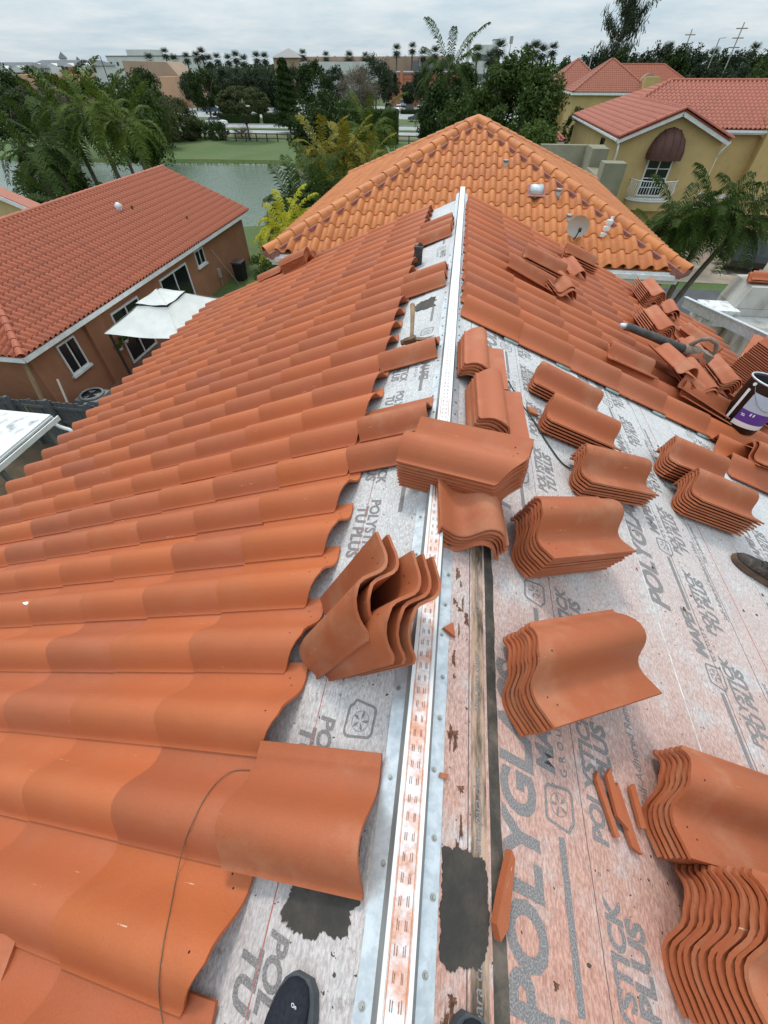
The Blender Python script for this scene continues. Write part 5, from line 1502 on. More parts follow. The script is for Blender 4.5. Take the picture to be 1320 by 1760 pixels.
def frond_mesh(name, L, rise, droop, nl, ll, lw, mat, seed, vee=.5, hang=.35, curl=0.0):
    """pinnate frond along +X with leaflets on both sides"""
    rng = np.random.default_rng(seed)
    def pt(s): return np.array([L * s * (1 - .18 * droop * s * s), L * curl * s * s, L * (rise * s - droop * s ** 2.2)])
    quads = []
    S = np.linspace(.0, 1, 11)
    for i in range(10):
        a, b_ = pt(S[i]), pt(S[i + 1]); w0, w1 = .022 * L * .35 * (1 - S[i] * .85), .022 * L * .35 * (1 - S[i + 1] * .85)
        sd = np.array([0, 1, 0.])
        quads.append([a - sd * w0, a + sd * w0, b_ + sd * w1, b_ - sd * w1])
    for i in range(nl):
        s = .14 + .86 * (i + rng.uniform(-.3, .3)) / nl; s = min(.995, s)
        p = pt(s); tg = pt(min(1, s + .02)) - pt(max(0, s - .02)); tg = tg / np.linalg.norm(tg)
        lz = ll * (math.sin(math.pi * (.12 + .80 * s)) ** .6) * rng.uniform(.85, 1.12)
        for sgn in (-1, 1):
            dr = np.array([0, sgn, 0]) * .78 + tg * (.62 + rng.uniform(-.10, .10)) + np.array([0, 0, vee * .5 + rng.uniform(-.10, .10)])
            dr = dr / np.linalg.norm(dr)
            m1 = p + dr * lz * .5; tip = p + dr * lz * .92 + np.array([0, 0, -hang * lz * rng.uniform(.6, 1.3)])
            wd = tg * lw * .5
            quads.append([p - wd * .6, p + wd * .6, m1 + wd, m1 - wd]); quads.append([m1 - wd, m1 + wd, tip + wd * .12, tip - wd * .12])
    return quads_mesh(name, np.array(quads), mat)
_fr = {}
def frond_set(key, L, mat, ll=.34, nl=32, hang=.35, lw=.014, vee=.4):
    if key not in _fr:
        _fr[key] = [frond_mesh('frond', L, rz_, dp, nl, ll * L, lw * L, M[mat], 3 + k, vee, hang, cu) for k, (rz_, dp, cu) in enumerate(((1.00, .80, .04), (.80, .95, -.05), (.50, 1.0, .06), (.12, .85, -.04), (1.40, .55, .06)))]
    return _fr[key]
def palm(label, base, h, key, L, mat, seed, nf=18, lean=(0, 0), tr=.13, cat='palm tree', group=None, bark='palm_bark', multi=None, wind=0.0, **kw):
    rng = random.Random(seed)
    e = tag(empty('palm_tree', base), label, cat, group)
    stems = multi or [(0, 0, lean[0], lean[1], h)]
    fs = frond_set(key, L, mat, **kw)
    for si, (bx, by, lx, ly, hh) in enumerate(stems):
        mb = MB(); pts = [(bx + lx * (k / 6) ** 1.5, by + ly * (k / 6) ** 1.5, -.1 + hh * k / 6) for k in range(7)]
        mb.tube(pts, [tr * (1.35 - .5 * k / 6) for k in range(7)], 9); mb.build('trunk', M[bark], e, True)
        if hh > 2.5:
            mb = MB(); mb.tube([pts[-1], (pts[-1][0], pts[-1][1], hh + L * .22)], [tr * .8, tr * .4], 8); mb.build('crownshaft', M['leaf_light'], e, True)
        top = Vector((pts[-1][0], pts[-1][1], hh + .05))
        nn_ = nf if si == 0 else max(7, nf - 6)
        for k in range(nn_):
            a = 2.39996 * k + rng.uniform(-.25, .25)
            u_ = k / nn_
            me = fs[4] if u_ < .12 else fs[min(3, int(u_ * 4.2))]
            o = link('frond', me, e)
            s_ = rng.uniform(.82, 1.1)
            o.matrix_local = Matrix.Translation(top + Vector((0, 0, .12 * L * (1 - u_)))) @ Matrix.Rotation(a, 4, 'Z') @ Matrix.Rotation(rng.uniform(-.18, .18), 4, 'X') @ Matrix.Rotation(rng.uniform(-.12, .12) + wind * math.cos(a), 4, 'Y') @ Matrix.Scale(s_, 4)
    return e
def G(px, Y, dy=0): p = atY(px, 150, Y); return (p.x, Y, dy)
def top_h(px, py, Y): return atY(px, py, Y).z
def mw(px, Y): return ppm(atY(px, 130, Y))      # px per metre there

# --- palms between the brown house and the lake
LP = 'palms by the lake behind the brown house'
palm('tall leaning palm with yellow-green fronds, centre of the group behind the brown house', G(150, 37), 6.2, 'royal', 2.9, 'palm_green', 1, 21, (-.9, .3), .15, group=LP, hang=.24, ll=.24, nl=26, lw=.034)
palm('palm with drooping dark fronds over the water, left of the tallest lakeside palm', G(100, 38.5), 5.8, 'royald', 3.0, 'palm_dark', 2, 21, (-.6, .2), .15, group=LP, hang=.28, ll=.24, nl=26, lw=.034)
palm('right-hand palm of the lakeside group, its trunk against the water', G(208, 38), 5.5, 'royal', 2.9, 'palm_green', 3, 21, (-.5, 0), .15, group=LP, hang=.24, ll=.24, nl=26, lw=.034)
palm('dark palm at the left border hanging over the lake', G(38, 35), 4.9, 'royald', 3.0, 'palm_dark', 4, 21, (-.3, 0), .15, group=LP, hang=.28, ll=.24, nl=26, lw=.034)
palm('outermost palm at the left border above the cream gable', G(-8, 33), 4.4, 'royald', 3.0, 'palm_dark', 5, 21, (.3, 0), .15, group=LP, hang=.28, ll=.24, nl=26, lw=.034)
palm('second row palm with golden fronds behind the lakeside group', G(75, 44), 5.5, 'royal', 2.9, 'palm_green', 6, 21, (0, 0), .15, group=LP, hang=.24, ll=.24, nl=26, lw=.034)
palm('slender palm behind the tallest lakeside palm', G(178, 42), 6.0, 'royal', 2.9, 'palm_green', 16, 21, (-.4, 0), .13, group=LP, hang=.24, ll=.24, nl=26, lw=.034)
palm('low dark palm bush at the left border below the lakeside palms', G(18, 30), 1.9, 'royald', 3.0, 'palm_dark', 17, 18, (0, 0), .14, group=LP, hang=.28, ll=.24, nl=26, lw=.034)
palm('short broad-leaved young palm at the water above the brown roof', G(118, 36.2), .9, 'areca', 2.0, 'palm_green', 7, 12, (0, 0), .07, group=LP, hang=.2, ll=.32, nl=22, lw=.06)
palm('tiny palm bush at the water right of the leaning palm trunks', G(196, 38.5), .5, 'areca', 2.0, 'palm_green', 18, 9, (0, 0), .06, group=LP, hang=.2, ll=.32, nl=22, lw=.06)
leafy('shrub', 'dense dark bush on the near lake shore at the left border', G(12, 39), 4.6, (3.2, 2.6, 2.6), 'leaf_dark', 34, 8000, .26, 80, .24, .1, .2)
# --- vegetation right of the lake, next to the orange roof
AP = 'bushy palms beside the orange roof'
palm('bright yellow-green areca palm in front of the lake, beside the brown house end', G(462, 25.5), 2.2, 'yel', 1.9, 'leaf_yellow', 8, 26, (0, 0), .07, group=AP, multi=[(0, 0, -.3, 0, 2.6), (.4, .3, .4, .2, 2.2), (-.3, .3, -.4, .2, 1.8)], hang=.35, ll=.28, nl=20, lw=.045)
palm('dark green palm clump behind the bright yellow-green areca', G(492, 30.5), 2.4, 'dk', 2.4, 'palm_dark', 9, 26, (0, 0), .1, group=AP, multi=[(0, 0, -.3, 0, 2.7), (.9, .4, .4, .2, 2.5), (-.5, .7, -.5, .2, 2.2)], hang=.4, nl=20, lw=.038)
palm('second dark palm clump against the orange roof edge', G(540, 33), 2.8, 'dk', 2.4, 'palm_dark', 10, 26, (0, 0), .1, group=AP, multi=[(0, 0, -.3, 0, 3.0), (1.0, .4, .4, .2, 2.8)], hang=.4, nl=20, lw=.038)
palm('golden areca palm at the lake corner', G(552, 41), 3.6, 'gold', 2.6, 'leaf_gold', 11, 24, (0, 0), .09, group=AP, multi=[(0, 0, -.4, 0, 3.9), (.8, .5, .4, .2, 3.5)], hang=.32, ll=.26, nl=20, lw=.04)
palm('golden-green areca palm right of the lake corner', G(598, 43), 3.3, 'gold', 2.6, 'leaf_gold', 12, 24, (0, 0), .09, group=AP, multi=[(0, 0, -.4, 0, 3.6), (.8, .5, .4, .2, 3.1)], hang=.32, ll=.26, nl=20, lw=.04)
palm('tall feathery palm standing behind the golden arecas', G(628, 60), 3.2, 'coc', 4.2, 'palm_green', 13, 20, (.3, 0), .2, group=AP, hang=.45, ll=.22, nl=30, lw=.028)
leafy('shrub', 'big dark glossy shrub at the lake corner', G(545, 66), 6.8, (4.4, 4.0, 3.6), 'leaf_dark', 31, 7000, .38, 70, .26, .15, .2)
leafy('shrub', 'green bush at the corner between brown house and orange roof', G(440, 24), 2.3, (1.9, 2.2, 1.3), 'leaf_mid', 32, 5000, .13, 60, .25, .06, .2)
leafy('shrub', 'low green bush under the yellow areca palm', G(420, 27), 1.4, (1.8, 1.6, .8), 'leaf_mid', 33, 3500, .12, 50, .25, .05, .2)
leafy('shrub', 'spreading green bush beside the trash bin', (-9.6, 25.0, 0), 2.0, (2.0, 2.0, 1.2), 'leaf_mid', 37, 5000, .13, 60, .25, .06, .2)
leafy('shrub', 'broad dark green bush behind the gazebo corner', (-8.2, 21.5, 0), 2.2, (1.8, 2.2, 1.3), 'leaf_dark', 38, 5000, .13, 60, .25, .06, .2)
# --- right palm by the driveway
RPM = 'palms by the driveway'
palm('glossy triple-stemmed palm before the yellow house driveway', (10.3, 22.0, 0), 4.0, 'chr', 1.75, 'palm_dark', 14, 36, (.3, 0), .11, group=RPM, multi=[(0, 0, .3, .2, 4.5), (.3, .2, 1.3, .2, 4.3), (-.3, .2, -.5, .3, 4.0)], bark='bark', hang=.55, ll=.28, nl=30, lw=.030)
palm('smaller palm stem leaning left beside the driveway palms', (9.6, 22.6, 0), 3.3, 'chrl', 1.75, 'palm_green', 15, 28, (-.5, 0), .1, group=RPM, bark='bark', hang=.55, ll=.28, nl=30, lw=.030)
# --- trees behind the orange roof
leafy('ficus_tree', 'huge dense dark tree behind the orange roof', G(893, 52), top_h(893, 84, 52), (4.6, 4.4, 4.6), 'leaf_mid', 40, 26000, .34, 170, .17, .35, .2, .6, nl=8)
leafy('round_tree', 'light green bushy tree beside the back yellow house', G(943, 46), top_h(943, 200, 46), (2.0, 1.9, 2.0), 'leaf_light', 41, 6000, .22, 70, .24)
leafy('dark_tree', 'dark tree with flat branches under the coconut palm', G(768, 62), top_h(768, 128, 62), (3.4, 3.2, 3.6), 'leaf_dark', 42, 9000, .36, 80, .24)
leafy('round_tree', 'fresh green round tree in front of the dark coconut tree', G(800, 55), top_h(800, 165, 55), (2.6, 2.4, 2.3), 'leaf_mid', 43, 7000, .25, 70, .24)
leafy('golden_tree', 'olive golden tree right of the coconut palm', G(820, 75), top_h(820, 140, 75), (3.2, 3, 3.0), 'leaf_olive', 44, 5000, .34, 60, .26)
palm('tall coconut palm above the orange roof apex', G(779, 66), top_h(775, 138, 66), 'cocd', 4.0, 'palm_dark', 19, 30, (-.6, 0), .22, group='tall palms', hang=.45, ll=.22, nl=30, lw=.028)
palm('fan of dark palm fronds left of the coconut palm', G(757, 68), top_h(757, 160, 68) , 'cocd', 4.0, 'palm_dark', 20, 14, (0, 0), .18, group='tall palms', hang=.45, ll=.22, nl=30, lw=.028)
leafy('clipped_bush', 'dark rounded clipped tree beside the back yellow house', G(1018, 58), top_h(1018, 178, 58), (2.1, 2.0, 2.9), 'leaf_dark', 45, 9000, .2, 90, .16, .15, .15, .8)
# --- the lake's far shore
tpx = (415, 92.5)
hh = top_h(410, 146, 92.5)
e = leafy('topiary_tree', 'clipped flat-topped tree with bare stems on the far lake shore', G(413, 92.5), hh, (4.7, 4.0, 2.1), 'leaf_olive', 50, 22000, .26, 240, .12, .16, .30, .86, flatb=-.55, nl=7)
leafy('round_tree', 'olive round-headed tree left of the clipped flat-topped tree', G(285, 90), top_h(285, 163, 90), (4.4, 4.0, 3.2), 'leaf_olive', 51, 12000, .32, 110, .2, .28, .25)
for k, (px, Y, yt, r_) in enumerate(((333, 93, 205, 1.6), (358, 92, 200, 1.9), (310, 94, 208, 1.5))):
    leafy('shrub', '%s shrub along the far lake shore fence' % ('first', 'third', 'second')[k], G(px, Y), top_h(px, yt, Y), (r_, r_, r_ * 1.1), 'leaf_mid', 60 + k, 2500, .3, 40, .28, .08, .2, group='shrubs along the lake fence')
bare('bare_tree', 'wide leafless grey tree behind the lakeside palms', G(55, 72), top_h(55, 138, 72), (6.5, 5, 3.4), 70, 4500, 1800)
bare('bare_tree', 'thin-leaved grey brown tree in front of the salmon store', G(615, 128), top_h(612, 110, 128), (5.4, 4.6, 4.2), 71, 5000, 4200)
bare('bare_shrub', 'small leafless shrub under the clipped flat-topped tree', G(400, 95), top_h(400, 212, 95), (2.4, 2, 1.4), 72, 1200, 200)
leafy('dark_tree', 'dark tree at the left border over the leafless grey tree', G(-5, 62), top_h(0, 110, 62), (5.0, 4.5, 3.6), 'leaf_dark', 73, 7000, .36, 70, .24)
leafy('green_tree', 'broad leafy tree rising behind the tallest lakeside palm', G(205, 62), top_h(205, 118, 62), (5.0, 4.5, 4.6), 'leaf_mid', 74, 11000, .36, 90, .22)
leafy('green_tree', 'greyish green tree right of the broad leafy tree', G(240, 80), top_h(240, 145, 80), (4.6, 4.0, 4.0), 'leaf_olive', 75, 7000, .34, 70, .24)
OT = 'trees along the road and car park'
for k, (px, Y, yt, hwp, mt, lab) in enumerate((
        (250, 118, 112, 30, 'leaf_dark', 'dark tree before the tan building with the sloped wall'),
        (90, 130, 118, 26, 'leaf_dark', 'dark tree before the white sign board'),
        (350, 122, 105, 30, 'leaf_dark', 'dark oak left of the clipped flat-topped tree'),
        (392, 128, 112, 28, 'leaf_far', 'oak right above the clipped flat-topped tree'),
        (436, 130, 112, 26, 'leaf_far', 'oak between the flat-topped tree and the dark conifer'),
        (540, 124, 98, 32, 'leaf_dark', 'tall dense oak right of the dark conifer'),
        (645, 150, 90, 34, 'leaf_far', 'large oak before the long tan mall wall'),
        (470, 134, 120, 20, 'leaf_far', 'low oak behind the dark conifer'),
        (557, 112, 152, 23, 'leaf_dark', 'small round dark tree at the road before the oaks'),
        (593, 110, 170, 18, 'leaf_mid', 'bushy young tree left of the grey brown tree'),
        (702, 158, 138, 13, 'leaf_far', 'slim young tree in the car park by the salmon store'),
        (725, 170, 112, 20, 'leaf_far', 'tree hiding the corner of the salmon store'),
        (800, 100, 110, 28, 'leaf_dark', 'dark tree right behind the coconut palm'),
        (30, 105, 128, 34, 'leaf_dark', 'dark spreading tree before the left apartment row'),
        (150, 108, 134, 36, 'leaf_mid', 'green tree below the rooftop sign'),
        (118, 140, 128, 22, 'leaf_dark', 'dark tree half hiding the peach wall'),
        (330, 155, 118, 22, 'leaf_far', 'oak beside the stepped peach building'),
        (370, 160, 116, 24, 'leaf_far', 'first oak of the back row behind the flat-topped tree'),
        (410, 165, 114, 24, 'leaf_far', 'second oak of the back row behind the flat-topped tree'),
        (452, 160, 114, 24, 'leaf_far', 'third oak of the back row left of the conifer'),
        (505, 160, 112, 24, 'leaf_far', 'oak in the back row right of the conifer'),
        (575, 165, 112, 26, 'leaf_far', 'oak in the back row left of the grey brown tree'),
        (668, 165, 116, 22, 'leaf_far', 'oak at the left corner of the salmon store'),
        (862, 130, 100, 26, 'leaf_far', 'oak seen left of the huge dark tree'),
        (985, 120, 120, 20, 'leaf_dark', 'dark tree over the left wing of the back house'))):
    s_ = mw(px, Y); w_ = hwp / s_; h_ = top_h(px, yt, Y)
    leafy('oak_tree', lab, G(px, Y), h_, (w_, w_ * .9, min(h_ * .42, w_ * 1.25)), mt, 100 + k, 6500, .42, 70, .25, .2, .3, group=OT)
# conifer
rng = np.random.default_rng(5); Y = 104; hc = top_h(490, 100, Y)
e = tag(empty('conifer', G(490, Y)), 'dark pointed conifer at the road, right of the flat-topped tree', 'tree')
zs = rng.uniform(.10, 1.0, 9000); an_ = rng.uniform(0, 6.283, 9000); rr_ = (2.5 * (1 - zs) ** .55 + .25) * rng.uniform(.4, 1, 9000) * (1 + .25 * np.sin(zs * 60 + an_ * 2))
p = np.stack([rr_ * np.cos(an_), rr_ * np.sin(an_), zs * hc], 1); link('crown', quads_mesh('crown', leaves(rng, p, unit(p * np.array([1, 1, 0.]) + .01), .42), M['leaf_dark']), e)
mb = MB(); mb.tube([(0, 0, 0), (0, 0, hc * .95)], [.2, .03], 8); mb.build('trunk', M['bark'], e)
# casuarina
Y = 150; e = tag(empty('casuarina_tree', G(1040, Y)), 'tall airy casuarina rising above the right tree line', 'tree')
hc = top_h(1040, -8, Y); mb = MB(); rng = np.random.default_rng(8); pp_ = []
mb.tube([(0, 0, 0), (.3, 0, hc * .4), (.2, 0, hc * .95)], [.4, .28, .05], 8)
for k in range(46):
    z = hc * rng.uniform(.30, .97); a = rng.uniform(0, 6.283); l_ = 6.8 * (1 - abs(z / hc - .62) * 1.25) * rng.uniform(.5, 1.0)
    e_ = Vector((math.cos(a) * l_, math.sin(a) * l_, z + l_ * .65)); s_ = Vector((.25, 0, z)); mb.tube([s_, s_.lerp(e_, .5), e_], [.10, .06, .02], 5)
    for q in range(60):
        t_ = rng.uniform(.25, 1.05); pp_.append(np.array(s_.lerp(e_, t_)) + rng.normal(0, .42, 3))
mb.build('trunk', M['bark'], e)
p = np.array(pp_); d = rng.normal(0, .25, p.shape); d[:, 2] = rng.uniform(.2, .9, len(p)); w_ = unit(np.cross(d, rng.normal(0, 1, p.shape))) * .09
link('crown', quads_mesh('crown', np.stack([p - d - w_, p - d + w_, p + d + w_ * .3, p + d - w_ * .3], 1), M['leaf_far']), e)
# tree line on the right
RT = 'tree line behind the houses on the right'
rng = random.Random(12)
line = [(968, 92, 26), (990, 88, 24), (1012, 80, 30), (1060, 78, 30), (1092, 82, 26), (1118, 66, 26), (1142, 70, 28), (1166, 72, 24), (1190, 84, 24), (1215, 82, 24), (1238, 86, 26), (1262, 78, 26), (1288, 84, 28), (1314, 72, 28)]
names = ['first', 'second', 'third', 'fourth', 'fifth', 'sixth', 'seventh', 'eighth', 'ninth', 'tenth', 'eleventh', 'twelfth', 'thirteenth', 'last']
for k, (px, yt, hwp) in enumerate(line):
    Y = 148 + rng.uniform(-8, 14); s_ = mw(px, Y); w_ = hwp / s_; h_ = top_h(px, yt, Y)
    leafy('tree', '%s tree of the right-hand tree line counting from the casuarina side' % names[k], G(px, Y), h_, (w_, w_, h_ * .42), 'leaf_far' if k % 3 else 'leaf_dark', 200 + k, 4200, .55, 60, .26, .22, .35, group=RT)
for k, (px, yt, Y, hwp, lab) in enumerate(((1298, 104, 112, 30, 'green tree at the right border behind the yellow roof'), (1245, 118, 108, 26, 'bushy tree above the main ridge of the yellow house'), (1130, 108, 128, 18, 'rounded tree between the red and brown roofs'), (1215, 100, 125, 20, 'tree right above the brown-roofed house'), (1180, 122, 118, 16, 'low tree before the brown-roofed house'), (1270, 100, 122, 24, 'dense tree left of the green border tree'))):
    s_ = mw(px, Y); w_ = hwp / s_; h_ = top_h(px, yt, Y)
    leafy('tree', lab, G(px, Y), h_, (w_, w_, h_ * .4), 'leaf_mid' if k == 0 else 'leaf_far', 230 + k, 4500, .42, 60, .25, .2, .3, group=RT)
# skyline fan palms
fan = []
for k in range(44):
    a = 2.39996 * k; el = math.asin(max(-.9, min(.98, -.85 + 1.8 * (k + .5) / 44)))
    d = np.array([math.cos(a) * math.cos(el), math.sin(a) * math.cos(el), math.sin(el)])
    sd = unit(np.cross(d, [0, 0, 1.])[None, :])[0]; up_ = np.cross(sd, d)
    for j in range(-3, 4):
        b_ = j * .22; dd = d * math.cos(b_) + sd * math.sin(b_)
        p0 = d * .45; p1 = p0 + dd * .95 + np.array([0, 0, -.12]); wv = np.cross(dd, up_) * .05
        fan.append([p0 - wv, p0 + wv, p1 + wv * .4, p1 - wv * .4])
FAN = quads_mesh('fan_crown', np.array(fan), M['leaf_far'])
mb = MB(); mb.tube([(0, 0, 0), (0, 0, 1)], [.32, .24], 7); FTR = mb.mesh('trunk', M['palm_bark'])
NUM = ('first second third fourth fifth sixth seventh eighth ninth tenth eleventh twelfth thirteenth fourteenth fifteenth sixteenth seventeenth eighteenth nineteenth twentieth '.split() + ['twenty-' + q for q in 'first second third fourth fifth sixth seventh eighth ninth'.split()] + ['thirtieth', 'thirty-first', 'thirty-second', 'thirty-third'])
sky_p = [(255, 96, 205), (282, 86, 205), (298, 98, 210), (319, 94, 212), (336, 92, 205), (345, 86, 205), (358, 98, 205), (372, 95, 200), (391, 97, 200), (404, 92, 195), (418, 98, 200), (440, 93, 205), (454, 94, 205), (520, 88, 230), (560, 92, 230), (600, 92, 235), (628, 93, 235), (682, 80, 215), (709, 77, 215), (727, 88, 215), (748, 84, 215), (822, 82, 175), (843, 92, 180), (861, 74, 165), (850, 88, 190), (908, 80, 170), (921, 76, 170), (934, 82, 172), (952, 78, 176), (1150, 78, 175), (1228, 88, 175), (1300, 78, 170)]
for k, (px, py, Y) in enumerate(sky_p):
    P_ = atY(px, py, Y); e = tag(empty('fan_palm', (P_.x, Y, 0)), 'distant fan palm on the skyline, %s from the left' % NUM[k], 'palm tree', 'fan palms along the skyline')
    s_ = 1.35 + .35 * random.Random(k).random(); hz = max(3, P_.z - s_ * .6)
    o = link('crown', FAN, e); o.location = (0, 0, hz); o.scale = (s_, s_, s_ * 1.05); o.rotation_euler = (0, 0, k)
    o = link('trunk', FTR, e); o.scale = (1, 1, hz)
# hedges
def hedge(label, x0, x1, y0, y1, h, mat, seed, n, leaf=.25):
    rng = np.random.default_rng(seed); e = tag(empty('hedge', ((x0 + x1) / 2, (y0 + y1) / 2, 0)), label, 'hedge')
    hx, hy = (x1 - x0) / 2, (y1 - y0) / 2
    p = rng.uniform(-1, 1, (n, 3)); f_ = rng.integers(0, 3, n); w_ = rng.choice([-1, 1], n)
    for i in range(3):
        k = f_ == i; p[k, i] = np.where(i == 2, 1, w_[k])
    o = np.zeros_like(p); o[np.arange(n), f_] = p[np.arange(n), f_]
    p = p * np.array([hx, hy, h / 2]) + np.array([0, 0, h / 2]) + rng.normal(0, .08, (n, 3))
    link('foliage', quads_mesh('foliage', leaves(rng, p, o, leaf), M[mat]), e)
    mb = MB(); mb.box(-hx + .12, hx - .12, -hy + .12, hy - .12, 0, h - .12); mb.build('core', M['leaf_dark'], e)
a = G(586, 90); b_ = G(688, 94)
hedge('tall clipped hedge on the grass right of the lake', a[0], b_[0], 89, 92, top_h(640, 190, 90), 'leaf_mid', 5, 9000)
for k, (p0, p1, Y, yt, lab) in enumerate(((355, 432, 121, 196, 'low hedge on the far road side behind the flat-topped tree'), (443, 486, 121, 196, 'low hedge on the far road side left of the conifer'), (690, 730, 150, 190, 'short hedge before the car park by the salmon store'))):
    hedge(lab, G(p0, Y)[0], G(p1, Y)[0], Y, Y + 1.6, top_h((p0 + p1) / 2, yt, Y), 'leaf_dark', 20 + k, 3000)

# ------------------------------------------------------------------ shore, road, car park
def band(name, x0, x1, y0, y1, z, mat, ang=0.0): return sheet(name, [(x0, y0), (x1, y0), (x1, y1), (x0, y1)], z, mat)
band('road', -260, 260, 101.5, 107.5, .02, M['concrete_road']); band('road', -260, 260, 110.5, 118.0, .024, M['concrete_road'])
mb = MB(); mb.box(-260, 260, 107.6, 110.4, -.05, .14); tag(mb.build('median_kerb', M['grass']), kind='structure')
mb = MB(); mb.box(-260, 260, 118.05, 118.35, -.05, .15); mb.box(-260, 260, 101.1, 101.45, -.05, .15); tag(mb.build('kerb', M['concrete_road']), kind='structure')
for k in range(60):
    mb = MB(); mb.box(-120 + 4 * k, -117.8 + 4 * k, 114.1, 114.25, .026, .030); tag(mb.build('lane_mark', M['white_trim']), kind='structure')
band('car_park', -130, 20, 135, 178, .02, M['concrete_road']); band('verge', -260, 260, 97, 101, .016, simple('dry_grass', (0.13, 0.125, 0.05), (0.10, 0.11, 0.04), .95, 1))
# rocks and shore line
rs = random.Random(3); mb = MB(); mb.add([(.5, 0, 0), (-.4, .3, 0), (-.3, -.4, 0), (.1, .05, .35), (.25, .35, .05)], [(0, 4, 3), (4, 1, 3), (1, 2, 3), (2, 0, 3)]); rock = mb.mesh('rock', simple('shore_rock', (0.30, 0.29, 0.26), (0.2, 0.19, 0.17), .9, 3))
vs_all = []; fs_all = []
for k in range(420):
    i = 8 + rs.random() * 6; j = int(i); f_ = i - j
    x = LAKE[j][0] * (1 - f_) + LAKE[(j + 1) % len(LAKE)][0] * f_; y = LAKE[j][1] * (1 - f_) + LAKE[(j + 1) % len(LAKE)][1] * f_
    s_ = rs.uniform(.25, .6); b_ = len(vs_all); a = rs.uniform(0, 6)
    vs_all += [(x + s_ * (v_.co.x * math.cos(a) - v_.co.y * math.sin(a)), y - .8 + s_ * (v_.co.x * math.sin(a) + v_.co.y * math.cos(a)), -.5 + s_ * v_.co.z) for v_ in rock.vertices]
    fs_all += [tuple(b_ + q for q in p.vertices) for p in rock.polygons]
mb = MB(); mb.v = vs_all; mb.f = fs_all; mb.m = [0] * len(fs_all); tag(mb.build('shore_rocks', rock.materials[0]), 'small grey rocks along the far lake shore', 'rocks', kind='stuff')
# dark rail fence along the far shore
fe = tag(empty('rail_fence', (-40, 90.5, 0)), 'dark rail fence along the far lake shore', 'fence')
mb = MB(); mb.box(-.08, .08, -.08, .08, 0, 1.1); pst = mb.mesh('post', M['dark_frame'])
for k in range(34): link('post', pst, fe).location = (-30 + 1.9 * k, 0, 0)
for z in (.35, .95):
    mb = MB(); mb.box(-31, 34, -.05, .05, z, z + .12); mb.build('rail', M['dark_frame'], fe)
cf = tag(empty('chain_fence', (-4.0, 92, 0)), 'dark mesh fence on the grass behind the orange roof apex', 'fence')
x0_, x1_ = G(725, 92)[0] + 4.0, G(790, 92)[0] + 4.0
mb = MB(); mb.box(-.05, .05, -.05, .05, 0, 2.2); pst = mb.mesh('post', M['dark_frame'])
n_ = 9
for k in range(n_): link('post', pst, cf).location = (x0_ + (x1_ - x0_) * k / (n_ - 1), 0, 0)
mb = MB(); 
for k in range(90): x = x0_ + (x1_ - x0_) * k / 89; mb.box(x - .014, x + .014, -.01, .01, .05, 2.15)
for k in range(16): mb.box(x0_, x1_, -.012, .012, .05 + .14 * k, .065 + .14 * k)
mb.build('mesh_panel', M['dark_frame'], cf)

# ------------------------------------------------------------------ far buildings
def bldg(name, label, x0, x1, Y, dep, h, wall, roof=None, cat='building', rows=0, cols=0, wsz=(1.2, 1.4), z0=0, par=0.0):
    e = tag(empty(name, ((x0 + x1) / 2, Y, 0)), label, cat); hx = abs(x1 - x0) / 2
    mb = MB(); mb.box(-hx, hx, 0, dep, z0, h); mb.build('wall', wall, e)
    if roof: mb = MB(); mb.box(-hx - .2, hx + .2, -.2, dep + .2, h, h + .35 + par); mb.build('roof', roof, e)
    for r_ in range(rows):
        for c_ in range(cols):
            x = -hx + 2 * hx * (c_ + .5) / cols; z = h * (r_ + .55) / rows if rows > 1 else h * .55
            mb = MB(); mb.box(x - wsz[0] / 2, x + wsz[0] / 2, -.06, .02, z - wsz[1] / 2, z + wsz[1] / 2); wf = mb.build('window', M['glass'], e)
    return e
def span(p0, p1, Y): return G(p0, Y)[0], G(p1, Y)[0]
tan = simple('tan_stucco', (0.36, 0.25, 0.175), (0.32, 0.22, 0.155), .9, .2); salmon = simple('salmon_stucco', (0.47, 0.19, 0.105), (0.42, 0.165, 0.095), .9, .2)
peach = simple('peach_stucco', (0.50, 0.30, 0.185), (0.45, 0.27, 0.165), .9, .2); grey_roof = simple('grey_roof', (0.155, 0.155, 0.16), (0.20, 0.20, 0.20), .9, .3); white_w = simple('white_wall_far', (0.58, 0.58, 0.56), (0.52, 0.52, 0.50), .9, .3)
dgrey = simple('shingle_far', (0.11, 0.115, 0.125), (0.14, 0.145, 0.15), .9, .5)
Y = 178; x0, x1 = span(664, 800, Y)
e = bldg('store_building', 'salmon coloured flat-roofed store behind the car park', x0, x1, Y, 30, top_h(730, 127, Y), salmon, grey_roof)
for k, px in enumerate((690, 712, 738)):
    mb = MB(); x = G(px, Y)[0] - (x0 + x1) / 2; mb.box(x - .45, x + .45, -.5, .02, 0, top_h(730, 127, Y) + .6); mb.build('pilaster', salmon, e)
for z_ in (.62, .86):
    mb = MB(); mb.box(-(x1 - x0) / 2, (x1 - x0) / 2, -.14, .02, top_h(730, 127, Y) * z_, top_h(730, 127, Y) * z_ + .35); mb.build('band', salmon, e)
Y = 235; x0, x1 = span(508, 770, Y)
e = bldg('mall_building', 'long tan windowless mall building behind the oaks', x0, x1, Y, 40, top_h(640, 97, Y), tan, None)
for k in range(9):
    mb = MB(); x = -(x1 - x0) / 2 + (x1 - x0) * (k + .5) / 9; mb.box(x - .3, x + .3, -.25, .02, 0, top_h(640, 97, Y) + .2); mb.build('pilaster', tan, e)
mb = MB(); mb.box((x1 - x0) * .28, (x1 - x0) * .49, -8, -.3, top_h(740, 112, Y) - 3, top_h(740, 104, Y)); mb.build('rooftop_unit', grey_roof, e)
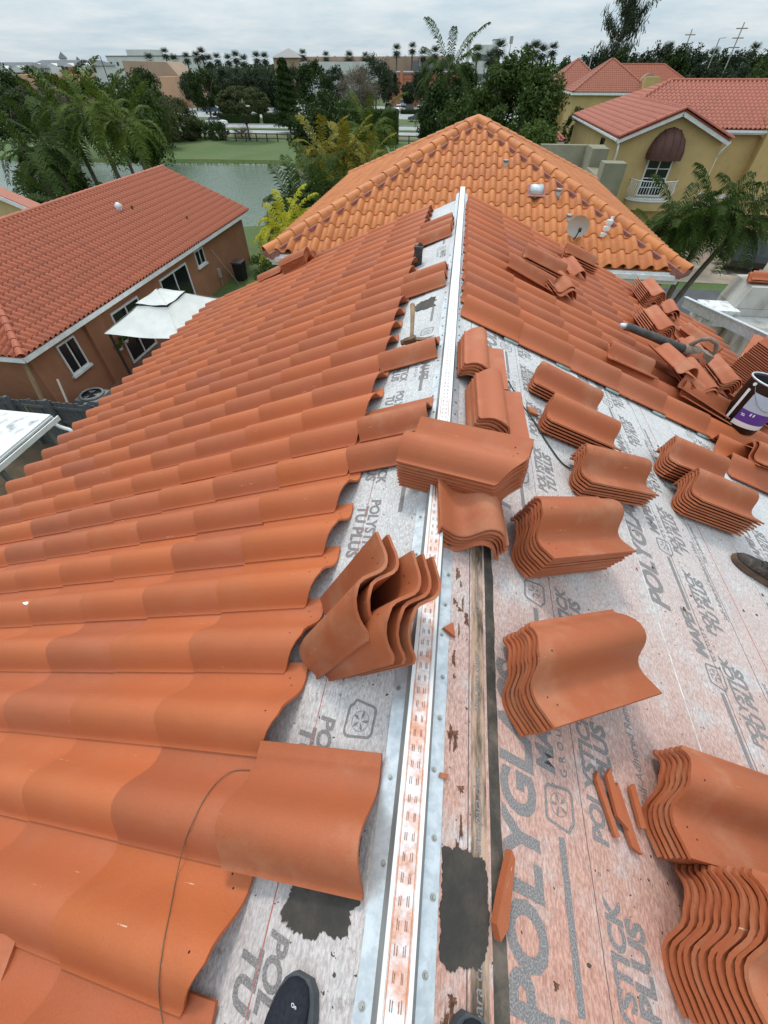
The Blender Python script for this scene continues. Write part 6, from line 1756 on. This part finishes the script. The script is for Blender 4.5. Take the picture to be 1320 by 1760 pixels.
mb = MB(); mb.box(-(x1 - x0) * .5, (x1 - x0) * .1, -9, -.3, 0, top_h(560, 106, 226)); mb.build('front_block', white_w, e)
Y = 225; P_ = G(497, Y)
e = tag(empty('pavilion', P_), 'tan pavilion with a grey pyramid roof on the skyline', 'building'); h1 = top_h(497, 99, Y); w1 = 22 / mw(497, Y)
mb = MB(); mb.box(-w1, w1, 0, 2 * w1, 0, h1); mb.build('wall', tan, e)
mb = MB(); w2 = w1 * 1.15; mb.add([(-w2, -w2 + w1, h1), (w2, -w2 + w1, h1), (w2, w2 + w1, h1), (-w2, w2 + w1, h1), (0, w1, top_h(497, 82, Y))], [(0, 1, 4), (1, 2, 4), (2, 3, 4), (3, 0, 4), (3, 2, 1, 0)]); mb.build('roof', simple('pale_shingle', (0.30, 0.28, 0.265), None, .9), e)
Y = 165; x0, x1 = span(283, 326, Y)
e = bldg('peach_building', 'stepped peach building with a tan gabled wall before the skyline palms', x0, x1, Y, 20, top_h(300, 138, Y), peach, None, rows=1, cols=3, wsz=(1.6, 1.2))
hx = (x1 - x0) / 2; mb = MB(); z1 = top_h(240, 104, Y); z2 = top_h(280, 106, Y)
mb.add([(-hx - 15, 6, 0), (-hx + 1, 6, 0), (-hx + 4.5, 6, z2 - 5), (-hx - .5, 6, z2), (-hx - 15, 6, z1), (-hx - 15, 16, 0), (-hx + 1, 16, 0), (-hx + 4.5, 16, z2 - 5), (-hx - .5, 16, z2), (-hx - 15, 16, z1)], [(0, 1, 2, 3, 4), (9, 8, 7, 6, 5), (1, 6, 7, 2), (2, 7, 8, 3), (3, 8, 9, 4), (4, 9, 5, 0)]); mb.build('gable_wall', tan, e)
mb = MB(); mb.box(-hx + 1, hx - 2, -4, 0, top_h(300, 150, Y) - 3, top_h(300, 131, Y)); mb.build('upper_block', peach, e)
mb = MB(); mb.box(-hx - .5, hx + .5, -.4, .02, top_h(300, 138, Y) - .1, top_h(300, 138, Y) + .5); mb.build('cornice', white_w, e)
Y = 300; x0, x1 = span(200, 330, Y); bldg('flat_building', 'long low white flat-roofed building behind the tan gable', x0, x1, Y, 20, top_h(260, 97, Y), white_w, grey_roof, rows=2, cols=12)
Y = 330; x0, x1 = span(236, 276, Y); bldg('white_block', 'plain white block above the flat-roofed building on the skyline', x0, x1, Y, 14, top_h(255, 85, Y), white_w, None, rows=2, cols=5)
# apartment row at the left
for k, (p0, p1, Y, ye, yr, lab) in enumerate(((-40, 62, 215, 118, 107, 'white apartment row with grey roof at the left border'), (66, 178, 235, 113, 103, 'white apartment row with grey roof behind the sign board'))):
    x0, x1 = span(p0, p1, Y); he = top_h(p0, ye, Y); hr = top_h(p0, yr, Y); e = bldg('apartment_row', lab, x0, x1, Y, 14, he, white_w, None, rows=3, cols=14, wsz=(1.1, 1.4)); hx = (x1 - x0) / 2
    mb = MB(); mb.add([(-hx - .5, -.8, he), (hx + .5, -.8, he), (hx - 2, 7, hr), (-hx + 2, 7, hr), (-hx - .5, 15, he), (hx + .5, 15, he)], [(0, 1, 2, 3), (2, 1, 5), (3, 2, 5, 4), (0, 3, 4)]); mb.build('roof', dgrey, e)
    for g_ in range(4):
        x = -hx + 2 * hx * (g_ + .5) / 4; w_ = 2.4; mb = MB(); mb.add([(x - w_, -1.4, he - 1), (x + w_, -1.4, he - 1), (x + w_, -1.4, he), (x, -1.4, he + (hr - he) * .45), (x - w_, -1.4, he), (x - w_, 5, he - 1), (x + w_, 5, he - 1), (x + w_, 5, he), (x, 5, he + (hr - he) * .45), (x - w_, 5, he)], [(0, 1, 2, 3, 4), (1, 6, 7, 2), (2, 7, 8, 3), (3, 8, 9, 4), (4, 9, 5, 0)]); mb.build('dormer', white_w, e)
Y = 170; x0, x1 = span(100, 152, Y); e = bldg('sign_board', 'white rooftop sign board with dark and orange letters', x0, x1, Y, .6, top_h(126, 115, Y), white_w, None, cat='sign', z0=top_h(126, 127, Y))
for k in range(4):
    mb = MB(); x = -(x1 - x0) / 2 + (x1 - x0) * (.42 + .12 * k); zc = top_h(126, 121, Y); mb.box(x - .55, x + .55, -.1, .02, zc - .8, zc + .8); mb.build('letter', M['dark_frame'] if k != 2 else M['orange_pl'], e)
mb = MB(); 
for sx in (-3, 3): mb.box(sx - .2, sx + .2, .1, .5, 0, top_h(126, 127, Y))
mb.build('post', M['galv_side'], e)
Y = 165; x0, x1 = span(30, 75, Y); bldg('peach_wall', 'low peach wall below the left apartment row', x0, x1, Y, 6, top_h(50, 128, Y), peach, None)
Y = 165; x0, x1 = span(95, 150, Y); bldg('peach_wall', 'low peach wall under the sign board', x0, x1, Y, 6, top_h(120, 128, Y), peach, None)
# cupola and towers on the skyline
Y = 260
for px, yt, w_, lab in ((128, 89, 1.6, 'slim white lighthouse-like tower on the left skyline'), (152, 97, 1.3, 'short brown turret on the left skyline')):
    P_ = G(px, Y); ht_ = top_h(px, yt, Y); e = tag(empty('tower', P_), lab, 'tower'); mb = MB(); mb.tube([(0, 0, 0), (0, 0, ht_ - 2)], [w_ * 1.2, w_], 10); mb.build('shaft', white_w, e); mb = MB(); mb.tube([(0, 0, ht_ - 2), (0, 0, ht_ - 1.2), (0, 0, ht_)], [w_ * 1.3, w_ * .8, .1], 10); mb.build('cap', dgrey, e)
Y = 330
for p0, p1, yt, lab, rows in ((806, 846, 77, 'white office block on the skyline right of the coconut palm', 3), (795, 801, 70, 'left lift tower of the white office block', 0), (838, 849, 66, 'right lift tower of the white office block', 0)):
    x0, x1 = span(p0, p1, Y); e = bldg('office_tower', lab, x0, x1, Y + (8 if rows == 0 else 0), 12, top_h(p0, yt + (2 if rows == 0 else 0), Y), white_w, grey_roof if rows == 0 else None, rows=0)
    for r_ in range(rows):
        zc = top_h(p0, yt, Y) - 4 - 7 * r_; mb = MB(); mb.box(-(x1 - x0) * .47, (x1 - x0) * .47, -.1, .02, zc - 1.6, zc + .6); mb.build('window_band', dgrey, e)
Y = 200
for k in range(7):
    px = 832 + 5 * k; P_ = G(px, Y); e = tag(empty('storage_tank', P_), '%s small white rooftop unit from the left between the fan palms' % NUM[k], 'rooftop unit', 'white units between the fan palms'); mb = MB(); mb.box(-.7, .7, 0, 1.5, 0, top_h(px, 112 + (k * 5) % 9, Y)); mb.build('body', white_w, e)
x0, x1 = span(828, 875, 190); bldg('grey_shed', 'grey metal shed below the white rooftop units', x0, x1, 190, 12, top_h(850, 124, 190), simple('grey_metal', (0.30, 0.32, 0.345), None, .7), None)

# --- houses on the right, behind
def hiphouse(label, x0, x1, y0, y1, ze_, zr_, mat, wall, hipl=True, hipr=True, cov=.30, exp_=.42, lim=120, gable=False):
    e = tag(empty('house', ((x0 + x1) / 2, y0, 0)), label, 'house'); I = Matrix.Translation((-(x0 + x1) / 2, -y0, 0))
    mb = MB(); mb.box(x0 + .4 - (x0 + x1) / 2, x1 - .4 - (x0 + x1) / 2, .4, y1 - y0 - .4, 0, ze_ - .1)
    mb.build('wall', wall, e)
    ym = (y0 + y1) / 2; d_ = ym - y0
    A = (x0 + (d_ if hipl else 0), ym, zr_); B_ = (x1 - (d_ if hipr else 0), ym, zr_)
    if A[0] > B_[0]: mid = (A[0] + B_[0]) / 2; A = (mid - .01, ym, zr_); B_ = (mid + .01, ym, zr_)
    faces = [[(x0, y0, ze_), (x1, y0, ze_), B_, A], [(x1, y0, ze_), (x1, y1, ze_), B_], [(x1, y1, ze_), (x0, y1, ze_), A, B_], [(x0, y1, ze_), (x0, y0, ze_), A]]
    for i, f_ in enumerate(faces):
        rf = MB().slab(f_, .15).build('roof', mat, e, mw=I.copy())
        if i != 2 and lim: roof_face(rf, f_, cov, exp_, mat, lim if i == 0 else lim // 2, inv=Matrix.Identity(4), seg=5)
        if i == 0: r0_ = rf
    for c_, q in (((x0, y0, ze_), A), ((x1, y0, ze_), B_), ((x0, y1, ze_), A), ((x1, y1, ze_), B_), (A, B_)):
        caps(r0_, c_, q, .16, .6, mat)
    mb = MB()
    for a, c_ in (((x0, y0), (x1, y0)), ((x1, y0), (x1, y1)), ((x0, y1), (x0, y0))): mb.bar((*a, ze_ - .18), (*c_, ze_ - .18), .08, .28)
    mb.build('fascia', M['white_trim'], e, mw=I.copy())
    return e
zy = ez(-1.75); Y = 92
x0, xm_, x1 = G(948, Y)[0], G(1015, Y)[0], atz(1092, 155, zy).x
h2 = hiphouse('back yellow house with a dark red hip roof and tall window', 15.6, 27.0, Y, Y + 11, zy, zy + 3.3, M['clay_old'], M['yellow_wall'])
tz = (zy - 3.6)
window(h2, (17.3, Y + .4, tz), (1, 0, 0), (0, 0, 1), 1.1, 4.6, M['white_trim'], 2, .1, False, (0, -1, 0), muntin=3)
window(h2, (16.0 + .4, Y + 3.4, zy - 1.8), (0, 1, 0), (0, 0, 1), 1.2, 1.6, M['white_trim'], 2, .1, False, (-1, 0, 0))
mb = MB(); mb.box(4.2, 6.2, -.4, 1.4, 0, zy + 1.6); mb.build('chimney', M['yellow_wall'], h2)
h3 = hiphouse('left wing with red hip roof behind the back yellow house', 12.6, 22.5, Y + 8, Y + 20, zy, zy + 3.4, M['clay_old'], M['yellow_wall'], lim=60)
Y3 = 120; xa, xb = atY(1062, 140, Y3).x, atY(1205, 140, Y3).x
h4 = hiphouse('far house with orange red roof and a curved parapet', xa, xb, Y3, Y3 + 12, ez(-2.2), ez(1.0), M['clay_red'], M['yellow_wall'], False, True, lim=60)
mb = MB(); xq = atY(1112, 140, Y3).x - (xa + xb) / 2; mb.box(xq - 1.9, xq + 1.9, -.6, .3, 0, ez(-1.6)); mb.prism([(0, 0)] * 3, 0, 0) if False else None
arcp = [(xq + 1.5 * math.cos(math.pi * k / 12), ez(-1.6) + 1.5 * math.sin(math.pi * k / 12)) for k in range(13)]
mb.add([(x, -.6, z) for x, z in arcp] + [(x, .3, z) for x, z in arcp], [tuple(range(13))[::-1], tuple(range(13, 26))] + [(i, i + 1, 14 + i, 13 + i) for i in range(12)]); mb.build('parapet', tan, h4)
Y5 = 160; xa, xb = atY(1150, 130, Y5).x, atY(1262, 130, Y5).x
h5 = hiphouse('far house with a dull brown hip roof', xa, xb, Y5, Y5 + 16, ez(-3.4), ez(.1), M['clay_brown'], tan, lim=0)
# small red roofs low among the trees
h6 = hiphouse('low red-roofed porch left of the yellow house', 7.2, 9.1, 52, 60, ez(-3.6), ez(-2.9), M['clay_red'], M['yellow_wall'], lim=30)
h7 = hiphouse('small red roof glimpsed left of the huge dark tree', G(806, 80)[0], G(826, 80)[0], 80, 84, ez(-4.6), ez(-3.4), M['clay_red'], M['yellow_wall'], lim=20)

# utility poles and lamp posts
for k, (px, yb, yt, Y, lab) in enumerate(((1190, 85, 50, 150, 'leaning utility pole above the right tree line'), (1280, 100, 38, 140, 'tall leaning utility pole with crossarms at the right'), (1022, 115, 78, 130, 'pale pole left of the casuarina'), (1237, 90, 66, 150, 'street lamp post above the right tree line'), (722, 180, 98, 172, 'tall car park lamp pole before the salmon store'), (880, 95, 62, 200, 'thin mast between the skyline palms'), (172, 125, 97, 160, 'dark pole before the left apartment rows'))):
    P_ = atY(px, yt, Y); e = tag(empty('utility_pole', (P_.x, Y, 0)), lab, 'pole'); mb = MB(); mb.tube([(0, 0, 0), (0, 0, P_.z)], [.17, .11], 7); mb.build('pole', M['galv_side'] if k != 6 else M['dark_frame'], e)
    if k < 2:
        for q in range(3): mb = MB(); mb.box(-1.1, 1.1, -.06, .06, P_.z - .9 - 1.3 * q, P_.z - .75 - 1.3 * q); mb.build('crossarm', M['wood'], e)
    elif k in (3, 4): mb = MB(); mb.bar((0, 0, P_.z), (1.3, 0, P_.z + .1), .12, .1); mb.build('lamp_arm', M['galv_side'], e)
    elif k == 5: mb = MB(); mb.box(-.5, .5, -.3, .3, P_.z - 1.6, P_.z); mb.build('antenna_head', M['galv_side'], e)

# ------------------------------------------------------------------ cars
M['tyre'] = simple('tyre', (0.015, 0.015, 0.015), None, .8); M['rim'] = simple('rim', (0.35, 0.35, 0.36), None, .4, metal=.7)
M['headlamp'] = simple('headlamp', (0.6, 0.62, 0.65), None, .15); M['taillamp'] = simple('taillamp', (0.35, 0.02, 0.02), None, .25)
paints = {n: simple('paint_' + n, c_, None, .25, spec=.6) for n, c_ in (('white', (.72, .72, .71)), ('silver', (.42, .43, .44)), ('black', (.012, .012, .013)), ('grey', (.10, .105, .115)), ('blue', (.05, .07, .11)), ('red', (.25, .03, .025)))}
def car(label, loc, rz, paint, kind='sedan', group=None):
    e = tag(empty('car', loc, rz), label, 'car', group)
    if kind == 'sedan':
        low = [(-2.25, .35), (-2.28, .62), (-2.15, .86), (-1.45, .93), (-.7, .95), (.9, .95), (1.75, .84), (2.22, .70), (2.30, .45), (2.25, .32)]
        cab = [(-1.65, .92), (-1.05, 1.36), (-.5, 1.45), (.35, 1.42), (1.15, .93)]; w_ = .88
    else:
        low = [(-2.3, .42), (-2.36, .75), (-2.28, 1.05), (-.7, 1.08), (1.05, 1.08), (1.9, 1.0), (2.28, .85), (2.34, .5), (2.3, .42)]
        cab = [(-2.25, 1.05), (-1.95, 1.70), (-.9, 1.80), (.25, 1.76), (1.15, 1.06)]; w_ = .95
    def ext(poly, ws):
        mb = MB(); n = len(poly); ys = [(-ws[1], 1), (-ws[0], 0), (ws[0], 0), (ws[1], 1)]
        vs = []
        for yv, ins in ys:
            for x, z in poly: vs.append((x * (.97 if ins == 0 and False else 1), yv, z))
        fs = [tuple(range(n))]
        for s_ in range(3): fs += [(s_ * n + i, (s_ + 1) * n + i, (s_ + 1) * n + (i + 1) % n, s_ * n + (i + 1) % n) for i in range(n)]
        fs.append(tuple(3 * n + i for i in range(n))[::-1]); mb.add(vs, fs); return mb
    ext(low, (w_ * .95, w_)).build('body', paints[paint], e)
    n = len(cab); mb = MB(); vs = []
    for sy in (-1, 1):
        for x, z in cab: k_ = 1 - .28 * (z - cab[0][1]) / (cab[2][1] - cab[0][1]) * .7; vs.append((x, sy * w_ * .94 * k_, z))
    mb.add(vs, [tuple(range(n))[::-1], tuple(range(n, 2 * n))] + [(i, (i + 1) % n, n + (i + 1) % n, n + i) for i in range(n)]); mb.build('cabin', M['glass'], e)
    mb = MB(); k_ = w_ * .94 * .80
    mb.add([(cab[1][0], -k_, cab[1][1] + .012), (cab[2][0], -k_, cab[2][1] + .02), (cab[3][0], -k_, cab[3][1] + .02), (cab[3][0], k_, cab[3][1] + .02), (cab[2][0], k_, cab[2][1] + .02), (cab[1][0], k_, cab[1][1] + .012)], [(0, 1, 4, 5), (1, 2, 3, 4)]); mb.build('roof', paints[paint], e)
    for sx in (-1.38, 1.38):
        for sy in (-1, 1):
            mb = MB(); mb.tube([(sx, sy * (w_ - .2), .33), (sx, sy * (w_ + .01), .33)], .33, 14); wl = mb.build('wheel', M['tyre'], e)
            mb = MB(); mb.tube([(sx, sy * (w_ + .012), .33), (sx, sy * (w_ + .02), .33)], .2, 12); mb.build('rim', M['rim'], wl)
    for sy in (-1, 1):
        mb = MB(); mb.box(2.18, 2.30, sy * w_ * .7 - .2, sy * w_ * .7 + .2, .62, .78); mb.build('headlight', M['headlamp'], e)
        mb = MB(); mb.box(-2.32, -2.2, sy * w_ * .72 - .18, sy * w_ * .72 + .18, .72, .88); mb.build('taillight', M['taillamp'], e)
    return e
car('black car parked on the stone driveway at the right border', (19.0, 33.6, .02), R(75), 'black', 'suv')
car('dark blue grey sedan driving behind the tall hedge', (*atz(718, 206, .3).xy, .03), R(182), 'grey')
car('white sedan driving behind the flat-topped tree', (*atz(372, 213, .3).xy, .03), R(0), 'white')
CP = 'cars in the car park'
for k, (px, py, col_, kd, rz, lab) in enumerate(((669, 189, 'grey', 'suv', 90, 'dark grey car at the left end of the row by the salmon store'), (686, 190, 'white', 'sedan', 88, 'white sedan second in the front row by the salmon store'), (704, 192, 'black', 'suv', 90, 'black car behind the slim young tree'), (722, 191, 'silver', 'sedan', 92, 'silver sedan at the lamp pole'), (712, 180, 'white', 'suv', 90, 'white car in the back row left of the lamp pole'), (729, 181, 'white', 'suv', 90, 'white van-like car in the back row right of the lamp pole'), (694, 182, 'silver', 'suv', 90, 'silver car at the left end of the back row'),
        (366, 193, 'blue', 'suv', 60, 'dark car alone behind the flat-topped tree'), (466, 191, 'white', 'suv', 20, 'white car under the low oak'), (480, 191, 'silver', 'sedan', 10, 'silver car next to the white one under the low oak'), (523, 185, 'white', 'suv', 90, 'white car behind the conifer'), (636, 183, 'red', 'suv', 90, 'red car right of the grey brown tree'), (50, 176, 'grey', 'suv', 30, 'dark car behind the leafless tree'), (100, 176, 'white', 'suv', 20, 'white car behind the leafless tree'))):
    p_ = atz(px, py, .3); car(lab, (p_.x, p_.y, .03), R(rz), col_, kd, CP)

# far wood on the horizon: one mass
rng = np.random.default_rng(99); n_ = 26000
cl_ = 420; cx = rng.uniform(-900, 900, cl_); cy = rng.uniform(420, 900, cl_); rr_ = rng.uniform(7, 15, cl_); hh_ = rng.uniform(5, 9.5, cl_)
k_ = rng.integers(0, cl_, n_); d_ = unit(rng.normal(0, 1, (n_, 3))); d_[:, 2] = np.abs(d_[:, 2])
p = np.stack([cx[k_] + d_[:, 0] * rr_[k_], cy[k_] + d_[:, 1] * rr_[k_], d_[:, 2] * hh_[k_]], 1)
o = link('far_wood', quads_mesh('far_wood', leaves(rng, p, d_, 3.2, .7), M['leaf_far'])); tag(o, 'dark band of far woods along the horizon', 'woods', kind='stuff')
